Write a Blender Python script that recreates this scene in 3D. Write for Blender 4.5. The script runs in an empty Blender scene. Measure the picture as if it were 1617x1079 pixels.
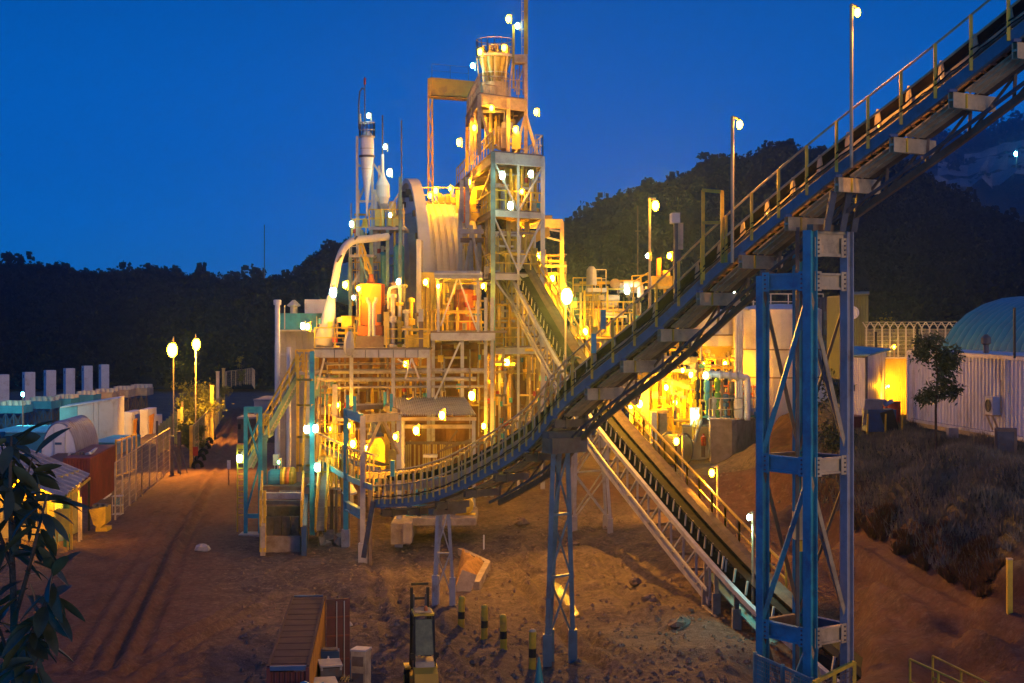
import bpy, math, random
import numpy as np
from mathutils import Vector, Matrix, noise
random.seed(7)
SC = bpy.context.scene
COL = SC.collection
R = math.radians
# ------------------------------------------------------------------ camera, sky, sun, exposure
K = 2400.0/1400.0          # depth units -> metres along the view
CAMZ = 15.0
cam_d = bpy.data.cameras.new('camera'); cam = bpy.data.objects.new('camera', cam_d); COL.objects.link(cam)
cam.location = (0, 0, CAMZ); cam.rotation_euler = (R(90), 0, 0)
cam_d.sensor_width = 36.0; cam_d.lens = 36.0*2400/1617
cam_d.shift_y = -(539.5-500)/1617; cam_d.clip_start = .5; cam_d.clip_end = 6000
SC.camera = cam
SC.render.engine = 'CYCLES'
SC.view_settings.view_transform = 'Standard'; SC.view_settings.look = 'None'
SC.view_settings.exposure = 0; SC.view_settings.gamma = 1; SC.view_settings.use_curve_mapping = False
cy = SC.cycles
cy.use_denoising = True
cy.max_bounces = 5; cy.diffuse_bounces = 2; cy.glossy_bounces = 2; cy.transmission_bounces = 2; cy.transparent_max_bounces = 6
cy.sample_clamp_indirect = 3.0; cy.sample_clamp_direct = 0.0
cy.use_light_tree = True
W = bpy.data.worlds.new('World'); SC.world = W; W.use_nodes = True
nt = W.node_tree; nt.nodes.clear()
wo = nt.nodes.new('ShaderNodeOutputWorld'); bg = nt.nodes.new('ShaderNodeBackground')
tc = nt.nodes.new('ShaderNodeTexCoord'); sx = nt.nodes.new('ShaderNodeSeparateXYZ'); rp = nt.nodes.new('ShaderNodeValToRGB')
nt.links.new(tc.outputs['Generated'], sx.inputs[0]); nt.links.new(sx.outputs['Z'], rp.inputs[0])
nt.links.new(rp.outputs[0], bg.inputs[0]); nt.links.new(bg.outputs[0], wo.inputs[0])
SKY = [(0.0, (.003, .19, .60)), (.06, (.0, .175, .66)), (.13, (.0, .14, .58)), (.22, (.0, .095, .42)), (1.0, (.0, .055, .27))]
e = rp.color_ramp.elements
while len(e) < len(SKY): e.new(.5)
for i, (p, c) in enumerate(SKY): e[i].position = p; e[i].color = c + (1,)
bg.inputs[1].default_value = 1.0
sun_d = bpy.data.lights.new('twilight', 'SUN'); sun = bpy.data.objects.new('twilight', sun_d); COL.objects.link(sun)
sun_d.energy = .85; sun_d.angle = R(24); sun_d.color = (1.0, .60, .27)
sun.rotation_euler = Vector((-.55, .81, -.125)).to_track_quat('-Z', 'Y').to_euler()
# ------------------------------------------------------------------ pixels of the survey photograph -> real points
def P(px, py, D): return Vector(((px-808.5)/1400*D, D*K, CAMZ-(py-500)/1400*D))
def wp(x, D, z): return Vector((x, D*K, z))
# ------------------------------------------------------------------ materials
M = {}
def mat(name, col, rough=.6, metal=0., var=.25, scale=3., bump=.0, wear=None, wear_amt=.5, spec=.4, coord='Object', fine=0., stretch=(1, 1, 1)):
    m = bpy.data.materials.new(name); m.use_nodes = True; n = m.node_tree; b = n.nodes['Principled BSDF']
    b.inputs['Roughness'].default_value = rough; b.inputs['Metallic'].default_value = metal
    b.inputs['Specular IOR Level'].default_value = spec if rough < .7 else .08
    g = n.nodes.new('ShaderNodeNewGeometry')
    mp = n.nodes.new('ShaderNodeMapping'); mp.inputs['Scale'].default_value = stretch
    n.links.new(g.outputs['Position'], mp.inputs[0])
    t = n.nodes.new('ShaderNodeTexNoise'); t.inputs['Scale'].default_value = scale; t.inputs['Detail'].default_value = 6; t.inputs['Roughness'].default_value = .65
    n.links.new(mp.outputs[0], t.inputs['Vector'])
    r = n.nodes.new('ShaderNodeValToRGB'); n.links.new(t.outputs['Fac'], r.inputs[0])
    d = tuple(max(0, c*(1-var)) for c in col); l = tuple(min(1, c*(1+var)) for c in col)
    r.color_ramp.elements[0].position = .3; r.color_ramp.elements[0].color = d+(1,)
    r.color_ramp.elements[1].position = .7; r.color_ramp.elements[1].color = l+(1,)
    out = r.outputs[0]
    if wear:
        t2 = n.nodes.new('ShaderNodeTexNoise'); t2.inputs['Scale'].default_value = scale*.55; t2.inputs['Detail'].default_value = 8; t2.inputs['Roughness'].default_value = .75
        n.links.new(mp.outputs[0], t2.inputs['Vector'])
        r2 = n.nodes.new('ShaderNodeValToRGB'); r2.color_ramp.elements[0].position = .62-.3*wear_amt; r2.color_ramp.elements[1].position = .72
        n.links.new(t2.outputs['Fac'], r2.inputs[0])
        mx = n.nodes.new('ShaderNodeMix'); mx.data_type = 'RGBA'
        n.links.new(r2.outputs[0], mx.inputs['Factor']); n.links.new(out, mx.inputs['A']); mx.inputs['B'].default_value = wear+(1,)
        out = mx.outputs['Result']
    n.links.new(out, b.inputs['Base Color'])
    if bump:
        t3 = n.nodes.new('ShaderNodeTexNoise'); t3.inputs['Scale'].default_value = scale*6; t3.inputs['Detail'].default_value = 5
        n.links.new(mp.outputs[0], t3.inputs['Vector'])
        bp = n.nodes.new('ShaderNodeBump'); bp.inputs['Strength'].default_value = bump; bp.inputs['Distance'].default_value = .08
        n.links.new(t3.outputs['Fac'], bp.inputs['Height']); n.links.new(bp.outputs[0], b.inputs['Normal'])
    M[name] = m; return m
def emit(name, col, s):
    m = bpy.data.materials.new(name); m.use_nodes = True; n = m.node_tree; b = n.nodes['Principled BSDF']
    b.inputs['Base Color'].default_value = (.8, .8, .8, 1); b.inputs['Emission Color'].default_value = col+(1,); b.inputs['Emission Strength'].default_value = s
    M[name] = m; return m
RUST = (.16, .075, .035); DUST = (.30, .17, .09)
mat('steel', (.46, .44, .38), .55, .1, .18, 1.2, wear=(.30, .22, .15), wear_amt=.35)
mat('steel_pale', (.56, .53, .44), .5, .1, .15, 1.0, wear=(.36, .27, .18), wear_amt=.3)  # blue kept low: sodium yellow is partly in this paint
mat('steel_dark', (.10, .10, .11), .6, .2, .3, 2.0, wear=RUST, wear_amt=.3)
mat('steel_brown', (.20, .145, .10), .65, .1, .3, 1.5, wear=RUST, wear_amt=.5)
mat('steel_beige_lit', (.60, .45, .24), .6, .0, .2, 1.5, wear=(.26, .17, .10), wear_amt=.45)  # beige also puts sodium and unseen lamp light into the steel
mat('steel_lilac', (.40, .39, .39), .5, .1, .2, 1.3, wear=(.24, .18, .14), wear_amt=.3)
mat('blue_steel', (.04, .34, .40), .45, .0, .25, 1.4, wear=(.05, .10, .18), wear_amt=.4)
mat('blue_slate', (.12, .21, .24), .5, .0, .25, 1.4, wear=(.12, .10, .09), wear_amt=.35)
mat('hoop_lit_gold', (.74, .54, .12), .5, .0, .15, 2)  # golden lamp light on the hoops put into their colour
mat('blue_dark', (.03, .09, .20), .5, .0, .25, 1.4, wear=(.08, .08, .09), wear_amt=.4)
mat('green_steel', (.16, .30, .27), .5, .0, .25, 1.6, wear=(.2, .17, .1), wear_amt=.4)
mat('yellow', (.74, .48, .035), .5, .0, .2, 1.8, wear=(.35, .2, .06), wear_amt=.4)
mat('yellow_crane', (.62, .36, .03), .5, .0, .15, 1.0, wear=(.3, .17, .05), wear_amt=.3)
mat('orange', (.62, .16, .03), .5, .0, .15, 1.0, wear=(.3, .1, .03), wear_amt=.3)
mat('red_drum', (.40, .04, .02), .5, .0, .25, 2)
mat('white_panel', (.70, .69, .68), .55, .0, .08, .8, wear=(.45, .36, .26), wear_amt=.25)
mat('white_clean', (.78, .78, .77), .5, .0, .06, .6, wear=(.6, .57, .52), wear_amt=.2)
mat('mill_paint', (.60, .56, .50), .5, .0, .1, .5, wear=(.5, .42, .34), wear_amt=.25)  # warm tint carries some sodium light in the base colour
mat('pipe_grey', (.40, .36, .33), .55, .1, .25, 2, wear=(.25, .16, .09), wear_amt=.5)
mat('tank_white', (.62, .58, .52), .55, .0, .12, .5, wear=(.42, .33, .24), wear_amt=.4)
mat('concrete', (.34, .28, .22), .85, .0, .25, 1.2, bump=.3, wear=(.2, .13, .08), wear_amt=.4)
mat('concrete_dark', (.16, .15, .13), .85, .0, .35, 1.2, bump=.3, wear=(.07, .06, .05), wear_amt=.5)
mat('concrete_pale', (.42, .38, .33), .85, .0, .2, 1.2, bump=.3)
mat('mill_wall', (.26, .135, .045), .85, .0, .4, .7, bump=.4, wear=(.10, .05, .025), wear_amt=.6, stretch=(1, 1, .35))  # brown holds the sodium light falling on the concrete
mat('clad_lit_yellow', (.55, .42, .11), .6, .0, .15, 1.0, wear=(.3, .2, .08), wear_amt=.3)  # yellow of the sodium light put into the cladding colour
mat('clad_grey', (.32, .31, .31), .6, .05, .15, 1.0)
mat('roof_grey', (.36, .36, .40), .5, .2, .2, 1.0, wear=(.24, .17, .12), wear_amt=.4, stretch=(1, 1, 1))
mat('roof_old', (.34, .32, .31), .6, .1, .3, 1.0, wear=(.22, .14, .09), wear_amt=.5)
mat('belt', (.016, .014, .014), .7, .0, .4, 2.0, wear=(.05, .035, .025), wear_amt=.4)
mat('belt_dusty', (.13, .085, .06), .8, .0, .35, 1.5)
mat('rubber', (.015, .015, .016), .8)
mat('black', (.012, .012, .013), .6)
mat('container_red', (.22, .045, .025), .6, .0, .25, 1.2, wear=(.12, .04, .03), wear_amt=.5)
mat('container_purple', (.055, .034, .052), .9, .0, .2, 1.0, wear=(.10, .05, .05), wear_amt=.4)
mat('container_maroon', (.13, .03, .03), .6, .0, .25, 1.2, wear=(.07, .03, .03), wear_amt=.4)
mat('container_inner', (.42, .19, .04), .7, .0, .2, 1.0)
mat('container_olive', (.15, .16, .07), .6, .0, .15, .8)
mat('container_navy', (.02, .035, .10), .6, .0, .2, 1.0)
mat('teal_sheet', (.02, .20, .32), .5, .0, .12, .8, wear=(.03, .13, .22), wear_amt=.3)
mat('aqua', (.20, .55, .62), .6, .0, .15, .8)
mat('turq', (.06, .30, .40), .5, .0, .2, 1.0)
mat('sheet_white', (.68, .65, .66), .5, .1, .15, 1.2, wear=(.36, .28, .22), wear_amt=.35, stretch=(1, 1, .3))
mat('green_paint', (.10, .28, .06), .5)
mat('green_lamp_cone', (.03, .26, .24), .5, .0, .15, 1.5)
mat('olive_glass', (.12, .13, .04), .25, .0, .4, 3, spec=.6)
mat('timber', (.34, .25, .16), .8, .0, .35, 3.0, bump=.3)
mat('earth_pile', (.34, .19, .07), .95, .0, .35, 2.5, bump=.8)
mat('rock', (.22, .16, .12), .9, .0, .35, 2.0, bump=.6)
mat('bark', (.10, .075, .05), .9, .0, .35, 6, bump=.5)
mat('leaf_dark', (.045, .060, .024), .45, .0, .5, 2.5, wear=(.08, .065, .03), wear_amt=.25)
mat('leaf_mid', (.055, .085, .03), .6, .0, .5, 3.0)
mat('leaf_lit_yellow', (.20, .20, .04), .7, .0, .5, 3.0)  # lamp-lit yellow of the bushes put into the leaf colour
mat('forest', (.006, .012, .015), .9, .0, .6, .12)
mat('grass_rust', (.16, .085, .035), .9, .0, .4, .8)
mat('grass_dry', (.22, .19, .125), .9, .0, .5, .7)
mat('sign_white', (.75, .73, .66), .5)
emit('sodium', (1.0, .41, .003), 1050.)
emit('sodium_dim', (1.0, .41, .003), 230.)
emit('sodium_mid', (1.0, .46, .006), 150.)
emit('sodium_big', (1.0, .47, .006), 150.)
emit('sodium_pole', (1.0, .47, .006), 150.)
emit('flood', (1.0, .50, .012), 300.)
emit('mercury', (.62, 1.0, .80), 38.)
emit('cyan_lamp', (.12, .85, 1.0), 160.)
emit('green_lamp', (.1, 1.0, .35), 25.)
# ------------------------------------------------------------------ mesh builder
WO = {}                                  # world offset of every thing (things are never rotated)
def off(o): return WO.get(o.name, Vector((0, 0, 0))) if o else Vector((0, 0, 0))
class MB:
    def __init__(s): s.v = []; s.f = []
    def add(s, vs, fs):
        n = len(s.v); s.v += [Vector(v) for v in vs]; s.f += [tuple(i+n for i in f) for f in fs]
    def box(s, c, sz, rot=None):
        hx, hy, hz = (a/2 for a in sz); m = rot or Matrix.Identity(3); c = Vector(c)
        vs = [c+m@Vector((x*hx, y*hy, z*hz)) for x in (-1, 1) for y in (-1, 1) for z in (-1, 1)]
        s.add(vs, [(0, 1, 3, 2), (4, 6, 7, 5), (0, 4, 5, 1), (2, 3, 7, 6), (0, 2, 6, 4), (1, 5, 7, 3)])
    def bar(s, p, q, w, h=None, up=None):
        p = Vector(p); q = Vector(q); h = h or w
        m = frame(p, q, up); s.box((p+q)/2, (w, h, (q-p).length), m)
    def tube(s, pts, r, n=8, cap=True):
        pts = [Vector(p) for p in pts]; rs = r if isinstance(r, (list, tuple)) else [r]*len(pts)
        rings = []; x = None
        for i, p in enumerate(pts):
            t = (pts[min(i+1, len(pts)-1)]-pts[max(i-1, 0)]).normalized()
            if x is None:
                x = t.orthogonal().normalized()
            x = (x-t*x.dot(t)).normalized(); y = t.cross(x)
            rings.append([p+(x*math.cos(a)+y*math.sin(a))*rs[i] for a in (2*math.pi*k/n for k in range(n))])
        s.add([v for r_ in rings for v in r_], [(i*n+k, i*n+(k+1) % n, (i+1)*n+(k+1) % n, (i+1)*n+k) for i in range(len(pts)-1) for k in range(n)])
        if cap:
            b = len(s.v)-n*len(pts)
            s.f.append(tuple(b+k for k in reversed(range(n)))); s.f.append(tuple(len(s.v)-n+k for k in range(n)))
    def lathe(s, prof, o, n=20, ax=None, a0=0., a1=2*math.pi):
        """prof: (radius, height) list, revolved about ax through o"""
        o = Vector(o); ax = Vector(ax or (0, 0, 1)).normalized()
        x = Vector((1, 0, 0)) if abs(ax.x) < .9 else Vector((0, 0, 1))
        x = (x-ax*x.dot(ax)).normalized(); y = ax.cross(x); full = abs(a1-a0-2*math.pi) < 1e-4; m = n if full else n+1
        vs = [o+ax*h+(x*math.cos(a0+(a1-a0)*k/n)+y*math.sin(a0+(a1-a0)*k/n))*r for r, h in prof for k in range(m)]
        fs = [(i*m+k, i*m+(k+1) % m, (i+1)*m+(k+1) % m, (i+1)*m+k) for i in range(len(prof)-1) for k in range(n)]
        s.add(vs, fs)
    def quad(s, a, b, c, d): s.add([a, b, c, d], [(0, 1, 2, 3)])
    def slab(s, poly, nrm):
        """polygon extruded by vector nrm"""
        poly = [Vector(p) for p in poly]; n = len(poly); nrm = Vector(nrm)
        s.add(poly+[p+nrm for p in poly], [tuple(range(n)), tuple(reversed(range(n, 2*n)))]+[(k, k+n, (k+1) % n+n, (k+1) % n) for k in range(n)])
    def sweep(s, path, prof, cross, up=Vector((0, 0, 1))):
        """closed profile of (cross, up) offsets carried along the points of path"""
        n = len(prof)
        vs = [p+cross*a+up*b for p in path for a, b in prof]
        fs = [(i*n+k, i*n+(k+1) % n, (i+1)*n+(k+1) % n, (i+1)*n+k) for i in range(len(path)-1) for k in range(n)]
        fs += [tuple(reversed(range(n))), tuple((len(path)-1)*n+k for k in range(n))]
        s.add(vs, fs)
    def mesh(s, name, m, o=Vector((0, 0, 0)), smooth=False):
        me = bpy.data.meshes.new(name); me.from_pydata([tuple(v-o) for v in s.v], [], s.f); me.validate()
        if m: me.materials.append(M[m])
        if smooth:
            me.polygons.foreach_set('use_smooth', [True]*len(me.polygons))
        me.update(); return me
    def build(s, name, m, parent=None, smooth=False, loc=None, kind=None):
        o0 = off(parent); l = Vector(loc) if loc is not None else o0
        ob = bpy.data.objects.new(name, s.mesh(name, m, l, smooth)); COL.objects.link(ob)
        ob.parent = parent; ob.location = l-o0; WO[ob.name] = l
        if kind: ob['kind'] = kind
        return ob
def frame(p, q, up=None):
    z = (q-p).normalized(); u = Vector(up) if up is not None else (Vector((0, 0, 1)) if abs(z.z) < .9 else Vector((0, 1, 0)))
    x = u.cross(z)
    if x.length < 1e-4: x = Vector((1, 0, 0)).cross(z)
    x.normalize(); y = z.cross(x); return Matrix((x, y, z)).transposed()
def tag(o, label, cat, group=None, kind=None):
    o['label'] = label; o['category'] = cat
    if group: o['group'] = group
    if kind: o['kind'] = kind
    return o
def thing(name, label, cat, loc=(0, 0, 0), group=None):
    o = bpy.data.objects.new(name, None); COL.objects.link(o); o.location = loc; o.empty_display_size = .3
    WO[o.name] = Vector(loc); return tag(o, label, cat, group)
_unit = {}
def unit(kind, m):
    if (kind, m) in _unit: return _unit[(kind, m)]
    b = MB()
    if kind == 'box': b.box((0, 0, 0), (1, 1, 1))
    elif kind == 'tube': b.lathe([(0, -.5), (.5, -.5), (.5, .5), (0, .5)], (0, 0, 0), 10)
    elif kind == 'ibeam':
        b.box((0, -.44, 0), (1, .12, 1)); b.box((0, .44, 0), (1, .12, 1)); b.box((0, 0, 0), (.14, .76, 1))
    elif kind == 'ibeamx':
        b.box((-.44, 0, 0), (.12, 1, 1)); b.box((.44, 0, 0), (.12, 1, 1)); b.box((0, 0, 0), (.76, .14, 1))
    _unit[(kind, m)] = b.mesh(kind+'_section', m); return _unit[(kind, m)]
def seg(par, name, p, q, w, h=None, m='steel', kind='box', up=None):
    p = Vector(p); q = Vector(q); h = h or w; L = (q-p).length
    ob = bpy.data.objects.new(name, unit(kind, m)); COL.objects.link(ob); ob.parent = par
    mt = frame(p, q, up).to_4x4(); mt.translation = (p+q)/2-off(par)
    ob.matrix_local = mt @ Matrix.Diagonal((w, h, L, 1)); return ob
def blk(par, name, px0, py0, px1, py1, D, dep, m='steel', kind='box'):
    """box whose front face covers a photo rectangle at depth D, dep metres deep"""
    a = P(px0, py1, D); b = P(px1, py0, D)
    c = Vector(((a.x+b.x)/2, a.y+dep/2, (a.z+b.z)/2))
    ob = bpy.data.objects.new(name, unit(kind, m)); COL.objects.link(ob); ob.parent = par
    ob.matrix_local = Matrix.Translation(c-off(par)) @ Matrix.Diagonal((abs(b.x-a.x), dep, abs(b.z-a.z), 1)); return ob
def inst(par, name, me, loc, rot=None, sc=(1, 1, 1)):
    ob = bpy.data.objects.new(name, me); COL.objects.link(ob); ob.parent = par
    mt = (rot or Matrix.Identity(3)).to_4x4(); mt.translation = Vector(loc)-off(par)
    ob.matrix_local = mt @ Matrix.Diagonal((*sc, 1)); return ob
def smooth_path(pts, n=8):
    pts = [Vector(p) for p in pts]; out = []
    for i in range(len(pts)-1):
        a = pts[max(i-1, 0)]; b = pts[i]; c = pts[i+1]; d = pts[min(i+2, len(pts)-1)]
        for k in range(n):
            t = k/n; out.append(.5*((2*b)+(c-a)*t+(2*a-5*b+4*c-d)*t*t+(3*b-a-3*c+d)*t**3))
    out.append(pts[-1]); return out
class Path:
    def __init__(s, pts):
        s.p = pts; s.s = [0.]
        for a, b in zip(pts, pts[1:]): s.s.append(s.s[-1]+(b-a).length)
        s.L = s.s[-1]
    def at(s, t):
        t = min(max(t, 0), s.L-1e-6); i = int(np.searchsorted(s.s, t, side='right'))-1
        f = (t-s.s[i])/(s.s[i+1]-s.s[i]); return s.p[i].lerp(s.p[i+1], f)
    def tan(s, t): return (s.at(t+.2)-s.at(t-.2)).normalized()
def handrail(par, pts, h=1.3, step=1.6, m='yellow', r=.05, name='handrail', mid=True):
    """posts, top and middle rail of one railing, joined"""
    b = MB(); pts = [Vector(p) for p in pts]
    for a, c in zip(pts, pts[1:]):
        n = max(1, round((c-a).length/step))
        for k in range(n+1):
            p = a.lerp(c, k/n); b.bar(p, p+Vector((0, 0, h)), 2*r)
        b.bar(a+Vector((0, 0, h)), c+Vector((0, 0, h)), 2*r)
        if mid: b.bar(a+Vector((0, 0, h*.5)), c+Vector((0, 0, h*.5)), 1.6*r)
    return b.build(name, m, par)
def stairs(par, p, q, wdir, width, n, m_str='green_steel', m_tread='steel', rail='yellow'):
    p = Vector(p); q = Vector(q); w = Vector(wdir).normalized()*width
    for o in (Vector((0, 0, 0)), w):
        seg(par, 'stringer', p+o, q+o, .12, .42, m_str)
        if rail: handrail(par, [p+o, q+o], 1.5, 1.6, rail)
    for k in range(n):
        a = p.lerp(q, (k+.5)/n); seg(par, 'tread', a+w*.04, a+w*.96, .06, .3, m_tread)
def corr_sheet(name, par, o, u, v, n, amp, m, loc=None, thick=.04):
    """ribbed sheet: n trapezoid ribs across u, running along v; ribs stand out along u x v"""
    o = Vector(o); u = Vector(u); v = Vector(v); w = u.cross(v).normalized(); b = MB(); vs = []
    for k in range(n):
        for t, h in ((.0, 0), (.35, 0), (.5, amp), (.85, amp)): vs.append(o+u*((k+t)/n)+w*h)
    vs.append(o+u)
    N = len(vs); b.add(vs+[x+v for x in vs], [(i, i+1, i+1+N, i+N) for i in range(N-1)])
    return b.build(name, m, par, loc=loc)
# ------------------------------------------------------------------ ground
_cp = []
def cpx(px, py, z): D = 1400*(CAMZ-z)/(py-500); _cp.append(((px-808.5)/1400*D, D, z))
for a in [(0, 1079, 0), (100, 900, 0), (200, 860, 0), (300, 745, 0), (345, 690, 0), (380, 630, 0), (150, 760, 0), (60, 700, 0), (20, 650, 0), (300, 660, 0),
          (450, 900, -.1), (430, 1079, -.6), (640, 1079, -.6), (300, 1000, -.1), (380, 830, 0), (480, 850, 0),
          (570, 885, 0), (620, 840, .3), (740, 830, .3), (700, 960, .1), (620, 960, -.2), (830, 820, .5), (760, 900, -.1), (880, 1060, -1), (760, 1000, -.6), (880, 930, -.3), (940, 860, .3),
          (960, 930, -.2), (1000, 1000, -.6), (1110, 1035, -.2), (1050, 950, 0), (930, 800, .7), (1000, 740, .8), (1100, 735, .8), (1150, 760, .9), (1190, 715, 1.7), (1215, 665, 3.3),
          (1190, 820, .9), (1250, 770, 1.5), (1120, 850, .4), (1200, 1000, -.3), (1230, 1079, -.8), (1330, 1075, -.4), (1330, 1000, .2), (1300, 900, .9),
          (1400, 1010, 1.5), (1370, 862, 3), (1400, 872, 3.0), (1400, 930, 2.4), (1450, 930, 2.7), (1500, 960, 2.6), (1560, 1000, 2.6), (1290, 840, 2.0), (1330, 940, 1.3), (1400, 800, 4.7), (1500, 832, 5.0), (1345, 850, 3), (1450, 890, 3), (1530, 920, 3), (1617, 965, 3.2), (1500, 1010, 1.8), (1617, 1079, 2.0), (1500, 1079, 1.0)]: cpx(*a)
# bank: red cut, then the grassed shelf the white containers stand on
for a in [(1355, 790, 4.6), (1450, 815, 4.9), (1540, 850, 5.0), (1617, 880, 5.2), (1360, 735, 5.9), (1450, 750, 6.3), (1540, 775, 6.5), (1617, 800, 6.6),
          (1360, 690, 6.9), (1440, 690, 7.2), (1530, 715, 7.35), (1617, 735, 7.4), (1300, 690, 6.0), (1270, 640, 6.6), (1250, 700, 4.3)]: cpx(*a)
for a in [(28, 64, 7.7), (31, 53, 7.7), (36, 56, 7.7), (26, 75, 7.7), (36, 75, 7.7), (46, 60, 7.7), (30, 95, 7.7), (27, 85, 5.5), (15, 100, 2.5), (28, 125, 7.7), (45, 100, 7.7), (24, 66, 7.5),
          (12, 20, -1), (30, 18, 1.5), (22, 26, 1.2), (0, 20, -1), (-15, 20, -.5), (-10, 12, 0), (10, 12, -1), (-30, 40, 0), (-45, 80, 0), (-50, 120, 0), (0, 120, 1), (-20, 140, 0), (-12, 80, 0), (0, 90, .8),
          (-25, 100, 0), (38, 34, 5.4), (44, 40, 7.2), (40, 24, 4.5)]: _cp.append(a)
_CP = np.array(_cp)
def gz_np(x, d):
    x = np.asarray(x, float); d = np.asarray(d, float); num = np.zeros_like(x); den = np.zeros_like(x)
    for cx, cd, cz in _CP:
        dx = x-cx; dd = (d-cd)*.9
        if abs(cx) < 25 or cz < 4: pass
        w = 1/(dx*dx+dd*dd+.25)**1.9
        num += w*cz; den += w
    return num/den
def gz(x, d): return float(gz_np(np.array([x]), np.array([d]))[0])
def G(px, py):
    """ground point seen at a photo pixel -> (x, depth, z)"""
    D = 1400*CAMZ/(py-500)
    for _ in range(40):
        z = gz((px-808.5)/1400*D, D); D = .5*D+.5*1400*(CAMZ-z)/(py-500)
    return (px-808.5)/1400*D, D, z
def GP(px, py): x, D, z = G(px, py); return wp(x, D, z)
def GD(px, D): return wp((px-808.5)/1400*D, D, gz((px-808.5)/1400*D, D))
def seg_dist(X, D, pts):
    best = np.full(X.shape, 1e9)
    for (ax, ad), (bx, bd) in zip(pts, pts[1:]):
        vx, vd = bx-ax, (bd-ad)*K; L2 = vx*vx+vd*vd+1e-9
        t = np.clip(((X-ax)*vx+(D-ad)*K*vd)/L2, 0, 1)
        best = np.minimum(best, np.hypot(X-ax-t*vx, (D-ad)*K-t*vd))
    return best
def track(pxs): return [G(a, b)[:2] for a, b in pxs]
xs = np.arange(-46, 52.01, .28); ds = np.concatenate([np.arange(9, 70, .16), np.arange(70, 145, .4)])
GX, GDp = np.meshgrid(xs, ds); GZ = gz_np(GX, GDp)
nz = np.empty(GX.size); nf = np.empty(GX.size)
for i, (x, d) in enumerate(zip(GX.ravel(), GDp.ravel())):
    nz[i] = noise.fractal(Vector((x*.28, d*K*.28, 0)), 1.0, 2.1, 4); nf[i] = noise.noise(Vector((x*1.9, d*K*1.5, 3.)))
nz = nz.reshape(GX.shape); nf = nf.reshape(GX.shape)
road = np.zeros_like(GX)
left_road = [(130, 1079), (200, 920), (290, 800), (345, 720), (372, 660), (392, 615)]
right_road = [(1640, 1050), (1450, 960), (1340, 895), (1240, 820), (1150, 775), (1000, 760)]
for t, w in ((track(left_road), 4.5), (track(right_road), 5.5)):
    road = np.maximum(road, np.clip(1.6-seg_dist(GX, GDp, t)/w, 0, 1))
bank = np.clip((GZ-3.15)/.6, 0, 1)*np.clip((GX-14)/5, 0, 1)
amp = (.20*(1-road)+.05)*(1-.65*np.clip((GX-11)/4, 0, 1)*np.clip((60-GDp)/10, 0, 1))*(1+.5*bank*np.clip((7.2-GZ)/1.5, 0, 1))
GZ = GZ+nz*amp+nf*.045*(1-.6*road)
rut = np.zeros_like(GX)
for t in [[(640, 880), (650, 960), (690, 1010), (770, 1079)], [(600, 880), (612, 960), (640, 1020), (700, 1079)],
          [(930, 800), (870, 850), (820, 900), (880, 980), (1000, 1060)], [(960, 810), (900, 850), (850, 880), (800, 850)],
          [(950, 860), (1010, 900), (1090, 940)], [(930, 880), (1000, 940), (1095, 985)], [(720, 860), (800, 880), (845, 940), (930, 1030)],
          [(1617, 1000), (1480, 940), (1360, 890)], [(1617, 1050), (1460, 980), (1350, 925), (1230, 850)], [(120, 1060), (240, 860), (330, 720), (380, 640)],
          [(190, 1060), (280, 860), (350, 720), (388, 640)], [(150, 1060), (255, 860), (338, 720)], [(430, 940), (300, 1010), (200, 1079)], [(700, 1000), (560, 960), (440, 900)]]:
    tr = track(t)
    for o in (-.55, .55):
        t2 = [(a+o, b) for a, b in tr]; dd = seg_dist(GX, GDp, t2)
        rut += -.17*np.exp(-(dd/.24)**2)+.09*np.exp(-((dd-.5)/.22)**2)
GZ += rut*(.65+.35*np.clip(nz*2+.5, 0, 1))
# spoil heaps, berms and loose ground where the photo shows them
for px, py, r, h in [(610, 925, 2.2, .9), (640, 905, 1.6, .6), (1060, 985, .9, .7), (960, 855, 1.2, .45), (830, 830, 1.0, .4), (905, 880, 1.3, .4), (660, 930, 1.3, .5), (1150, 1060, 1.3, .6), (1020, 960, 1.0, .4),
                     (420, 915, 1.6, .35), (520, 880, 1.2, .3), (590, 860, 1.2, .5), (940, 925, 1.0, .35), (985, 885, .9, .35), (700, 875, 1.0, .3)]:
    x, D, z = G(px, py); q = ((GX-x)**2+((GDp-D)*K)**2)/r**2
    GZ += .55*h*np.exp(-q*1.4)*(1+.5*nf)
pud = track([(850, 905), (872, 918), (892, 940), (910, 968)])
dd = seg_dist(GX, GDp, pud); GZ -= .30*np.exp(-(dd/.75)**2)
me = bpy.data.meshes.new('ground'); ny, nx = GX.shape
V = np.stack([GX.ravel(), (GDp*K).ravel(), GZ.ravel()], 1)
ii = (np.arange(ny-1)[:, None]*nx+np.arange(nx-1)[None, :]).ravel()
F = np.stack([ii, ii+1, ii+1+nx, ii+nx], 1)
me.from_pydata(V.tolist(), [], F.tolist())
at = me.attributes.new('kind_of_soil', 'FLOAT_COLOR', 'POINT')
grassy = np.clip((GZ-4.5+nz*1.0)/1.0, 0, 1)*np.clip((GX-17)/3, 0, 1)*np.clip((GX/GDp*1400+808.5-1275)/30, 0, 1)
buf = np.stack([road.ravel(), grassy.ravel(), np.clip(bank*(1-grassy), 0, 1).ravel(), np.ones(GX.size)], 1)
at.data.foreach_set('color', buf.ravel().astype(np.float32))
me.polygons.foreach_set('use_smooth', [True]*len(me.polygons))
ground = bpy.data.objects.new('ground', me); COL.objects.link(ground); ground['kind'] = 'structure'
m = bpy.data.materials.new('soil'); m.use_nodes = True; n = m.node_tree; b = n.nodes['Principled BSDF']; b.inputs['Roughness'].default_value = .85
b.inputs['Specular IOR Level'].default_value = .04
g = n.nodes.new('ShaderNodeNewGeometry')
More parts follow.
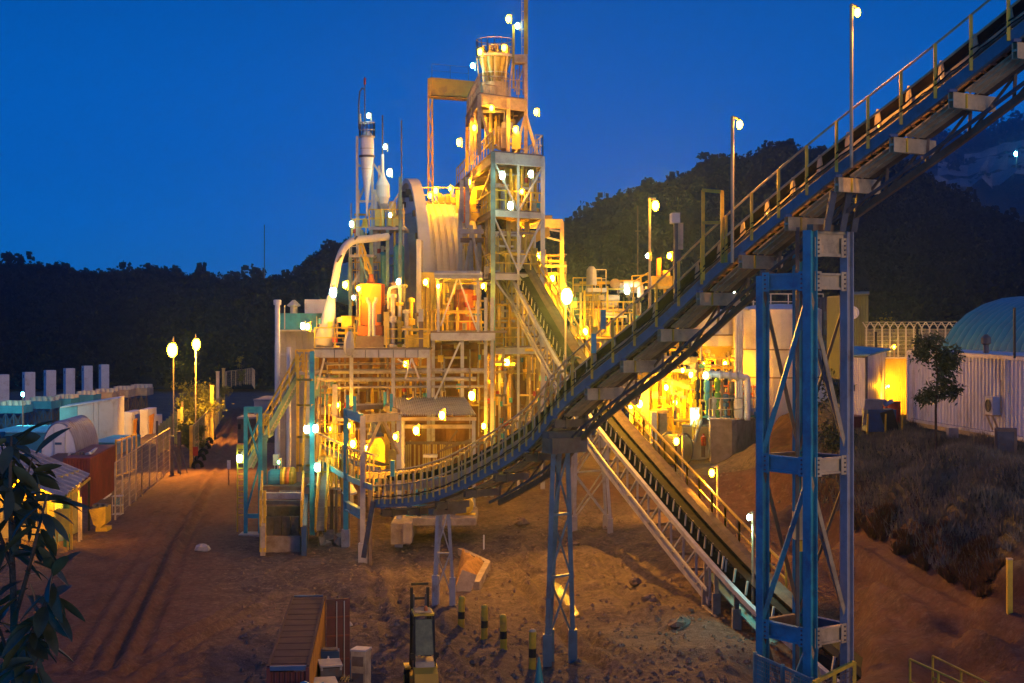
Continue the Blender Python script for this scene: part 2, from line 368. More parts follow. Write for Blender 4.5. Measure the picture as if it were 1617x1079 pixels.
def nzt(scale, det=8, rough=.65, st=(1, 1, 1)):
    mp = n.nodes.new('ShaderNodeMapping'); mp.inputs['Scale'].default_value = st; n.links.new(g.outputs['Position'], mp.inputs[0])
    t = n.nodes.new('ShaderNodeTexNoise'); t.inputs['Scale'].default_value = scale; t.inputs['Detail'].default_value = det; t.inputs['Roughness'].default_value = rough
    n.links.new(mp.outputs[0], t.inputs['Vector']); return t.outputs['Fac']
def ramp(f, stops):
    r = n.nodes.new('ShaderNodeValToRGB'); n.links.new(f, r.inputs[0]); e = r.color_ramp.elements
    while len(e) < len(stops): e.new(.5)
    for i, (p, c) in enumerate(stops): e[i].position = p; e[i].color = c+(1,)
    return r.outputs[0]
def mix(f, a, b_):
    x = n.nodes.new('ShaderNodeMix'); x.data_type = 'RGBA'; n.links.new(f, x.inputs['Factor']); n.links.new(a, x.inputs['A']); n.links.new(b_, x.inputs['B']); return x.outputs['Result']
dirt = ramp(nzt(.35), [(.3, (.075, .056, .052)), (.5, (.165, .122, .105)), (.7, (.27, .205, .17))])
speck = ramp(nzt(2.6, 12, .82), [(.36, (.04, .031, .028)), (.52, (.155, .115, .098)), (.66, (.38, .29, .23))])
dirt = mix(ramp(nzt(.9), [(.4, (.35,)*3), (.6, (.85,)*3)]), dirt, speck)
redr = ramp(nzt(.8, 9, .7, (1, .35, 1)), [(.3, (.095, .044, .034)), (.5, (.17, .08, .058)), (.7, (.23, .12, .09))])
cut = ramp(nzt(1.2, 9, .7, (1, 1, .25)), [(.3, (.05, .028, .022)), (.55, (.12, .06, .04)), (.75, (.17, .11, .06))])
gras = ramp(nzt(2.2, 9, .7), [(.3, (.06, .055, .035)), (.5, (.13, .118, .075)), (.72, (.25, .22, .145))])
a_ = n.nodes.new('ShaderNodeAttribute'); a_.attribute_name = 'kind_of_soil'; sp = n.nodes.new('ShaderNodeSeparateColor'); n.links.new(a_.outputs['Color'], sp.inputs[0])
redr = mix(ramp(nzt(1.6), [(.4, (.1,)*3), (.62, (.45,)*3)]), redr, speck)
c = mix(sp.outputs[0], dirt, redr); c = mix(sp.outputs[2], c, cut); c = mix(sp.outputs[1], c, gras)
n.links.new(c, b.inputs['Base Color'])
bp = n.nodes.new('ShaderNodeBump'); bp.inputs['Strength'].default_value = .9; bp.inputs['Distance'].default_value = .22
n.links.new(nzt(5.5, 10, .75), bp.inputs['Height']); n.links.new(bp.outputs[0], b.inputs['Normal'])
me.materials.append(m); M['soil'] = m
GNP = (xs, ds, GZ)
def hz(x, D):
    """height of the finished ground mesh"""
    i = int(np.clip(np.searchsorted(ds, D), 1, len(ds)-1)); j = int(np.clip(np.searchsorted(xs, x), 1, len(xs)-1))
    return float(GZ[i, j])
def GH(px, D): x = (px-808.5)/1400*D; return wp(x, D, hz(x, D))
# distant plain under everything
b = MB(); b.quad((-2600, 10, -1.6), (2600, 10, -1.6), (2600, 5000, -1.6), (-2600, 5000, -1.6)); b.build('plain', 'soil', kind='structure')
# puddle
mat('wet_mud', (.035, .028, .022), .22, .0, .2, 2, spec=.9, bump=.5); pz = min(hz(x, d) for x, d in pud)+.25
pp = [P(px, py, 1400*(CAMZ-pz)/(py-500)) for px, py in [(836, 900), (850, 897), (866, 905), (884, 922), (900, 945), (915, 970), (908, 974), (893, 955), (876, 935), (858, 918), (846, 908)]]
b = MB(); b.add([Vector((p.x, p.y, pz)) for p in pp], [tuple(range(len(pp)))]); b.build('puddle_water', 'wet_mud', kind='structure')

# ------------------------------------------------------------------ wooded hills
def hill(name, ridge, D0, D1, zb, n_trees, seed, tsz, dark='forest', thick=1.0, back=60):
    rs = random.Random(seed); rp_ = np.array(ridge, float); pxs = np.arange(rp_[0, 0], rp_[-1, 0]+1, 8.)
    ry = np.interp(pxs, rp_[:, 0], rp_[:, 1]); nt_ = 26; vs = []
    def pt(px, t):
        y = float(np.interp(px, rp_[:, 0], rp_[:, 1])); zr = CAMZ-(y-500)/1400*D1
        u = (px-808.5)/1400
        if t <= 1:
            D = D0+(D1-D0)*t; z = zb+(zr-zb)*(t**1.15)
            z += 2.4*noise.fractal(Vector((u*60, D*.03, seed)), 1, 2, 4)*math.sin(math.pi*t)*tsz*.7
        else:
            D = D1+(t-1)*back*2; z = zr+(zb-zr)*(t-1)**1.3
        return wp(u*D, D, z)
    ts = [i/18*1.0 for i in range(19)]+[1.15, 1.35, 1.6, 2.0]
    for px in pxs:
        for t in ts: vs.append(pt(px, t))
    m_ = len(ts); fs = [(i*m_+j, (i+1)*m_+j, (i+1)*m_+j+1, i*m_+j+1) for i in range(len(pxs)-1) for j in range(m_-1)]
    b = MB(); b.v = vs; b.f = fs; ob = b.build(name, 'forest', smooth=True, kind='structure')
    # canopy: many irregular clumps of leaf faces spread over the slope
    tv = []; tf = []
    for k in range(n_trees):
        px = rs.uniform(pxs[0], pxs[-1]); t = rs.random()**.8*1.03
        if k < n_trees*.22: t = rs.uniform(.93, 1.04)
        p = pt(px, t); s = tsz*rs.uniform(.55, 1.25)*(1.7 if rs.random() < .06 else 1)
        if px > 150 and rs.random() < thick*0: continue
        h = s*rs.uniform(.8, 1.5)
        for q in range(rs.randint(20, 30)):
            a = rs.uniform(0, 6.283); e_ = rs.uniform(-.3, 1); rr = s*(.35+.65*rs.random())*math.sqrt(max(.05, 1-e_*e_*.8))
            c = p+Vector((rr*.62*math.cos(a), rr*math.sin(a)*.8, h*(.45+.75*e_)))
            l = s*rs.uniform(.16, .34); n_ = Vector((rs.gauss(0, 1), rs.gauss(0, 1), rs.gauss(.4, .8))).normalized()
            x = n_.orthogonal().normalized(); y = n_.cross(x); i0 = len(tv)
            tv += [tuple(c+x*l*.7), tuple(c+y*l), tuple(c-x*l*.8), tuple(c-y*l*.75+n_*l*.3)]; tf.append((i0, i0+1, i0+2)); tf.append((i0, i0+2, i0+3))
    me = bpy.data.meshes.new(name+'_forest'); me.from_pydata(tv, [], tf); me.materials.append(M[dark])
    o = bpy.data.objects.new(name+'_forest', me); COL.objects.link(o); o['kind'] = 'stuff'
    return pt
hill('hill_left', [(-420, 418), (-200, 426), (0, 436), (40, 430), (75, 438), (150, 446), (230, 442), (300, 452), (430, 458), (452, 456), (475, 436), (500, 416), (545, 398), (600, 386), (680, 380), (760, 388), (880, 380), (905, 370)], 195, 290, -1, 8500, 1, 2.3)
hill('hill_behind_plant', [(820, 434), (880, 386), (905, 368), (935, 344), (960, 330), (985, 326), (1015, 300), (1045, 304), (1075, 296), (1110, 272), (1135, 264), (1168, 268), (1200, 254), (1235, 240), (1270, 252), (1310, 250), (1360, 246), (1420, 264), (1500, 314), (1600, 364), (1700, 394)], 165, 300, -1, 7500, 2, 2.3)
hill_pt = hill('hill_pit_wall', [(1150, 336), (1280, 268), (1380, 238), (1440, 228), (1490, 218), (1520, 225), (1560, 211), (1600, 198), (1650, 188), (1760, 182), (1950, 206), (2200, 306)], 560, 1000, 0, 4000, 3, 6.5, back=300)

# pale cut benches on the far pit wall
mat('pit_rock', (.16, .17, .18), .95, .0, .3, .03)
b = MB()
for t0, t1, xa in ((.63, .69, 1462), (.70, .79, 1478), (.80, .84, 1520)):
    n0 = len(b.v); m_ = 14
    for i in range(m_+1):
        px = xa+(1700-xa)*i/m_
        for t in (t0, t1): b.v.append(hill_pt(px, t+.004*math.sin(i*1.7))+Vector((0, -6, 10)))
    b.f += [(n0+2*i, n0+2*i+2, n0+2*i+3, n0+2*i+1) for i in range(m_)]
b.build('pit_terrace', 'pit_rock', kind='structure')
UP = Vector((0, 0, 1))
# ------------------------------------------------------------------ long inclined conveyor
def D1f(px): return 41.94/(1+.85*(px-808.5)/1400)
C1 = Path(smooth_path([P(x, y, D1f(x)) for x, y in [(590, 795), (646, 792), (696, 780), (740, 760), (790, 732), (840, 696), (880, 645), (940, 592), (1021, 528), (1144, 414), (1296, 288), (1450, 173), (1617, 42), (1700, -24), (1790, -96)]], 6))
c1x = Vector((.824, .566, 0))
def c1(s, a=0., u=0.): return C1.at(s)+c1x*a+UP*u
def s_of_px(path, px):
    lo, hi = 0., path.L
    for _ in range(50):
        mid = (lo+hi)/2; p = path.at(mid)
        if p.x/p.y*2400+808.5 < px: lo = mid
        else: hi = mid
    return lo
conv = thing('inclined_conveyor', 'long belt conveyor with blue side girder and yellow railing posts climbing over the yard', 'conveyor', C1.p[0])
pts1 = [C1.at(C1.L*i/90) for i in range(91)]
def sw(name, prof, m, pts=pts1, par=conv, cx=c1x):
    b = MB(); b.sweep(pts, prof, cx); return b.build(name, m, par)
chan = lambda a, w, u0, u1: [(a, u0), (a+w, u0), (a+w, u1), (a, u1)]
def c_channel(a, w, u0, u1, t): return [(a, u0), (a+w, u0), (a+w, u0+t), (a+t, u0+t), (a+t, u1-t), (a+w, u1-t), (a+w, u1), (a, u1)]
sw('girder', c_channel(0, .16, -.24, .2, .03), 'blue_slate'); sw('girder', chan(1.86, .05, -.24, .16), 'steel_brown')
sw('belt_channel', c_channel(.78, .14, .62, .98, .03), 'steel_beige_lit'); sw('belt_channel', chan(1.72, .06, .62, .95), 'steel_beige_lit')
sw('belt', [(.80, 1.42), (.98, 1.16), (1.55, 1.16), (1.76, 1.42), (1.76, 1.48), (1.53, 1.24), (1.0, 1.24), (.80, 1.48)], 'belt')
sw('return_belt', chan(.95, .65, .30, .35), 'belt')
sw('cable_tray', chan(.05, .10, .32, .40), 'steel_brown'); sw('walkway_edge', chan(.66, .05, -.02, .1), 'steel_brown')
b = MB()
for a, u in ((-.02, 1.74), (-.02, .95)): b.tube([c1(C1.L*i/90, a, u) for i in range(91)], .045, 6)
b.build('handrail', 'steel_beige_lit', conv)
sA = s_of_px(C1, 905)
b = MB(); b.tube([c1(sA+(C1.L-sA)*i/120, -.07, .58-.09*abs(math.sin(i*math.pi/5))) for i in range(121)], .03, 5); b.tube([c1(C1.L*i/150, -.09, .36-.05*abs(math.sin(i*math.pi/4))) for i in range(151)], .025, 5); b.build('sagging_cable', 'rubber', conv)
# railing posts on the straight flight, bent hoops on the curve
me_post = None
n = int((C1.L-sA)/1.62)
for k in range(n+1):
    s = sA+(C1.L-sA)*k/n; seg(conv, 'railing_post', c1(s, -.05, -.1), c1(s, -.05, 1.74), .11, .07, 'yellow')
b = MB(); hp = []
for i in range(7):
    a = math.pi/2*i/6; hp.append(Vector((.0+.26*(1-math.cos(a)), 0, 1.32+.3*math.sin(a))))
b.tube([Vector((0, 0, -.05))]+hp+[Vector((.42, 0, 1.56))], .055, 6)
me_hoop = b.mesh('hoop', 'hoop_lit_gold')
rot1 = Matrix((c1x, Vector((-c1x.y, c1x.x, 0)), UP)).transposed()
n = int(sA/.62)
for k in range(n+1): inst(conv, 'hoop', me_hoop, c1(sA*k/n, -.03, 0), rot1)
# idler frames: tapered plates with a leaning strut
b = MB(); b.slab([(-.02, -.15, .55), (-.02, .15, .55), (-.02, .13, 1.1), (-.02, .05, 1.50), (-.02, -.05, 1.50), (-.02, -.13, 1.1)], (.05, 0, 0)); b.box((.03, 0, 1.0), (.12, .06, .9))
me_idl = b.mesh('idler_frame', 'steel_beige_lit')
b = MB(); b.lathe([(0, -.30), (.075, -.30), (.075, .30), (0, .30)], (0, 0, 0), 10, ax=(1, 0, 0)); me_roll = b.mesh('roller', 'steel_dark')
n = int((C1.L-sA)/1.55)
for k in range(n):
    s = sA+(C1.L-sA)*(k+.45)/n
    f = inst(conv, 'idler_frame', me_idl, c1(s, .74, 0), rot1)
    inst(conv, 'roller', me_roll, c1(s, 1.27, 1.06), rot1)
    if k % 2 == 0:
        seg(conv, 'strut', c1(s, .72, .95), c1(s+.75, .25, .05), .07, .07, 'steel_pale'); seg(conv, 'strut', c1(s, .72, .95), c1(s-.55, .3, .05), .09, .06, 'steel_pale')
    else:
        seg(conv, 'strut', c1(s, .72, .75), c1(s, .72, .0), .08, .06, 'steel_pale')
n = int(sA/.95)
for k in range(n+1):
    s = sA*k/n; seg(conv, 'idler_frame', c1(s, .76, .0), c1(s, .76, 1.46), .05, .14, 'steel_pale'); 
    if k % 3 == 0: seg(conv, 'strut', c1(s, .72, .95), c1(s+.5, .2, .05), .06, .06, 'steel_pale')
# underside: cross beams, deck plates, lower chord and lattice
n = int(C1.L/2.75); sp_ = C1.L/n
for k in range(n+1):
    s = sp_*(k+.35)
    if s > C1.L: break
    big = s > sA
    seg(conv, 'cross_beam', c1(s, -.06, -.56), c1(s, 2.12 if big else 1.9, -.56), .22, .52 if big else .34, 'steel_beige_lit' if big else 'steel_brown', 'ibeamx')  # upper flight beams beige: lamp light put into the colour
    seg(conv, 'stiffener', c1(s+.02, .55, -.56), c1(s+.02, .62, -.56), .27, .50, 'yellow' if big else 'steel_brown')
    seg(conv, 'hanger', c1(s, .02, -.3), c1(s, .02, -.2), .24, .3, 'blue_dark')
    if k < n:
        # ribbed deck plate between two cross beams
        pts = [c1(s+sp_*q/4, 0, 0) for q in (.3, 1.2, 2.4, 3.6)]
        b = MB(); b.sweep(pts, [(.42, -.30), (.42, -.36), (.62, -.36), (.64, -.41), (.70, -.41), (.72, -.36), (1.0, -.36), (1.02, -.41), (1.08, -.41), (1.1, -.36), (1.4, -.36), (1.4, -.30)], c1x); b.build('deck_plate', 'steel_beige_lit', conv)
        for q in range(1, 6): seg(conv, 'grating_bar', c1(s+sp_*q/6, .1, -.12), c1(s+sp_*q/6, .68, -.12), .05, .08, 'steel_brown')
        b = MB(); b.sweep(pts, chan(1.45, .35, -.34, -.30), c1x); b.build('soffit_plate', 'steel_brown', conv)
s0 = s_of_px(C1, 745); s1 = s_of_px(C1, 1240); s2_ = C1.L
low = lambda s: -1.25 if s < s1 else -1.25+.0*(s-s1)
lp = [c1(s0+(s2_-s0)*i/60, 1.55, low(s0+(s2_-s0)*i/60)) for i in range(61)]
b = MB(); b.sweep(lp, chan(0, .18, -.13, .13), c1x); b.build('lower_chord', 'steel_brown', conv)
b = MB(); b.sweep([p-c1x*.55+UP*.05 for p in lp], chan(0, .10, -.06, .06), c1x); b.build('lower_chord', 'steel_dark', conv)
n = int((s2_-s0)/2.0)
for k in range(n+1):
    s = s0+(s2_-s0)*k/n; seg(conv, 'lattice_bar', c1(s, 1.62, low(s)), c1(s, 1.7, -.3), .1, .1, 'steel_brown')
    if k < n:
        s2 = s0+(s2_-s0)*(k+1)/n; seg(conv, 'lattice_bar', c1(s, 1.62, low(s)), c1(s2, 1.7, -.35), .08, .08, 'steel_brown')
        if k % 3 == 1: seg(conv, 'conduit', c1(s, 1.40, low(s)+.2), c1(s2, 1.40, low(s)+.2+(c1(s2)-c1(s)).z*0), .05, .05, 'steel_pale') if False else None
# head end: skirt, blue end plate, small platform frame and boxes on the rail
p = c1(0); seg(conv, 'tail_plate', c1(0, .0, .15), c1(0, .0, .15)+Vector((-.55, .2, -3.1)), .26, .55, 'steel_dark')
for s, hh in ((s_of_px(C1, 1112), 2.6),):
    for ds_ in (0, 1.3):
        seg(conv, 'gate_frame', c1(s+ds_, -.06, 0), c1(s+ds_, -.06, hh+1.0-ds_*.6), .13, .1, 'yellow')
    seg(conv, 'gate_frame', c1(s, -.06, hh+1.0), c1(s+1.3, -.06, hh+.2), .13, .13, 'yellow'); seg(conv, 'gate_frame', c1(s, -.06, hh-.3), c1(s+1.3, -.06, hh-1.0), .12, .12, 'yellow')
for px, mm, hh in ((942, 'blue_steel', 1.0), (957, 'blue_steel', 1.7), (624, 'blue_steel', 1.5)):
    s = s_of_px(C1, px); seg(conv, 'pull_switch', c1(s, -.16, hh-.1), c1(s, -.16, hh+.75), .22, .2, mm)
# ------------------------------------------------------------------ trestles of the inclined conveyor
def trestle(label, feet, tops, mats, foot_h, brace_n, w=.28, group='trestles carrying the inclined conveyor', horiz=()):
    th = thing('support_trestle', label, 'trestle', feet[0], group)
    for f, t in zip(feet, tops):
        seg(th, 'footing', f-UP*.4, f+UP*foot_h, w*1.9, w*1.9, mats[1]); seg(th, 'leg', f+UP*foot_h, t, w, w, mats[0], 'ibeam')
    for i, j in ((0, 1), (2, 3), (0, 3)):
        if max(i, j) >= len(feet): continue
        for k in range(brace_n):
            a0 = feet[i].lerp(tops[i], .12+.86*k/brace_n); a1 = feet[i].lerp(tops[i], .12+.86*(k+1)/brace_n)
            b0 = feet[j].lerp(tops[j], .12+.86*k/brace_n); b1 = feet[j].lerp(tops[j], .12+.86*(k+1)/brace_n)
            seg(th, 'brace', a0, b1, w*.42, w*.42, mats[2]); seg(th, 'brace', b0, a1, w*.42, w*.42, mats[2])
            if k and i < 2 and j < 2: seg(th, 'strut', a0, b0, w*.7, w*.5, mats[0])
    return th
def crossfeet(px, wid, base_px, spread=0):
    s = s_of_px(C1, px); return s
s = s_of_px(C1, 683); f0 = c1(s, .25, 0); f1 = c1(s, .95, 0)
def onz(p, extra=0): q = Vector(p); q.z = hz(q.x, q.y/K); return q
t_ = (Vector((.566, -.824, 0)))
feet = [onz(f0-c1x*.1), onz(f1+c1x*.25), onz(f0.lerp(f1, .6)-t_*.7)]
tops = [c1(s, .3, -.75), c1(s, .95, -.75), c1(s-.1, .6, -.75)]
th = trestle('low lilac grey steel trestle under the curve of the inclined conveyor left of the bollards', feet, tops, ('steel_lilac', 'steel_lilac', 'steel_lilac'), 1.5, 2, .16)
seg(th, 'head_beam', c1(s, -.1, -.8), c1(s, 1.9, -.8), .5, .3, 'steel_brown')
s = s_of_px(C1, 867); f0 = c1(s, .25, 0); f1 = c1(s, 1.0, 0)
feet = [onz(f0-c1x*.35), onz(f1+c1x*.35), onz(f0.lerp(f1, .6)-t_*.9)]
tops = [c1(s, .25, -1.4), c1(s, 1.05, -1.4), c1(s-.2, .7, -1.5)]
th = trestle('tall blue grey cross braced trestle standing in the yard beside the striped bollards', feet, tops, ('blue_slate', 'blue_slate', 'blue_slate'), 1.45, 3, .21)
seg(th, 'head_beam', c1(s, -.1, -1.25), c1(s, 1.9, -1.25), .8, .7, 'steel_brown'); seg(th, 'head_beam', c1(s, -.2, -.75), c1(s, 2.0, -.75), .5, .3, 'steel_dark')
# ------------------------------------------------------------------ blue tower
N_ = wp(10.93, 32.5, 0); tl = Vector((-1.42, 1.95, 0)); tr_ = Vector((1.60, 1.16, 0))
cor = {'near': N_, 'left': N_+tl, 'right': N_+tr_, 'far': N_+tl+tr_}
def zat(py, D): return CAMZ-(py-500)/1400*D
tower = thing('support_tower', 'tall blue steel tower of four columns carrying the right hand end of the conveyor', 'tower', Vector((N_.x, N_.y, hz(N_.x, N_.y/K))), None)
top = {'near': zat(364, 32.5), 'left': zat(436, 33.6), 'right': zat(366, 33.2), 'far': zat(400, 34.3)}
for k_, p in cor.items():
    q = Vector((p.x, p.y, hz(p.x, p.y/K)-.5)); t2 = Vector((p.x, p.y, top[k_]))
    up_ = tl if k_ in ('near', 'left') else tr_
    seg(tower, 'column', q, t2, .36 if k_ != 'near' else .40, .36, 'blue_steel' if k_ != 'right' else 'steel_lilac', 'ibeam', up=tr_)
    seg(tower, 'base_plate', Vector((p.x, p.y, q.z+.45)), Vector((p.x, p.y, q.z+.58)), .6, .6, 'blue_dark')
def lvl(a, b_, py, h, mm, D=32.5, inset=.2):
    z = zat(py, D); p = cor[a].copy(); q = cor[b_].copy(); p.z = q.z = z; d = (q-p).normalized()
    seg(tower, 'beam', p+d*inset, q-d*inset, .22, h, mm, 'ibeam')
for py in (438, 732, 1002): lvl('left', 'near', py+6, .62, 'blue_steel'); lvl('near', 'right', py+6, .60, 'steel_beige_lit'); lvl('far', 'right', py+3, .5, 'blue_dark'); lvl('left', 'far', py+3, .5, 'steel_brown')  # near-right beams beige: light of an unseen lamp put into the paint
lvl('near', 'right', 384, .95, 'steel_beige_lit')
z1 = zat(372, 32.5)
for f in (.25, .45, .72):
    p = cor['near'].lerp(cor['right'], f)-Vector((.45, -.65, 0))*.2; seg(tower, 'web_stiffener', Vector((p.x, p.y, zat(400, 32.5))), Vector((p.x, p.y, zat(368, 32.5))), .06, .16, 'steel_brown')
for py in (438, 732, 1002, 384):
    for cn, dv_ in (('near', tl), ('left', -tl), ('near', tr_), ('right', -tr_)):
        if py == 384 and (cn == 'left' or dv_ is tl): continue
        z = zat(py+6, 32.5); d = dv_.normalized(); p = cor[cn]+d*.28; nn = Vector((d.y, -d.x, 0))
        if nn.y > 0: nn = -nn
        mm = 'blue_steel' if dv_ is tl or cn == 'left' else 'steel_beige_lit'
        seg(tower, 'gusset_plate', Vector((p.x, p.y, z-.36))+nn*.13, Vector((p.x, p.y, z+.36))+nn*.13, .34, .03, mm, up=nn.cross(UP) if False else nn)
        for k in range(4): q = Vector((p.x, p.y, z-.25+.166*k))+nn*.15; seg(tower, 'bolt', q-nn*.01, q+nn*.035, .07, .07, 'steel_dark', 'tube')
def dia(a, py0, b_, py1, mm, w=.14, D=32.5):
    p = cor[a].copy(); q = cor[b_].copy(); p.z = zat(py0, D); q.z = zat(py1, D); seg(tower, 'brace', p, q, w, w, mm)
for y0, y1 in ((455, 722), (745, 992), (1012, 1230)):
    dia('near', y0, 'left', y1, 'blue_steel', .17); dia('left', y0, 'far', y1, 'steel_brown'); dia('near', y0+8, 'right', y1, 'steel_beige_lit', .13); dia('far', y0, 'right', y1, 'steel_dark', .13); dia('right', y0+10, 'far', y1, 'steel_brown', .1)
# counterweight guide frame inside the tower
gp = N_+tl*.5+tr_*.45
for a in (-.28, .28):
    p = gp+tr_.normalized()*a; seg(tower, 'guide_rail', Vector((p.x, p.y, -.2)), Vector((p.x, p.y, zat(360, 33.4))), .12, .2, 'steel_dark', 'ibeam')
cwt = thing('counterweight', 'dusty belt tensioning counterweight box hanging inside the blue tower', 'counterweight', (gp.x, gp.y, zat(850, 33.4)))
b = MB(); c = Vector((gp.x, gp.y, zat(830, 33.4))); b.box(c, (.7, .5, 1.0)); b.box(c+UP*.62, (.5, .35, .25)); b.tube([c+UP*.7, c+UP*2.5], .05, 6); b.tube([c+UP*.7+Vector((.12, 0, 0)), Vector((c.x+.12, c.y, zat(500, 33.4)))], .03, 5); b.build('weight_box', 'steel_beige_lit', cwt)
b = MB(); b.box(c-UP*.75, (.42, .3, .4)); b.build('warning_block', 'yellow', cwt)
# big lattice bearing under conveyor on top of the tower
s = s_of_px(C1, 1296)
for a in (.3, 1.1, 1.7): seg(tower, 'saddle_leg', Vector((c1(s, a).x, c1(s, a).y, zat(366, 33))), c1(s+.4, a, -.5), .22, .3, 'steel_dark')
seg(tower, 'saddle_beam', Vector((cor['near'].x, cor['near'].y, top['near']+.1)), Vector((cor['right'].x, cor['right'].y, top['right']+.1)), .3, .25, 'steel_brown')
seg(tower, 'saddle_beam', Vector((cor['left'].x, cor['left'].y, top['left']+.1)), Vector((cor['far'].x, cor['far'].y, top['far']-1.2)), .3, .25, 'steel_brown')

# ------------------------------------------------------------------ truss conveyor running down from the process tower
def D2f(px): return 27.77/((px-808.5)/1400+.39)
C2 = Path(smooth_path([P(x, y, D2f(x)) for x, y in [(757, 346), (761, 354), (828, 482), (885, 585), (931, 662), (1020, 773), (1113, 884), (1200, 977), (1300, 1064), (1430, 1175)]], 6))
c2x = Vector((.975, .222, 0))
def c2(s, a=0., u=0.): return C2.at(s)+c2x*a+UP*u
cv2 = thing('truss_conveyor', 'lattice truss conveyor sloping from the process tower down behind the blue tower', 'conveyor', C2.p[-1])
pts2 = [C2.at(C2.L*i/90) for i in range(91)]
def sw2(name, prof, m, pts=pts2): 
    b = MB(); b.sweep(pts, prof, c2x); return b.build(name, m, cv2)
sEnd = s_of_px(C2, 1118); ptl = [C2.at(sEnd*i/70) for i in range(71)]
sw2('top_chord', chan(0, .22, -.14, .14), 'steel_lilac')
sw2('top_chord', chan(1.95, .2, -.12, .12), 'steel_brown')
sw2('bottom_chord', chan(0, .22, -2.15, -1.85), 'steel_lilac', ptl[9:]); sw2('bottom_chord', chan(1.9, .2, -2.15, -1.9), 'steel_brown', ptl[9:])
sw2('cable_duct', chan(-.12, .1, -1.45, -1.3), 'steel_pale', ptl[9:])
sw2('belt_cover', [(1.2, .74), (1.45, .92), (1.85, .92), (2.05, .70), (2.0, .64), (1.8, .85), (1.5, .85), (1.25, .68)], 'belt_dusty', pts2[:78]); sw2('return_belt', chan(.6, 1.0, -.28, -.24), 'belt')
sw2('belt', [(.55, .62), (.8, .34), (1.4, .34), (1.7, .6), (1.7, .66), (1.38, .42), (.82, .42), (.55, .68)], 'belt')
n = int(sEnd/2.1)
for k in range(n+1):
    s = sEnd*k/n; s2 = sEnd*(k+1)/n
    if k >= 3:
        seg(cv2, 'lattice_bar', c2(s, .1, -1.9), c2(s, .1, -.1), .12, .12, 'steel_lilac')
        seg(cv2, 'lattice_bar', c2(s, 2.0, -1.9), c2(s, 2.0, -.1), .1, .1, 'steel_brown')
        if k < n:
            seg(cv2, 'lattice_bar', c2(s, .1, -1.95), c2(s2, .1, -.1), .12, .12, 'steel_lilac'); seg(cv2, 'lattice_bar', c2(s2, 2.0, -1.95), c2(s, 2.0, -.1), .1, .1, 'steel_brown')
        seg(cv2, 'cross_tie', c2(s, .1, -2.0), c2(s, 2.0, -2.0), .14, .14, 'steel_brown')
    for q in (0, .5):
        s3 = s+q*sEnd/n; seg(cv2, 'idler_stand', c2(s3, .55, -.05), c2(s3, .62, .62), .07, .22, 'steel_pale'); inst(cv2, 'roller', me_roll, c2(s3, 1.1, .24), Matrix((c2x, Vector((-c2x.y, c2x.x, 0)), UP)).transposed())
for k in range(12):
    s3 = sEnd+(C2.L-sEnd)*(k+.5)/13; seg(cv2, 'idler_stand', c2(s3, .45, 0), c2(s3, .55, .66), .08, .26, 'steel_pale'); inst(cv2, 'roller', me_roll, c2(s3, 1.1, .24), Matrix((c2x, Vector((-c2x.y, c2x.x, 0)), UP)).transposed())
handrail(cv2, [c2(C2.L*i/40, 2.35, .2) for i in range(3, 33)], 1.35, 2.2, 'yellow', .05)
# legs of the lower flight
for px, mm in ((1112, 'steel_beige_lit'), (1128, 'steel_beige_lit'), (1160, 'steel_dark')):
    s = s_of_px(C2, px)
    for a in (.1, 2.0):
        p = c2(s, a, -.1); seg(cv2, 'leg', p, onz(p)-UP*.2, .22, .26, mm); f = onz(p); seg(cv2, 'footing', f-UP*.3, f+UP*(1.0 if a < 1 else .6), .42, .42, 'concrete')
seg(cv2, 'tie_beam', c2(s_of_px(C2, 1114), -.1, -2.5), c2(s_of_px(C2, 1215), -.1, -2.0), .2, .45, 'steel_beige_lit'); seg(cv2, 'tie_beam', c2(s_of_px(C2, 1114), 1.9, -2.6), c2(s_of_px(C2, 1260), 1.9, -1.6), .2, .35, 'steel_brown')
sw2('spill_tray', chan(.2, 1.5, -1.0, -.94), 'green_steel', [C2.at(sEnd+(C2.L-sEnd)*i/20) for i in range(-1, 12)])
# trestle of the truss conveyor behind the mid yard
s = s_of_px(C2, 905)
fe = [onz(c2(s, -.2)), onz(c2(s, 2.3)), onz(c2(s+1.2, 2.3)), onz(c2(s+1.2, -.2))]
trestle('slender grey trestle holding up the truss conveyor beyond the tall blue grey trestle', fe, [c2(s, .1, -2.1), c2(s, 2.0, -2.1), c2(s+.6, 2.0, -2.2), c2(s+.6, .1, -2.2)], ('steel_lilac', 'concrete_pale', 'steel_lilac'), .9, 2, .2, 'trestles carrying the truss conveyor')
# ================================================================== mill hall: foundation wall, deck, mill
def zD(py, D): return CAMZ-(py-500)/1400*D
def at(px, py, D): return P(px, py, D)
def columns(par, lst, D, w, mm, name='column', kind='ibeam'):
    for px, y0, y1 in lst: seg(par, name, P(px, y1, D), P(px, y0, D), w, w, mm, kind)
def hbeam(par, px0, px1, py, D, w, h, mm, name='beam', D1=None, py1=None):
    return seg(par, name, P(px0, py, D), P(px1, py if py1 is None else py1, D1 or D), w, h, mm, 'ibeam')
rg = random.Random(11)
wall = thing('foundation_wall', 'brown board marked concrete wall under the mill deck behind the corrugated lean-to', 'wall', P(640, 800, 74))
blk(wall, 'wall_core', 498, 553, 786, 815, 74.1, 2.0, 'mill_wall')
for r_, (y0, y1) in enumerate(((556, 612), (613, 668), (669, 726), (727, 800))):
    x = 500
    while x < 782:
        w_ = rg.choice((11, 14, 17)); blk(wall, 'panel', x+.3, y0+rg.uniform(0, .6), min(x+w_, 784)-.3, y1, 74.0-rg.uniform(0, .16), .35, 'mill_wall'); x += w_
deck = thing('mill_platform', 'wide steel platform with lilac edge beam on columns in front of the brown wall', 'platform', P(590, 800, 66))
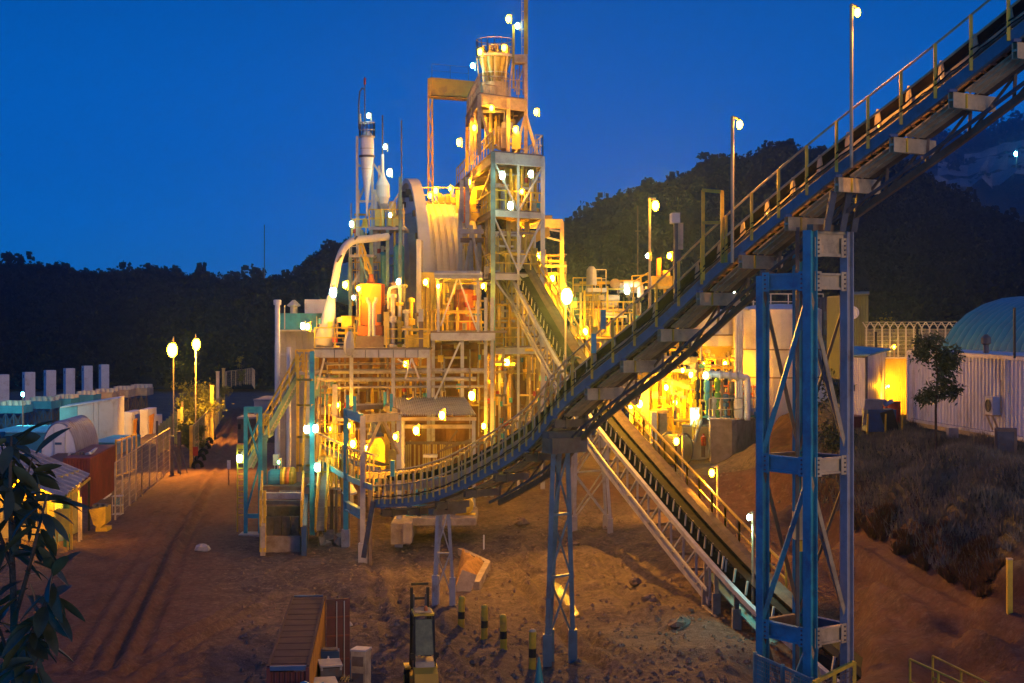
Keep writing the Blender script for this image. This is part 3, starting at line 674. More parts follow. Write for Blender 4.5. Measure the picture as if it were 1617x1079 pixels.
blk(deck, 'slab', 495, 549.5, 680, 552.5, 66, 10, 'steel_brown'); blk(deck, 'edge_beam', 495, 552.5, 678, 565, 65.9, .35, 'steel_lilac')
for px in (528, 556, 577, 598, 621, 640, 660): blk(deck, 'stiffener', px-.5, 552.7, px+.5, 564.8, 65.86, .1, 'steel_dark')
columns(deck, [(555, 565, 800), (621, 565, 780), (677, 552, 770)], 66.5, .27, 'steel_lilac'); columns(deck, [(529, 607, 790)], 65, .34, 'steel_pale'); columns(deck, [(585, 565, 790), (604, 565, 790), (512, 565, 760)], 70, .32, 'steel_brown')
for a, b_ in (((650, 566), (640, 598)), ((650, 566), (662, 598)), ((500, 615), (512, 566)), ((628, 567), (650, 582)), ((686, 632), (727, 540))): seg(deck, 'brace', P(*a, 66), P(*b_, 66), .13, .13, 'steel_pale')
for i in range(12): seg(deck, 'cross_joist', P(505+15*i, 558, 66.6), P(505+15*i, 558, 66.6)+Vector((0, 9, 0)), .2, .5, 'steel_brown', 'ibeam')
handrail(deck, [P(497, 549.5, 66), P(560, 549.5, 66)], 1.5, 1.4); handrail(deck, [P(610, 549.5, 66), P(676, 549.5, 66)], 1.4, 1.6)
pr = thing('pipe_rack', 'long grey horizontal pipes running along the brown wall below the mill platform', 'pipes', P(640, 620, 67))
for px0, px1, py, r in ((524, 764, 587, .2), (500, 752, 600, .17), (505, 768, 612, .1), (560, 700, 640, .12), (515, 640, 576, .07)): seg(pr, 'pipe', P(px0, py, 67), P(px1, py-1.5, 67.5), 2*r, 2*r, 'pipe_grey', 'tube')
for px in (548, 600, 652, 700, 742): seg(pr, 'bracket', P(px, 618, 67.3), P(px, 582, 67.3), .14, .14, 'steel_brown')
for px, y0, y1 in ((545, 566, 690), (566, 570, 650), (612, 566, 655), (640, 600, 640), (664, 566, 640), (600, 612, 700), (520, 590, 720), (536, 566, 705)): seg(pr, 'drop_pipe', P(px, y0, 68.5), P(px, y1, 68.5), .16, .16, 'pipe_grey', 'tube')
# second platform and its dark cladding
d2 = thing('side_platform', 'steel platform carrying the roofed shelter right of the mill platform', 'platform', P(720, 790, 68))
blk(d2, 'edge_beam', 680, 526, 782, 538, 67, .35, 'steel_lilac'); blk(d2, 'slab', 680, 523, 800, 526, 67, 9, 'steel_brown')
columns(d2, [(684, 538, 785), (730, 538, 632), (767, 470, 785), (777, 470, 785)], 67.5, .25, 'steel_lilac')
for i in range(8): blk(d2, 'plank', 686, 541+i*12.2, 764, 552.4+i*12.2, 70.4+.05*(i % 2), .25, 'mill_wall')
handrail(d2, [P(682, 523, 67), P(760, 523, 67)], 1.5, 1.5, 'yellow')
for px, y0, y1 in ((697, 545, 640), (742, 552, 700), (756, 545, 690)): seg(d2, 'conduit', P(px, y0, 69.8), P(px, y1, 69.8), .1, .1, 'pipe_grey', 'tube')
# lean-to roof
lt = thing('lean_to_roof', 'ribbed grey lean-to roof with pale fascia beams against the brown wall', 'roof', P(690, 790, 62))
corr_sheet('roof_sheet', lt, P(628, 657, 60), P(752, 657, 60)-P(628, 657, 60), P(623, 631, 67)-P(628, 657, 60)+Vector((0, 0, .1)), 34, .12, 'roof_grey')
blk(lt, 'fascia', 630, 659.5, 752, 664.5, 60.2, .3, 'steel_beige_lit'); blk(lt, 'beam', 634, 671, 750, 677, 61, .3, 'steel_beige_lit')
columns(lt, [(748, 660, 800), (636, 660, 800)], 61, .24, 'steel_lilac'); 
for a, b_ in (((722, 680), (700, 712)), ((690, 714), (745, 694))): seg(lt, 'brace', P(*a, 62), P(*b_, 62), .14, .14, 'steel_brown')
# ------------------------------------------------------------------ mill
mill = thing('grinding_mill', 'huge pale ribbed mill drum with a tall flange ring on the upper deck', 'mill', P(690, 545, 78))
ma = R(11); ax = Vector((math.cos(ma), math.sin(ma), 0)); mc = P(690, 470, 79.5); Rm = 8.6
n = 8; seglen = 4.3/n
for k in range(n):
    b = MB(); x0 = -1.75+seglen*k+.03; x1 = -1.75+seglen*(k+1)-.03
    b.lathe([(Rm-.12, x0-.03), (Rm, x0), (Rm, x1-.09), (Rm+.10, x1-.08), (Rm+.10, x1), (Rm-.12, x1+.03)], mc, 72, ax); b.build('shell_panel', 'mill_paint', mill)
b = MB(); b.lathe([(Rm+.05, -1.95), (10.6, -1.95), (10.6, -2.9), (10.2, -2.9), (10.2, -2.35), (Rm-2.0, -2.35)], mc, 80, ax); b.build('flange_ring', 'mill_paint', mill)
b = MB(); b.lathe([(Rm-1.0, -2.2), (Rm-1.2, -3.3), (5.2, -4.2), (3.0, -4.4), (3.0, -5.8), (2.2, -5.8)], mc, 56, ax); b.build('end_cone', 'clad_grey', mill)
b = MB(); b.lathe([(0, -9.0), (1.6, -9.0), (1.9, -8.0), (1.9, -5.6)], mc+Vector((0, 0, 1.2)), 32, ax); b.build('trunnion', 'turq', mill)
b = MB(); b.lathe([(Rm-.3, 2.55), (Rm-1.2, 2.75), (2, 3.2), (0, 3.2)], mc, 56, ax); b.build('end_plate', 'steel_dark', mill)
for i in range(22):
    a = 2*math.pi*i/22; p = mc+ax*-2.62+Vector((-ax.y*math.cos(a)*9.4, ax.x*math.cos(a)*9.4, 9.4*math.sin(a))); seg(mill, 'bolt_block', p-ax*.35, p+ax*.35, .5, .5, 'steel_brown')
gd = thing('mill_guard', 'flat sided pale guard housing beside the mill drum lit yellow near its foot', 'guard', P(662, 545, 71))
blk(gd, 'guard_panel', 657.5, 378, 665, 545, 71.2, 3.0, 'mill_paint'); blk(gd, 'guard_panel', 665.3, 430, 686, 545, 71.4, 2.8, 'clad_lit_yellow'); blk(gd, 'guard_panel', 686.3, 440, 727, 524, 71.6, 2.0, 'clad_lit_yellow')  # yellow lower panels: lamp light at the guard's foot put into colour
for px in (672, 679, 697, 708, 718): blk(gd, 'batten', px-.4, 441, px+.4, 524, 71.3, .2, 'steel_brown')
# duct elbow with funnel
du = thing('elbow_duct', 'fat pale duct curving down from the vessel tower at the left of the mill', 'duct', P(520, 545, 70))
b = MB(); b.tube(smooth_path([P(612, 374, 72), P(585, 377, 71), (P(560, 380, 70)), P(545, 390, 69.5), P(535, 412, 69), P(528, 448, 69), P(523, 470, 69)], 6), .30, 14); b.build('pipe', 'mill_paint', du, smooth=True)
b = MB(); b.tube([P(523, 468, 69), P(519, 500, 68.5), P(510, 548, 68)], [.33, .55, .75], 16); b.build('funnel', 'mill_paint', du, smooth=True)
for px, py, D in ((560, 380, 70), (536, 410, 69), (526, 455, 69)): seg(du, 'flange', P(px-1.2, py-.6, D), P(px+1.2, py+.8, D), .85, .85, 'steel_dark', 'tube')
# vessel tower
vt = thing('vessel_tower', 'slim white cyclone vessel with conical bottom in a steel frame at the upper left', 'vessel', P(580, 545, 74))
b = MB(); o = P(579.5, 330, 74); zt = zD(222, 74)-o.z
b.lathe([(0, -.6), (.08, -.6), (.10, .3), (.56, zD(250, 74)-o.z), (.58, zD(249, 74)-o.z), (.58, zt), (.5, zt+.4), (.2, zt+.8), (0, zt+.8)], o, 24); b.build('vessel_body', 'white_clean', vt, smooth=False)
b = MB(); b.lathe([(.58, 0), (.66, 0), (.66, .18), (.58, .18)], (o.x, o.y, zD(249, 74)), 24); b.build('band', 'steel_dark', vt)
for y_ in (236, 268, 290): b = MB(); r_b = .58 if y_ < 249 else .58*(316-y_)/67+.05; b.lathe([(r_b-.03, 0), (r_b+.03, 0), (r_b+.03, .07), (r_b-.03, .07)], (o.x, o.y, zD(y_, 74)), 20); b.build('weld_band', 'steel_pale', vt)
b = MB(); b.lathe([(.1, 0), (.66, 0), (.66, .14), (.1, .14)], (o.x, o.y, zD(218, 74)), 20); b.build('top_deck', 'steel_pale', vt)
ring = [Vector((o.x+.64*math.cos(i*math.pi/6), o.y+.64*math.sin(i*math.pi/6), zD(217, 74))) for i in range(13)]; handrail(vt, ring, 1.2, .6, 'steel_pale', .035)
columns(vt, [(564, 215, 372), (588, 250, 545), (593, 300, 420)], 74, .2, 'steel_pale'); columns(vt, [(566, 300, 545), (599, 262, 420)], 77, .2, 'steel_pale')
for y in (262, 318): hbeam(vt, 564, 589, y, 74, .15, .2, 'steel_pale')
for a, b_ in (((566, 318), (588, 265)), ((588, 256), (602, 277)), ((589, 300), (603, 330)), ((566, 368), (588, 322))): seg(vt, 'brace', P(*a, 74.5), P(*b_, 74.5), .16, .16, 'steel_pale')
seg(vt, 'mast', P(576, 200, 74), P(576, 122, 74), .1, .1, 'steel_dark', 'tube'); b = MB(); b.tube([P(567, 205, 74), P(566.5, 165, 74), P(568, 145, 74), P(572, 139, 74), P(576, 142, 74)], .07, 6); b.build('vent_pipe', 'steel_dark', vt)
seg(vt, 'aerial_tip', P(576, 134, 74), P(576, 124, 74), .2, .2, 'red_drum', 'tube'); seg(vt, 'lightning_rod', P(604, 265, 75), P(604, 182, 75), .12, .12, 'steel_dark', 'tube'); seg(vt, 'pipe', P(568, 203, 74.5), P(568, 180, 74.5), .28, .28, 'steel_pale', 'tube')
vs = thing('small_vessel', 'short white cone vessel with pipes behind the slim cyclone vessel', 'vessel', P(603, 360, 75))
b = MB(); o = P(604, 330, 75); b.lathe([(0, -.5), (.1, -.5), (.62, 1.0), (.62, 2.0), (.25, 2.7), (.14, 3.2), (.14, 4.6), (0, 4.6)], o, 20); b.build('vessel_body', 'white_clean', vs)
for px in (597, 611): seg(vs, 'leg', P(px, 360, 75), P(px, 322, 75), .14, .14, 'steel_pale')
blk(vs, 'control_box', 614, 318, 624, 342, 73.5, 1, 'clad_lit_yellow')
vd = thing('vessel_deck', 'small platform with yellow railing and stair under the cyclone vessel', 'platform', P(590, 545, 73))
blk(vd, 'floor', 582, 358, 640, 363, 72.5, 5, 'steel_lilac'); blk(vd, 'hopper_box', 592, 330, 606, 357, 73.5, 1.5, 'clad_lit_yellow'); blk(vd, 'hopper_box', 612, 340, 630, 357, 74, 1.5, 'clad_lit_yellow'); blk(vd, 'floor', 551, 402, 590, 406, 72, 4, 'steel_lilac')
handrail(vd, [P(583, 358, 72.5), P(638, 358, 72.5)], 1.4, 1.1); handrail(vd, [P(552, 402, 72), P(572, 402, 72)], 1.3, 1.0, 'steel_pale')
columns(vd, [(553, 406, 545), (571, 363, 545), (586, 363, 545), (612, 363, 452), (632, 280, 452)], 72.5, .26, 'green_steel')
stairs(vd, P(584, 452, 71.5), P(568, 406, 71.5), (0, 1, 0), 1.1, 9)
for a, b_ in (((556, 450), (584, 408)), ((634, 300), (615, 330))): seg(vd, 'brace', P(*a, 72.5), P(*b_, 72.5), .16, .16, 'steel_pale')
bt = thing('round_tank', 'blue grey upright tank pair between the cyclone vessel and the mill ring', 'tank', P(620, 460, 74))
for px, r, y0, y1, D in ((605, .40, 404, 452, 74), (630, .45, 391, 450, 73)):
    b = MB(); o = P(px, y1, D); h = zD(y0, D)-o.z; b.lathe([(r, 0), (r, h), (r*.5, h+.3), (0, h+.35)], o, 22); b.build('tank_body', 'turq', bt)
# machines on the mill deck
oh = thing('motor_housing', 'bright orange upright machine housing with two pale bent pipes on the mill deck', 'housing', P(585, 548, 68))
blk(oh, 'body', 568, 448, 602, 514, 68, 3.2, 'orange'); blk(oh, 'plinth', 565, 515, 604, 530, 67.7, 3.6, 'orange'); blk(oh, 'skid', 562, 531, 606, 549, 67.5, 4, 'steel_brown'); blk(oh, 'access_hatch', 594.5, 496, 602.5, 509, 67.9, .2, 'steel_dark')
b = MB(); o = P(586, 447, 70); b.lathe([(.36, 0), (.36, .1), (.22, .3), (.16, .62), (.24, .66), (0, .72)], o, 14); b.build('vent_cap', 'orange', oh)
for sgn, px in ((-1, 584), (1, 590)):
    b = MB(); b.tube(smooth_path([P(587+sgn*7, 470, 67.6), P(587+sgn*6, 476, 67.6), P(px, 484, 67.6), P(px, 525, 67.6), P(px+sgn*2, 532, 67.6), P(px+sgn*16 if sgn > 0 else px-2, 534, 67.6)], 4), .13, 8); b.build('bent_pipe', 'steel_pale', oh)
blk(oh, 'rib', 567.4, 449, 569, 514, 67.9, .2, 'yellow')
def cabinet(label, px0, py0, px1, py1, D, mm, dep=1.2, name='electrical_cabinet', cat='cabinet', doors=1, group=None):
    t = thing(name, label, cat, P((px0+px1)/2, py1, D), group); blk(t, 'body', px0, py0, px1, py1, D, dep, mm)
    w = (px1-px0)/doors
    for k in range(doors): blk(t, 'door', px0+k*w+w*.08, py0+(py1-py0)*.05, px0+(k+1)*w-w*.08, py1-(py1-py0)*.06, D-.05, .06, mm)
    blk(t, 'top_cap', px0-.4, py0-1, px1+.4, py0, D-.08, dep+.2, mm)
    return t
cabinet('tall narrow beige cabinet right of the orange housing', 606, 494, 615, 545, 67.5, 'clad_lit_yellow')
cabinet('low wide yellow enclosure at the left of the mill deck', 539, 500, 556, 520, 68, 'yellow', 2)
cabinet('stepped yellow box below the mill ring on the deck', 640, 530, 678, 549, 67, 'yellow', 2, 'equipment_box', 'box', 3)
cabinet('slim grey control panel on a post at the deck edge', 661, 489, 668, 508, 66.3, 'steel_lilac', .5, 'control_panel', 'panel'); t = bpy.data.objects['control_panel']; seg(t, 'post', P(664, 549, 66.4), P(664, 508, 66.4), .25, .25, 'steel_brown'); seg(t, 'post', P(667, 549, 66.4), P(667, 508, 66.4), .12, .12, 'steel_brown')
gb = thing('gearbox', 'dark round gear reducer with flanged pipes standing before the mill ring', 'gearbox', P(622, 548, 68))
b = MB(); o = P(622, 549, 68.5); b.lathe([(.7, 0), (.7, .6), (.5, .8), (.5, 2.4), (.75, 2.5), (.75, 3.2), (.4, 3.6), (.4, 5.0), (0, 5.1)], o, 18); b.build('casing', 'steel_brown', gb)
for i, (dx, h) in enumerate(((-5, 3.8), (6, 3.2), (12, 4.6), (17, 2.6), (24, 3.5), (30, 2.4))):
    b = MB(); o = P(622+dx+3, 549, 67.6+.3*(i % 3)); b.lathe([(.35, 0), (.35, .2), (.16, .3), (.16, h*.5), (.32, h*.5), (.32, h*.62), (.16, h*.64), (.16, h), (.3, h), (.3, h+.25), (0, h+.3)], o, 12); b.build('valve_column', ('pipe_grey', 'yellow', 'steel_dark')[i % 3], gb)
b = MB(); b.tube(smooth_path([P(614, 488, 67.8), P(614, 462, 67.8), P(618, 455, 67.8), P(628, 453, 67.8), P(631, 460, 67.8), P(631, 500, 67.8)], 4), .12, 8); b.build('loop_pipe', 'steel_pale', gb)
tr = thing('hanging_tarpaulin', 'grey tarpaulin bundle hanging over the lilac edge beam of the mill platform', 'tarpaulin', P(551, 562, 65.4))
b = MB(); o = P(551.5, 561, 65.6)
b.lathe([(0, -.1), (.25, .0), (.42, .5), (.36, 1.2), (.22, 1.7), (.08, 1.75), (0, 1.75)], o, 11)
for v in b.v: v.x += .06*math.sin(v.z*9+v.y*5); v.y += .05*math.sin(v.x*17)
b.build('cloth', 'clad_grey', tr)
# roofed shelter and orange tank
sh = thing('roofed_shelter', 'open shelter with thick grey roof and V braces right of the mill drum', 'shelter', P(722, 524, 67))
blk(sh, 'roof', 686, 428, 760, 440, 66.5, 6, 'roof_grey'); blk(sh, 'fascia', 685, 431, 761, 434, 66.35, .2, 'steel_pale'); columns(sh, [(692, 440, 524), (755, 440, 524)], 67, .2, 'steel_lilac'); columns(sh, [(697, 440, 524), (750, 440, 524)], 72, .18, 'steel_lilac')
for a, b_ in (((722, 441), (696, 515)), ((725, 441), (752, 518))): seg(sh, 'brace', P(*a, 67), P(*b_, 67), .12, .12, 'steel_pale')
blk(sh, 'duct_box', 700, 441, 746, 446, 68, 2, 'steel_dark')
ot = thing('orange_tank', 'rust orange upright tank under the roofed shelter', 'tank', P(734, 524, 70))
b = MB(); o = P(734, 524, 71); h = zD(458, 71)-o.z; b.lathe([(.95, 0), (.95, .1), (.88, .12), (.88, h-.3), (.7, h), (.2, h+.12), (0, h+.12)], o, 26); b.build('tank_body', 'orange', ot)
seg(ot, 'ladder_pipe', P(724, 524, 69.6), P(724, 462, 69.6), .08, .08, 'steel_brown', 'tube')
# ================================================================== process tower
pt = thing('process_tower', 'tall three level steel process tower ablaze with lamps at the centre of the plant', 'tower', wp(-1.5, 70, 0))
n1 = (-1.5, 70); r1 = (2.5, 72); l1 = (-5.5, 88); f1_ = (-1.4, 90)
def TP(c, z): return wp(c[0], c[1], z)
def lerp2(a, b_, t): return (a[0]+(b_[0]-a[0])*t, a[1]+(b_[1]-a[1])*t)
zl = [3, 12.5, 18.4, 23.4, 28.0]
for c, mm in ((n1, 'green_steel'), (r1, 'steel_lilac'), (l1, 'steel_beige_lit'), (f1_, 'steel_brown'), (lerp2(n1, l1, .5), 'steel_beige_lit'), (lerp2(n1, r1, .5), 'steel_pale')):
    cw_ = .36 if c != lerp2(n1, r1, .5) else .2; seg(pt, 'column', TP(c, 1), TP(c, 28 if c != lerp2(n1, r1, .5) else 27.4), cw_, cw_, mm, 'ibeam')
for z in zl[1:]:
    hh = .9 if z == 28 else .5
    for a, b_, mm in ((n1, r1, 'steel_pale'), (n1, l1, 'steel_brown'), (l1, f1_, 'steel_brown'), (r1, f1_, 'steel_brown')):
        seg(pt, 'beam', TP(a, z-hh/2), TP(b_, z-hh/2), .3, hh, mm, 'ibeam')
    b = MB(); b.slab([TP(n1, z+.02), TP(r1, z+.02), TP(f1_, z+.02), TP(l1, z+.02)], (0, 0, .1)); b.build('deck', 'steel_brown', pt)
for i in range(10): c = lerp2(n1, l1, (i+.5)/10); c2_ = lerp2(r1, f1_, (i+.5)/10); seg(pt, 'joist', TP(c, 27.5), TP(c2_, 27.5), .2, .4, 'steel_beige_lit', 'ibeam')
handrail(pt, [TP(r1, 28.1), TP(lerp2(r1, f1_, .5), 28.1)], 1.6, 1.6, 'steel_pale'); handrail(pt, [TP(lerp2(r1, n1, .15), 28.1), TP(r1, 28.1)], 1.6, 1.2, 'steel_pale'); handrail(pt, [TP(n1, 28.1), TP(l1, 28.1)], 1.6, 2.2, 'yellow')
for z in zl[1:4]: handrail(pt, [TP(n1, z+.1), TP(l1, z+.1)], 1.5, 2.0, 'yellow'); handrail(pt, [TP(n1, z+.1), TP(r1, z+.1)], 1.5, 1.2, 'yellow')
mid = lerp2(n1, r1, .5)
for a, z0, b_, z1, mm in ((n1, 27.4, mid, 23.4, 'steel_pale'), (r1, 27.2, mid, 23.4, 'steel_pale'), (n1, 23, mid, 18.6, 'steel_pale'), (r1, 23, mid, 18.6, 'steel_pale'), (n1, 18, r1, 12.7, 'steel_lilac'), (n1, 27, lerp2(n1, l1, .5), 23.5, 'steel_beige_lit'), (l1, 27, lerp2(n1, l1, .5), 23.5, 'steel_beige_lit'), (n1, 18.5, lerp2(n1, l1, .5), 23, 'steel_beige_lit')):
    seg(pt, 'brace', TP(a, z0), TP(b_, z1), .13, .13, mm)
# profiled cladding set back behind the front columns
for z0, z1 in ((18.7, 22.9), (23.6, 27.3), (12.8, 17.8)):
    for k in range(8):
        if rg.random() < .12: continue
        a = lerp2(lerp2(n1, l1, .13), lerp2(r1, f1_, .13), k/8+.008); b_ = lerp2(lerp2(n1, l1, .13), lerp2(r1, f1_, .13), (k+1)/8-.012)
        o = TP(a, z0); u = TP(b_, z0)-o; corr_sheet('cladding_panel', pt, o, u, Vector((0, 0, z1-z0-rg.choice((0, 0, .7, 1.6)))), 3, .06, 'clad_lit_yellow')
for z0, z1 in ((18.7, 22.9), (23.6, 26.6)):
    for k in range(9):
        if k in (4, 5) or rg.random() < .15: continue
        a = lerp2(n1, l1, k/9+.01); b_ = lerp2(n1, l1, (k+1)/9-.01); o = TP(a, z0)+Vector((.5, .1, 0)); corr_sheet('cladding_panel', pt, o, TP(b_, z0)-TP(a, z0), Vector((0, 0, z1-z0-rg.choice((0, .8, 1.5)))), 3, .06, rg.choice(('clad_lit_yellow', 'orange', 'clad_lit_yellow')))
# machinery inside each storey
for i in range(60):
    z = rg.choice(zl[1:4]); c = lerp2(lerp2(n1, l1, rg.uniform(.02, .1)), lerp2(r1, f1_, rg.uniform(.02, .1)), rg.uniform(.05, .95)); h = rg.uniform(.8, 3.8)
    seg(pt, 'pipe', TP(c, z+.1), TP(c, z+h), .14+.2*rg.random(), .2, rg.choice(('yellow', 'pipe_grey', 'steel_pale', 'clad_lit_yellow')), 'tube')
for i in range(24):
    z = rg.choice(zl[1:4])+rg.uniform(1.5, 4); a = lerp2(n1, l1, .06); b_ = lerp2(r1, f1_, .06); t0 = rg.uniform(0, .5)
    seg(pt, 'pipe', TP(lerp2(a, b_, t0), z), TP(lerp2(a, b_, t0+.4), z), .2, .2, rg.choice(('yellow', 'pipe_grey', 'steel_pale')), 'tube')
# upper storey
n2 = (-2.66, 72); r2 = (1.15, 74); l2 = (-4.05, 80); f2 = (-.3, 82)
for c, mm in ((n2, 'steel_beige_lit'), (r2, 'steel_beige_lit'), (l2, 'yellow'), (f2, 'steel_brown'), (lerp2(n2, r2, .62), 'steel_beige_lit'), (lerp2(n2, l2, .55), 'steel_beige_lit')): seg(pt, 'column', TP(c, 28.1), TP(c, 33), .3, .3, mm, 'ibeam')
for a, b_ in ((n2, r2), (n2, l2), (l2, f2), (r2, f2)): seg(pt, 'beam', TP(a, 32.6), TP(b_, 32.6), .3, 1.0, 'steel_beige_lit' if a == n2 and b_ == r2 else 'steel_brown', 'ibeam')
b = MB(); b.slab([TP(n2, 33.1), TP(r2, 33.1), TP(f2, 33.1), TP(l2, 33.1)], (0, 0, .1)); b.build('deck', 'steel_brown', pt)
seg(pt, 'brace', TP(n2, 32.2), TP(lerp2(n2, r2, .3), 28.2), .2, .2, 'steel_beige_lit'); seg(pt, 'brace', TP(r2, 32), TP(lerp2(n2, r2, .75), 28.2), .2, .2, 'steel_beige_lit'); seg(pt, 'brace', TP(r2, 31.8), wp(2.1, 73, 28.2), .2, .2, 'steel_beige_lit')
for px, y0, y1, mm in ((798, 202, 234, 'steel_beige_lit'), (815, 212, 236, 'clad_lit_yellow')): blk(pt, 'machine_box', px-7, y0, px+7, y1, 73.5, 2.5, mm)
b = MB(); o = P(801, 202, 74.5); b.lathe([(.5, -.2), (.5, .4), (.2, .7), (.2, 1.0), (0, 1.1)], o, 14); b.build('machine_cap', 'steel_pale', pt)
for px, y0, y1 in ((768, 185, 232), (775, 176, 230), (783, 192, 228), (788, 200, 235), (750, 178, 240), (744, 190, 245)): seg(pt, 'pipe', P(px, y0, 74.5), P(px, y1, 74.5), .3, .3, rg.choice(('yellow', 'steel_beige_lit', 'clad_lit_yellow')), 'tube')
b = MB(); b.tube([P(762, 176, 73.5), P(797, 176, 73.5), P(797, 192, 73.5)], .14, 8); b.build('pipe', 'steel_pale', pt)
handrail(pt, [TP(n2, 33.2), TP(l2, 33.2)], 1.5, 1.4, 'steel_beige_lit'); handrail(pt, [TP(n2, 33.2), TP(r2, 33.2)], 1.4, .9, 'steel_beige_lit', .035)
# left side bays, head chute, stairs
ch = thing('head_chute', 'angular steel chute at the upper end of the truss conveyor with a dark opening', 'chute', P(757, 345, 77))
b = MB(); b.slab([P(741, 318, 76.5), P(749, 296, 76.5), P(764, 293, 76.5), P(773, 306, 76.5), P(772, 336, 76.5), P(757, 352, 76.5), P(744, 345, 76.5)], (0, 2.4, 0)); b.build('hood', 'clad_lit_yellow', ch); blk(ch, 'opening', 752, 299, 763, 315, 76.4, .12, 'black'); blk(ch, 'drive_box', 762, 318, 775, 328, 75.8, 1.2, 'steel_pale')  # black plate stands for the shade inside the chute mouth
lb = thing('chute_bay', 'open steel bay full of pipes between the mill drum and the truss conveyor', 'frame', P(745, 524, 74))
columns(lb, [(744, 356, 524), (757, 356, 524), (727, 330, 524), (790, 440, 700), (738, 280, 360), (729, 285, 350)], 74, .34, 'steel_lilac'); columns(lb, [(733, 300, 524), (775, 420, 640)], 79, .3, 'steel_brown')
for y, mm in ((362, 'steel_lilac'), (376, 'steel_brown'), (438, 'steel_lilac')): blk(lb, 'beam', 727, y, 764, y+7, 73.8, .4, mm)
for a, b_ in (((745, 360), (757, 432)), ((733, 432), (744, 380)), ((757, 520), (744, 445))): seg(lb, 'brace', P(*a, 73.6), P(*b_, 73.6), .22, .22, 'steel_lilac')
blk(lb, 'clad_panel', 728, 300, 740, 352, 76, .3, 'orange'); blk(lb, 'clad_panel', 720, 300, 727.5, 350, 77, .3, 'clad_lit_yellow'); blk(lb, 'clad_panel', 746, 382, 757, 424, 76, .3, 'orange'); blk(lb, 'clad_panel', 735, 384, 745, 430, 77, .3, 'steel_dark')
blk(lb, 'landing', 764, 421, 790, 440, 72, 3, 'steel_lilac'); blk(lb, 'landing', 763, 446, 782, 450, 71.5, 3, 'steel_lilac'); blk(lb, 'dark_column', 788, 463, 799, 545, 73, 2, 'steel_dark')
for px, y0, y1 in ((769, 340, 420), (777, 352, 420), (783, 372, 520), (736, 385, 520), (748, 380, 440), (770, 452, 520)): seg(lb, 'pipe', P(px, y0, 75), P(px, y1, 75), .22, .22, rg.choice(('yellow', 'pipe_grey', 'clad_lit_yellow')), 'tube')
# cyclone cluster on the top
cc = thing('cyclone_cluster', 'ring of small cyclone separators flaring from a tub at the very top of the tower', 'cyclones', wp(-1.5, 77, 33.2))
o = wp(-1.5, 77, 33.25); zt_ = zD(133, 77)
b = MB(); b.lathe([(1.2, 0), (1.2, zt_-o.z+.1), (1.05, zt_-o.z+.1), (1.05, .1)], o, 24); b.build('tub', 'steel_beige_lit', cc)
zr = zD(92, 77); b = MB(); b.lathe([(.9, 0), (1.62, 0), (1.62, .22), (.9, .22)], (o.x, o.y, zr), 28); b.build('ring_platform', 'steel_pale', cc)
b = MB(); b.lathe([(0, -.05), (.34, -.05), (.34, .7), (.18, .72), (.18, 1.3), (0, 1.3)], (0, 0, 0), 12); b2 = MB()
cy_m = MB(); cy_m.lathe([(.06, -2.3), (.09, -2.3), (.30, -.5), (.30, .25), (.12, .27), (.12, .75), (0, .75)], (0, 0, 0), 12); me_cy = cy_m.mesh('cyclone', 'clad_lit_yellow')
for i in range(12):
    a = 2*math.pi*i/12+.2; d = Vector((math.cos(a), math.sin(a), 0)); p = Vector((o.x, o.y, zr+.15))+d*1.15
    rot = d.cross(UP).normalized(); inst(cc, 'cyclone', me_cy, p, Matrix.Rotation(.22, 3, d.cross(UP)) if False else Matrix.Rotation(-.2, 3, rot))
    seg(cc, 'feed_pipe', Vector((o.x, o.y, zr+1.0)), p+Vector((0, 0, .1)), .12, .12, 'steel_beige_lit', 'tube')
b = MB(); b.lathe([(.35, -2.2), (.35, 1.1), (.15, 1.3), (0, 1.3)], (o.x, o.y, zr), 16); b.build('distributor', 'steel_beige_lit', cc)
for i in range(8):
    a = 2*math.pi*i/8; d = Vector((math.cos(a), math.sin(a), 0)); seg(cc, 'strut', o+d*1.2+UP*.6, Vector((o.x, o.y, zr))+d*1.55, .12, .12, 'steel_beige_lit')
handrail(cc, [Vector((o.x+1.6*math.cos(a), o.y+1.6*math.sin(a), zr+.2)) for a in (math.pi*2*i/16 for i in range(17))], 1.35, .7, 'steel_pale', .035)
for z in (zt_+.1,): handrail(cc, [Vector((o.x+1.25*math.cos(a), o.y+1.25*math.sin(a), z)) for a in (math.pi*2*i/12 for i in range(13))], .8, .7, 'steel_pale', .035)
mst = thing('yellow_mast', 'yellow box mast rising out of the picture top beside the cyclone ring', 'mast', P(830, 237, 74))
seg(mst, 'mast_section', P(830.5, 86, 74), P(830.5, -60, 74), .34, .34, 'yellow_crane'); seg(mst, 'post', P(830.5, 237, 74), P(830.5, 86, 74), .30, .30, 'steel_beige_lit', 'ibeam'); blk(mst, 'landing', 812, 86, 832, 99, 73.6, 1.2, 'steel_beige_lit'); seg(mst, 'rod', P(824, 98, 74), P(824, -40, 74), .06, .06, 'steel_pale'); seg(mst, 'pillar', P(811, 140, 74), P(811, 40, 74), .2, .2, 'yellow'); seg(mst, 'brace', P(812, 145, 74), P(829, 100, 74), .12, .12, 'steel_beige_lit')
for i in range(9): seg(mst, 'rung', P(824, 88-i*14, 74), P(829, 88-i*14, 74), .06, .06, 'steel_pale')
for px, y0, y1 in ((820, 98, 150), (826, 98, 150), (816, 110, 150)): seg(mst, 'post', P(px, y1, 74.3), P(px, y0, 74.3), .12, .12, 'steel_beige_lit')
cr = thing('gantry_crane', 'yellow gantry girder on one tall lattice leg above the mill', 'crane', P(680, 320, 80))
b = MB(); b.slab([P(676.5, 124, 80), P(681, 122, 80), P(764, 130, 80), P(764, 156, 80), P(681, 150, 80), P(676.5, 147, 80)], (0, 1.0, 0)); b.build('girder', 'yellow_crane', cr)
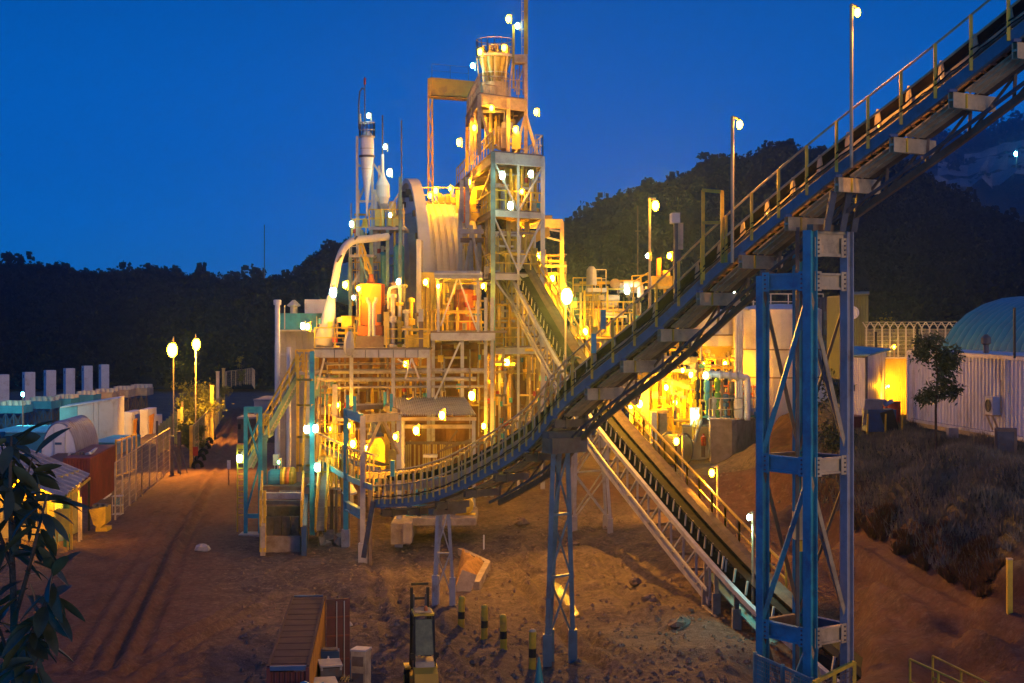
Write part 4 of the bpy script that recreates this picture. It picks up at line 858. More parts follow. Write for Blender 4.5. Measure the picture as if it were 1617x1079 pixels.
b = MB(); b.slab([P(676, 151, 79.9), P(764, 157, 79.9), P(764, 159, 79.9), P(676, 153, 79.9)], (0, 1.3, 0)); b.build('flange', 'yellow_crane', cr); blk(cr, 'end_block', 675, 124, 681, 152, 79.8, 1.4, 'yellow_crane')
for px in (676.5, 683.5): seg(cr, 'leg', P(px if px < 680 else 682.5, 152, 80), P(px, 322, 80), .17, .17, 'yellow_crane')
for i in range(7): seg(cr, 'lacing', P(677 if i % 2 else 683, 158+i*23, 80), P(683 if i % 2 else 677, 158+(i+1)*23, 80), .09, .09, 'yellow_crane')
handrail(cr, [P(682, 122, 80.5), P(740, 127, 80.5)], 1.2, 1.5, 'steel_dark', .02)
seg(cr, 'buffer', P(711, 290, 80), P(711, 322, 80), .1, .1, 'steel_pale')
tl_ = thing('roof_walkway', 'row of yellow boxes and railing on the walkway above the mill drum', 'walkway', P(690, 322, 79))
blk(tl_, 'walkway_floor', 664, 320, 738, 324, 78, 2, 'steel_brown'); handrail(tl_, [P(664, 320, 78), P(736, 320, 78)], 1.3, 1.6)
for px, y in ((694, 305), (700, 310), (707, 306), (668, 308), (716, 311)): blk(tl_, 'motor_box', px-3, y, px+3, 320, 78.5, .9, 'clad_lit_yellow')
seg(tl_, 'aerial', P(634, 285, 78), P(634, 190, 78), .12, .12, 'steel_dark', 'tube')
# right hand portal with hoist
pf = thing('hoist_portal', 'pale steel portal with a yellow hoist beam right of the process tower', 'portal', P(848, 560, 78))
columns(pf, [(805, 348, 560), (857.5, 340, 560), (887.5, 350, 505)], 78, .34, 'steel_beige_lit'); blk(pf, 'lintel', 806, 346, 889, 361, 77.8, .5, 'steel_beige_lit')
seg(pf, 'hoist_beam', P(814, 388, 74), P(864, 366, 76), .5, .78, 'yellow_crane'); seg(pf, 'trolley', P(820, 396, 74.2), P(820, 408, 74.2), .4, .4, 'steel_dark'); seg(pf, 'arm', P(864, 362, 77), P(886, 366, 78), .14, .14, 'steel_pale'); seg(pf, 'arm', P(864, 375, 77), P(886, 381, 78), .14, .14, 'steel_pale')
blk(pf, 'cap', 858, 340, 872, 346, 77.9, .6, 'steel_brown')
# pipe and stair thicket between portal and truss conveyor
rc = thing('pipe_tower', 'dense thicket of yellow lit pipes and stairs below the hoist portal', 'pipework', P(845, 600, 76))
for px in (808, 828, 842, 868, 879, 893): seg(rc, 'column', P(px, 600, 78+rg.uniform(0, 4)), P(px, rg.uniform(400, 470), 78+rg.uniform(0, 1)), .24, .24, rg.choice(('clad_lit_yellow', 'steel_beige_lit', 'yellow')), 'ibeam')
for y in (402, 430, 462, 498, 535, 565): blk(rc, 'floor_beam', 808+max(0, (y-420)*.35), y, 893, y+3, 78, 2.5, 'steel_brown')
for i in range(30):
    px = rg.uniform(815, 895); y0 = rg.uniform(390, 560); seg(rc, 'pipe', P(px, y0, 79), P(px+rg.choice((0, 0, 0, rg.uniform(-12, 12))), y0+rg.uniform(15, 60), 79), .12+.2*rg.random(), .2, rg.choice(('yellow', 'clad_lit_yellow', 'pipe_grey', 'steel_beige_lit')), 'tube')
for i in range(7): blk(rc, 'panel', (x := rg.uniform(820, 885)), (y := rg.uniform(410, 560)), x+rg.uniform(5, 11), y+rg.uniform(10, 28), 80, .4, rg.choice(('clad_lit_yellow', 'yellow', 'steel_beige_lit')))
handrail(rc, [P(838, 428, 77), P(892, 500, 77)], 1.4, 1.0); stairs(rc, P(836, 430, 76.5), P(890, 520, 76.5), (0, 1, 0), 1.2, 20)
for px, r, y0, y1 in ((873, .7, 455, 500), (860, .55, 540, 600), (820, .6, 468, 530)):
    b = MB(); o = P(px, y1, 78); h = zD(y0, 78)-o.z; b.lathe([(r, 0), (r, h), (r*.4, h+.3), (0, h+.35)], o, 18); b.build('vessel', 'clad_lit_yellow', rc)
# lower bays behind both conveyors (ground floor of the plant)
lo = thing('lower_bay', 'lit steel ground floor bay with columns and pipes behind the crossing conveyors', 'frame', P(830, 780, 76))
blk(lo, 'back_wall', 786, 562, 905, 760, 82, .4, 'mill_wall')
columns(lo, [(792, 540, 745), (806, 540, 740), (835, 560, 735), (862, 590, 730), (850, 470, 700)], 75, .34, 'steel_brown')
for y in (560, 585, 640, 660): blk(lo, 'beam', 780, y, 870, y+4, 75.2, .4, 'steel_brown')
for i in range(14): px = rg.uniform(790, 880); y0 = rg.uniform(560, 680); seg(lo, 'pipe', P(px, y0, 77), P(px+rg.choice((0, 0, 14)), y0+rg.uniform(15, 70), 77), .2, .2, rg.choice(('pipe_grey', 'steel_brown', 'clad_lit_yellow')), 'tube')
for a, b_ in (((792, 660), (806, 590)), ((783, 640), (800, 575)), ((835, 660), (862, 600))): seg(lo, 'brace', P(*a, 74.8), P(*b_, 74.8), .18, .18, 'steel_beige_lit')
# ================================================================== left edge of the plant
pg = thing('portal_frame', 'pale steel portal with blue side beam straddling the tail of the inclined conveyor', 'portal', GH(573, 54.5))
gA = GH(573, 54.3); gB = GH(546, 57.5); gC = GH(630, 57.3)
for g_, px, y, D, mm in ((gA, 573, 657, 54.3, 'steel_lilac'), (gB, 546.5, 645, 57.5, 'blue_steel'), (gC, 630, 655, 57.3, 'steel_lilac')):
    seg(pg, 'footing', g_-UP*.4, g_+UP*1.15, .52, .52, 'steel_lilac'); seg(pg, 'column', g_+UP*1.1, P(px, y, D), .3, .3, mm, 'ibeam')
seg(pg, 'beam', P(547, 652, 57.5), P(572, 661, 54.3), .25, .55, 'blue_steel', 'ibeam'); seg(pg, 'beam', P(574, 661, 54.3), P(630, 658, 57.3), .25, .5, 'steel_beige_lit', 'ibeam'); seg(pg, 'beam', P(549, 645, 57.5), P(606, 642, 60.5), .2, .3, 'steel_brown'); seg(pg, 'beam', P(606, 642, 60.5), P(630, 652, 57.3), .2, .4, 'steel_brown')
seg(pg, 'floor_channel', P(547, 798, 57.5), P(571, 812, 54.4), .3, .6, 'blue_steel', 'ibeam')
for px, y0, y1, D in ((549, 624, 645, 57), (560, 626, 652, 55.5), (608, 619, 642, 60), (618, 622, 650, 58.5)): seg(pg, 'stub_post', P(px, y1, D), P(px, y0, D), .2, .2, 'blue_steel')
for a, b_ in (((602, 662), (580, 712)), ((604, 662), (629, 716))): seg(pg, 'brace', P(*a, 56), P(*b_, 56 if b_[0] < 600 else 57.2), .18, .18, 'steel_beige_lit')
fm = thing('crusher_feeder', 'yellow lit feeder machine with hopper seen through the pale steel portal', 'machine', P(592, 780, 61))
b = MB(); b.slab([P(580, 742, 61), P(580, 700, 61), P(586, 692, 61), P(602, 692, 61), P(608, 705, 61), P(608, 742, 61)], (0, 4, 0)); b.build('body', 'yellow', fm)
b = MB(); o = P(593, 693, 62); b.lathe([(.6, 0), (.6, .3), (.4, .5), (.4, 1.1), (0, 1.2)], o, 14); b.build('motor', 'steel_dark', fm); blk(fm, 'opening', 588, 738, 601, 747, 60.9, .1, 'black'); blk(fm, 'skirt', 578, 747, 622, 756, 60.5, 3, 'clad_lit_yellow'); blk(fm, 'panel', 604, 712, 628, 740, 62.5, 1, 'clad_lit_yellow'); columns(fm, [(584, 756, 800), (612, 756, 800)], 61, .3, 'steel_brown')  # black plate under the body stands for shade in the feeder mouth
# walled screen behind the curve of the conveyor: vertical slats
sc_ = thing('slat_screen', 'row of upright yellow lit slats behind the curved tail of the inclined conveyor', 'screen', P(700, 790, 62))
for i in range(34):
    px = 640+i*3.4; blk(sc_, 'slat', px, 700+rg.uniform(-4, 4), px+2.3, 775, 63.5+.06*(i % 2), .15, rg.choice(('clad_lit_yellow', 'mill_wall', 'clad_lit_yellow')))
blk(sc_, 'rail', 640, 698, 757, 702, 63.3, .3, 'steel_brown'); blk(sc_, 'lamp_shelf', 668, 719, 690, 723, 62, 1, 'sign_white')
cp_ = thing('concrete_plinth', 'long low concrete plinth with a pale cap under the tail of the inclined conveyor', 'plinth', P(690, 840, 54))
blk(cp_, 'base', 617, 827, 648, 860, 56.0, 7, 'concrete'); blk(cp_, 'cap', 650, 819, 752, 830, 57.2, 5.5, 'concrete'); blk(cp_, 'pier', 636, 827, 650, 858, 55.6, 1.5, 'concrete'); blk(cp_, 'wall', 705, 806, 752, 818, 60, 2, 'concrete')
pm = thing('spillage_pump', 'pump set with blue motors standing on the low concrete plinth', 'pump', P(690, 815, 58))
for px, mm, r in ((657, 'turq', .45), (672, 'blue_steel', .5), (690, 'steel_beige_lit', .4), (735, 'yellow', .55)):
    b = MB(); o = P(px, 819, 58.5); b.box(o+UP*.15, (1.3, 1.2, .3)); b.lathe([(0, -.6), (r, -.6), (r, .5), (r*.6, .6), (r*.6, .9), (0, .9)], o+UP*(.35+r), 14, (0, -1, .0)); b.tube([o+UP*(.35+2*r), o+UP*(1.4+2*r), o+UP*(1.7+2*r)+Vector((.4, 0, 0)), o+UP*(1.7+2*r)+Vector((1, 0, 0))], .12, 8); b.build('pump_body', mm, pm)
blk(pm, 'guard', 722, 786, 746, 816, 59.5, 1.0, 'yellow')
# feeder conveyor with hoops arriving from the stair tower
C3 = Path(smooth_path([P(500, 712, 62), P(520, 722, 60), P(550, 738, 57), P(590, 752, 52.5)], 6)); c3x = Vector((.62, .78, 0))
fc = thing('feeder_conveyor', 'short hooped conveyor with yellow railing passing through the portal onto the long belt', 'conveyor', C3.p[0])
pts3 = [C3.at(C3.L*i/24) for i in range(25)]
for nm, prof, mm in (('girder', chan(0, .14, -.9, -.55), 'blue_steel'), ('belt_channel', chan(.5, .1, .1, .4), 'steel_beige_lit'), ('belt', chan(.55, .8, .55, .6), 'belt'), ('top_rail', chan(0, .08, 1.2, 1.28), 'steel_beige_lit')):
    b = MB(); b.sweep(pts3, prof, c3x); b.build(nm, mm, fc)
rot3 = Matrix((c3x, Vector((-c3x.y, c3x.x, 0)), UP)).transposed()
for k in range(15): inst(fc, 'hoop', me_hoop, C3.at(C3.L*k/14)-UP*.4, rot3)
for k in range(5): p = C3.at(C3.L*(k+.3)/5)+c3x*.4; seg(fc, 'leg', p-UP*.8, onz(p), .18, .18, 'steel_brown')
# panel wall left of the portal, lamp yellow in its colour
yw = thing('yellow_lit_wall', 'yellow lit panel wall with pale tank tops behind the stair tower', 'wall', P(522, 800, 66))
for i in range(6): blk(yw, 'panel', 500+i*7.2, 690-3*(i % 2), 506.5+i*7.2, 800, 68+.1*(i % 2), .3, 'clad_lit_yellow')
blk(yw, 'tank_band', 497, 595, 527, 640, 69, 3, 'green_steel'); blk(yw, 'tank_band', 498, 642, 526, 655, 69.2, 3, 'clad_grey'); blk(yw, 'pillar', 520, 655, 527, 690, 69, 1, 'clad_lit_yellow')
rk = random.Random(5)
# ------------------------------------------------------------------ stair tower
st = thing('stair_tower', 'zigzag green steel stair tower with yellow railings at the left edge of the plant', 'stairs', P(450, 830, 62))
stairs(st, P(416, 690, 62.5), P(470, 592, 64.5), (.25, 1, 0), .9, 20); stairs(st, P(389, 739, 61.5), P(413, 692, 62.5), (.25, 1, 0), .9, 10)
blk(st, 'landing', 405, 688, 424, 692, 62.2, 2.4, 'green_steel'); blk(st, 'landing', 466, 588, 494, 592, 64, 4, 'steel_lilac'); handrail(st, [P(467, 588, 64), P(493, 588, 64), P(493, 588, 66)], 1.6, .6); handrail(st, [P(406, 688, 62.3), P(424, 688, 62.3)], 1.5, .8)
seg(st, 'post', P(418, 780, 62.5), P(418, 692, 62.5), .28, .28, 'green_steel', 'ibeam')
stairs(st, P(478, 748, 62), P(484, 593, 62.5), (1, 0, 0), .55, 26, 'yellow'); stairs(st, P(498, 838, 58.5), P(506, 738, 60.5), (1, 0, 0), .65, 14, 'yellow', 'steel_pale')
seg(st, 'column', P(493, 845, 59), P(493, 556, 62), .30, .30, 'blue_steel', 'ibeam'); seg(st, 'column', P(470, 745, 64), P(470, 560, 64), .2, .2, 'yellow'); seg(st, 'column', P(489, 720, 64), P(489, 560, 64), .18, .18, 'green_steel')
for y in (600, 640, 690, 735): seg(st, 'tie', P(470, y, 64), P(493, y, 61), .14, .14, 'yellow')
blk(st, 'cage_top', 470, 553, 492, 556, 64, 1.6, 'yellow'); blk(st, 'valve_box', 476, 747, 490, 754, 61.5, 1.4, 'green_steel'); blk(st, 'lower_landing', 484, 766, 506, 770, 60, 2, 'green_steel')
for px, y0, y1 in ((474, 700, 745), (482, 700, 745), (487, 680, 745), (500, 770, 800)): blk(st, 'panel', px, y0, px+5, y1, 63.5, .2, 'clad_lit_yellow')
wk = thing('yellow_walkway', 'railed walkway between the stair tower and the steel portal', 'walkway', P(515, 780, 59.5))
b = MB(); b.slab([P(502, 768, 60.5), P(538, 770, 59.5), P(545, 782, 58), P(545, 785, 58), P(536, 774, 59.5), P(502, 772, 60.5)], (.6, 1.8, 0)); b.build('deck', 'steel_pale', wk); handrail(wk, [P(503, 768, 60.4), P(538, 770, 59.3)], 2.0, .5); handrail(wk, [P(538, 770, 59.3), P(546, 783, 57.8)], 2.0, .6)
for px, D in ((506, 60.5), (524, 60), (541, 59)): p = P(px, 772, D); seg(wk, 'leg', p, onz(p), .22, .22, 'steel_brown')
sk = thing('stack_pair', 'two tall pale exhaust pipes joined by cross rungs beside the blue roofed building', 'stacks', P(447, 745, 65))
for px, y0, r, cap in ((438, 482, .2, True), (456, 548, .17, False)):
    b = MB(); o = P(px, 742, 65); h = zD(y0, 65)-o.z; b.lathe([(r, 0), (r, h*.75), (r*.92, h*.78), (r*.92, h), (r*1.4, h+.02), (r*1.5, h+.35), (r*1.1, h+.4), (0, h+.4)] if cap else [(r, 0), (r, h), (0, h)], o, 14); b.build('stack_pipe', 'white_panel', sk)
for y in (560, 590, 622, 652, 680): seg(sk, 'rung', P(439, y, 65), P(455, y, 65), .13, .13, 'steel_lilac')
bb = thing('blue_roofed_building', 'grey walled building with a blue roof band and roof vent behind the exhaust pipes', 'building', P(465, 760, 72))
for i in range(6): blk(bb, 'wall_panel', 441+i*9.2, 522, 449.8+i*9.2, 780, 72+.05*(i % 2), 8, 'clad_grey')
blk(bb, 'roof_band', 437, 495, 500, 521, 71.6, 9, 'blue_steel'); blk(bb, 'parapet', 481, 473, 516, 495, 73, 3, 'white_panel'); blk(bb, 'eave', 436, 521, 500, 523.5, 71.4, 9.4, 'steel_pale')
b = MB(); o = P(464, 496, 73); b.lathe([(.3, 0), (.3, .55), (.55, .65), (.55, .75), (.1, 1.15), (0, 1.15)], o, 14); b.build('roof_vent', 'steel_pale', bb); seg(bb, 'rod', P(449.5, 520, 71), P(449.5, 482, 71), .08, .08, 'steel_pale'); seg(bb, 'rod', P(500, 545, 71), P(500, 500, 71), .08, .08, 'steel_pale')
lbld = thing('low_store', 'low beige flat roofed store behind the blue portal and stairs', 'building', P(420, 690, 76))
blk(lbld, 'wall', 401, 634, 440, 661, 80, 6, 'tank_white'); blk(lbld, 'roof', 400, 631, 440, 634, 79.8, 6.4, 'concrete_pale'); blk(lbld, 'front_wall', 375, 662, 440, 700, 78, 4, 'concrete_dark'); blk(lbld, 'front_cap', 374, 659, 440, 662, 77.8, 4.4, 'concrete_pale'); blk(lbld, 'door', 408, 645, 415, 661, 79.9, .1, 'steel_dark'); blk(lbld, 'window', 424, 641, 432, 650, 79.9, .1, 'black'); blk(lbld, 'vent_shade_plate', 376, 670, 380, 678, 77.9, .1, 'black')  # black vent plate stands for the shade inside the hole
bp_ = thing('blue_portal', 'narrow upright blue grey frame with diagonal braces left of the concrete sump', 'frame', GH(400, 61))
for px in (388, 411): seg(bp_, 'column', GH(px, 61), P(px, 643, 61), .24, .24, 'blue_steel', 'ibeam'); seg(bp_, 'base_plate', GH(px, 61)-UP*.1, GH(px, 61)+UP*.12, .6, .6, 'concrete_pale')
seg(bp_, 'head_beam', P(386.5, 647, 61), P(412.5, 647, 61), .24, .42, 'blue_steel', 'ibeam'); seg(bp_, 'sill_beam', P(388, 815, 61), P(411, 815, 61), .2, .3, 'blue_steel')
for a, b_ in (((389, 655), (410, 728)), ((410, 732), (390, 805)), ((398, 690), (410, 660))): seg(bp_, 'brace', P(*a, 61), P(*b_, 61), .12, .12, 'blue_steel')
b = MB(); b.box(GH(399, 61)+UP*.05, (1.7, 1.6, .2)); b.build('slab', 'concrete_pale', bp_)
cl = thing('caged_ladder', 'yellow caged ladder leading up beside a cold white lamp at the plant corner', 'ladder', GH(380, 62))
for px in (375, 385.5): seg(cl, 'rail', GH(px, 62), P(px, 706, 62), .09, .09, 'yellow')
for i in range(12): y = 712+i*9.2; seg(cl, 'rung', P(375, y, 62), P(385.5, y, 62), .07, .07, 'yellow')
seg(cl, 'hoop', P(374, 706, 62), P(386.5, 706, 62), .1, .3, 'yellow')
# ------------------------------------------------------------------ concrete sump with motor
su = thing('concrete_sump', 'open concrete sump pit with yellow side rails at the left front of the plant', 'sump', P(448, 872, 56))
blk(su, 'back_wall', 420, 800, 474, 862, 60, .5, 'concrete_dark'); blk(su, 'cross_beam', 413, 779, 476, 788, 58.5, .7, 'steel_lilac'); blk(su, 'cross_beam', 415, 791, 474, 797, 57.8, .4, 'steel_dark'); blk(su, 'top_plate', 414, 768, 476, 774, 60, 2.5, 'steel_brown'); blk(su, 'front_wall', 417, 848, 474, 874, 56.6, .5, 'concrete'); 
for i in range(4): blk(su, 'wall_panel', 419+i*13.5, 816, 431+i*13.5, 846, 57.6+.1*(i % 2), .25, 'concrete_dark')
for px0, px1, D0, D1 in ((411, 416, 55.8, 60), (476, 484, 55.8, 60)):
    b = MB(); b.slab([P(px0, 878, D0), P(px0, 830, D0), P(px0+3, 780, D1), P(px0+3, 850, D1)], (.32, 0, 0)); b.build('side_wall', 'blue_dark' if px0 > 450 else 'steel_beige_lit', su); handrail(su, [P(px0, 832, D0), P(px0+3, 782, D1)], 1.6, 1.2, 'yellow', .06)
for px in (412, 418): seg(su, 'guard_post', P(px, 872, 55.8), P(px, 775, 56.5), .16, .16, 'yellow')
mo = thing('drive_motor', 'blue electric motor with a yellow coupling guard on top of the concrete sump', 'motor', P(450, 768, 61))
b = MB(); o = P(437, 755, 61); b.lathe([(0, -.55), (.5, -.55), (.62, -.4), (.62, .5), (.3, .6), (.3, .9), (0, .9)], o, 18, (1, 0, 0)); b.box(o-UP*.62, (1.3, 1.1, .3)); b.build('motor_body', 'turq', mo)
for i, x in enumerate((448, 455, 462)):
    b = MB(); o = P(x, 755, 61); b.lathe([(0, -.16), (.72, -.16), (.78, 0), (.72, .16), (0, .16)], o, 18, (1, 0, 0)); b.build('coupling_guard', 'yellow' if i != 1 else 'orange', mo)
blk(mo, 'terminal_box', 431, 718, 440, 735, 61, .6, 'steel_pale'); seg(mo, 'cable', P(436, 735, 61), P(436, 745, 61), .1, .1, 'rubber'); blk(mo, 'base_frame', 428, 766, 474, 770, 60.4, 1.8, 'steel_dark')
for k in range(16):
    px = rk.uniform(506, 545); D = rk.uniform(57.5, 61); p = GH(px, D)
    if k % 4: continue
rp_ = thing('broken_concrete', 'heap of broken concrete lumps beneath the railed walkway', 'rubble', GH(525, 58.5))
for k in range(14):
    p = GH(rk.uniform(508, 544), rk.uniform(57.3, 60.5)); s = rk.uniform(.25, .7); b = MB(); b.box(p+UP*s*.3, (s*1.3, s, s*.9), Matrix.Rotation(rk.uniform(0, 3), 3, Vector((rk.random(), rk.random(), 1)).normalized()))
    for v in b.v: v += Vector((rk.uniform(-.1, .1), rk.uniform(-.1, .1), rk.uniform(-.1, .1)))
    b.build('lump', 'concrete', rp_)

# ================================================================== right half of the plant
def tank(label, px, r, y0, y1, D, mm, hoops=(), group=None, name='storage_tank', dome=.4):
    t = thing(name, label, 'tank', P(px, y1, D), group); o = P(px, y1, D); h = zD(y0, D)-o.z
    b = MB(); b.lathe([(r, 0), (r, h), (r*.5, h+dome*.8), (0, h+dome)], o, 40); b.build('tank_shell', mm, t, smooth=False)
    for y in hoops: b = MB(); z = zD(y, D)-o.z; b.lathe([(r, z), (r+.07, z), (r+.07, z+.14), (r, z+.14)], o, 40); b.build('hoop_band', 'steel_brown', t)
    return t
t = tank('big pale tank with dark hoop bands seen through the blue tower', 1232, 5.0, 489, 672, 92, 'tank_white', (552, 595), dome=.6)
handrail(t, [P(1162, 489, 91), P(1300, 489, 91)], 1.6, 1.8, 'steel_pale', .05)
for px in (1163, 1167, 1171): b = MB(); b.tube(smooth_path([P(px, 660, 86.5), P(px, 495, 86.5), P(px+4, 488, 86.5), P(px+10, 489, 87)], 4), .16, 8); b.build('riser_pipe', 'tank_white', t)
t = tank('pale cylindrical tank standing over a cone hopper behind the inclined conveyor', 1128, 2.6, 493, 546, 93, 'tank_white', (530,), dome=.3)
b = MB(); o = P(1128, 570, 93); b.lathe([(.2, 0), (1.5, .55), (2.55, 1.55)], o, 32); b.build('cone_bottom', 'clad_lit_yellow', t)
for px in (1105, 1117, 1139, 1151): seg(t, 'leg', P(px, 640, 93), P(px, 545, 93), .22, .22, 'yellow')
for a, b_ in (((1107, 548), (1126, 588)), ((1150, 548), (1128, 588))): seg(t, 'brace', P(*a, 92), P(*b_, 92), .16, .16, 'yellow')
tank('small pale tank with pipes over it at the far side of the truss conveyor', 941, 1.0, 460, 516, 84, 'pipe_grey', (478, 490), dome=.2)
up = thing('upper_pipe_deck', 'white railed pipe deck above the beige low roof beyond the crossing conveyors', 'platform', P(960, 516, 84))
blk(up, 'deck', 928, 455, 958, 461, 82, 4, 'white_panel'); blk(up, 'deck', 979, 447, 1012, 462, 83, 4, 'white_panel'); handrail(up, [P(940, 455, 82), P(957, 455, 82)], 1.7, 1.0, 'steel_pale', .04); handrail(up, [P(998, 460, 82), P(1024, 458, 82)], 1.4, .8)
for y, px0, px1, r, mm in ((472, 953, 978, .38, 'steel_lilac'), (481, 950, 974, .28, 'pipe_grey'), (490, 940, 985, .16, 'pipe_grey'), (466, 925, 955, .12, 'yellow'), (500, 950, 990, .12, 'white_panel'), (495, 955, 985, .14, 'white_panel')): seg(up, 'pipe', P(px0, y, 82.5), P(px1, y, 82.5), 2*r, 2*r, mm, 'tube')
b = MB(); o = P(971, 448, 82); b.lathe([(0, -.5), (.45, -.5), (.45, .5), (0, .5)], o, 16, (0, 1, 0)); b.build('drum', 'steel_brown', up)
b = MB(); b.tube(smooth_path([P(985, 449, 82), P(1006, 449, 82), P(1011, 455, 82), P(1011, 470, 82)], 5), .3, 12); b.build('elbow_pipe', 'white_panel', up)
for px in (917, 923, 932, 946, 962, 975, 983, 995): seg(up, 'post', P(px, 530, 83), P(px, rg.uniform(430, 470) if px < 930 else rg.uniform(468, 500), 83), .2, .2, rg.choice(('yellow', 'steel_brown', 'pipe_grey', 'steel_pale')), 'tube')
for i in range(14): px = rg.uniform(925, 990); y = rg.uniform(470, 510); seg(up, 'pipe', P(px, y, 84), P(px+rg.choice((0, 12)), y+rg.uniform(5, 20), 84), .2, .2, rg.choice(('pipe_grey', 'steel_brown', 'clad_lit_yellow')), 'tube')
b = MB(); o = P(934, 450, 82); b.lathe([(0, 0), (.5, 0), (.45, 1.4), (.2, 1.7), (0, 1.7)], o, 14); b.build('dust_cap', 'steel_lilac', up)
lr = thing('beige_low_building', 'beige low building with two roof steps between the two conveyors', 'building', P(952, 600, 84))
blk(lr, 'upper_wall', 902, 517, 1010, 532, 84.5, 6, 'tank_white'); blk(lr, 'lower_roof', 896, 532, 1012, 535, 82, 9, 'steel_brown'); blk(lr, 'lower_wall', 898, 535, 1010, 640, 83, 7, 'tank_white'); blk(lr, 'band', 902, 515, 1010, 517, 84.2, 6.4, 'concrete_pale'); 
for px in (930, 960, 990): blk(lr, 'joint', px, 536, px+1, 640, 82.9, .15, 'steel_brown')
mm_ = thing('conveyor_top_machine', 'yellow head drive machine with an orange stack beyond the inclined conveyor', 'machine', P(1045, 470, 80))
blk(mm_, 'body', 1030, 436, 1062, 452, 80, 2, 'yellow'); blk(mm_, 'frame', 1022, 452, 1075, 456, 79.8, 2.4, 'clad_lit_yellow'); blk(mm_, 'stack', 1038, 408, 1044, 437, 80.5, .9, 'orange'); blk(mm_, 'box', 1048, 427, 1058, 437, 80.3, 1, 'yellow')
for px in (1026, 1050, 1070): seg(mm_, 'leg', P(px, 560, 81), P(px, 455, 81), .24, .24, 'yellow')
handrail(mm_, [P(1000, 470, 79.5), P(1024, 455, 79.5)], 1.4, .8)
for px, y0, y1 in ((1066, 350, 482), (1071, 395, 470)): pass
cb = thing('signal_post', 'dark post carrying a grey camera housing above the inclined conveyor', 'post', P(1068, 490, 42))
seg(cb, 'post', P(1068, 478, D1f(1068)), P(1068, 345, D1f(1068)), .2, .2, 'steel_dark'); seg(cb, 'post', P(1073, 470, D1f(1068)), P(1073, 350, D1f(1068)), .08, .08, 'steel_dark'); blk(cb, 'housing', 1061, 336, 1074, 352, D1f(1068)-.3, .9, 'steel_pale'); blk(cb, 'lower_box', 1071, 352, 1079, 394, D1f(1068)-.1, .4, 'steel_beige_lit')
rm = thing('radio_mast', 'thin dark radio mast rising before the wooded hill', 'mast', P(1007, 460, 90)); seg(rm, 'rod', P(1007, 460, 90), P(1007, 325, 90), .13, .13, 'steel_dark', 'tube'); seg(rm, 'dish_arm', P(1003, 365, 90), P(1012, 365, 90), .1, .1, 'steel_dark')
fm2 = thing('far_mast', 'very thin lattice mast far beyond the left hill', 'mast', P(417.5, 430, 240)); seg(fm2, 'rod', P(417.5, 440, 240), P(417.5, 355, 240), .22, .22, 'steel_dark')
# yellow lit pump house and ground floor
ph = thing('pump_house', 'yellow lit open fronted pump house with columns at the foot of the right hand tanks', 'building', P(1040, 730, 88))
blk(ph, 'back_wall', 996, 588, 1100, 740, 93, .4, 'clad_lit_yellow'); columns(ph, [(1018, 596, 722), (1000, 600, 715)], 88, .8, 'tank_white', kind='box'); columns(ph, [(1036, 600, 728), (1048, 602, 728), (1064, 610, 725), (1080, 612, 720), (1090, 610, 720)], 89, .28, 'yellow')
seg(ph, 'roof_beam', P(1024, 590, 88), P(1088, 612, 88), .35, .5, 'steel_beige_lit', 'ibeam'); seg(ph, 'roof_beam', P(1035, 588, 90), P(1102, 598, 90), .3, .4, 'steel_brown', 'ibeam'); blk(ph, 'roof_slab', 1000, 584, 1100, 588, 88, 6, 'steel_pale'); blk(ph, 'kerb', 1000, 700, 1060, 708, 86, 1, 'concrete_pale'); blk(ph, 'canopy', 1028, 648, 1056, 652, 87, 2, 'steel_brown'); blk(ph, 'wall_panel', 1020, 602, 1034, 700, 90, .4, 'clad_lit_yellow')
for i in range(22): px = rg.uniform(1000, 1098); y0 = rg.uniform(600, 690); seg(ph, 'pipe', P(px, y0, 90.5), P(px+rg.choice((0, 0, 16)), y0+rg.uniform(12, 45), 90.5), .2, .2, rg.choice(('yellow', 'pipe_grey', 'clad_lit_yellow', 'steel_beige_lit')), 'tube')
for i in range(6): blk(ph, 'pipe_tray', 1040+i*9, 640+rg.uniform(-8, 8), 1047+i*9, 644+rg.uniform(0, 8), 89.5, 1, 'steel_beige_lit')
cabinet('cream upright cabinet with brown side doors in front of the pump house', 1028, 652, 1037, 702, 86.5, 'tank_white', 1.5); cabinet('brown framed twin door locker beside the cream upright cabinet', 1041, 654, 1053, 706, 87, 'steel_brown', 1.2, doors=2)
ww = thing('white_wall', 'glaring white wall panel lit by a cold lamp above the small stair', 'wall', P(1098, 700, 86)); blk(ww, 'panel', 1090, 644, 1105, 674, 86, .4, 'white_clean'); blk(ww, 'lower_panel', 1078, 674, 1120, 730, 87, .5, 'tank_white'); blk(ww, 'ledge', 1077, 671, 1137, 674, 86, 1.4, 'steel_brown')
hs = thing('small_stair', 'small steel stair beside the red cylinder at the pump platform', 'stairs', P(1105, 700, 85)); stairs(hs, P(1096, 700, 85), P(1108, 664, 86), (0, 1, 0), 1.2, 8, 'steel_pale')
ex = thing('red_cylinder', 'small red cylinder with pipe standing against the concrete bund', 'cylinder', P(1111, 704, 85)); b = MB(); o = P(1111, 704, 85); b.lathe([(.25, 0), (.25, .85), (.1, 1.0), (.1, 1.15), (0, 1.15)], o, 14); b.build('cylinder_body', 'red_drum', ex); seg(ex, 'pipe', P(1108, 722, 85), P(1108, 690, 85), .08, .08, 'steel_brown'); seg(ex, 'stand', P(1111, 722, 85), P(1111, 704, 85), .3, .3, 'steel_brown')
dr = thing('drum_vessel', 'yellow lit horizontal drum vessel with flanged ends on the ground', 'vessel', P(1066, 735, 84))
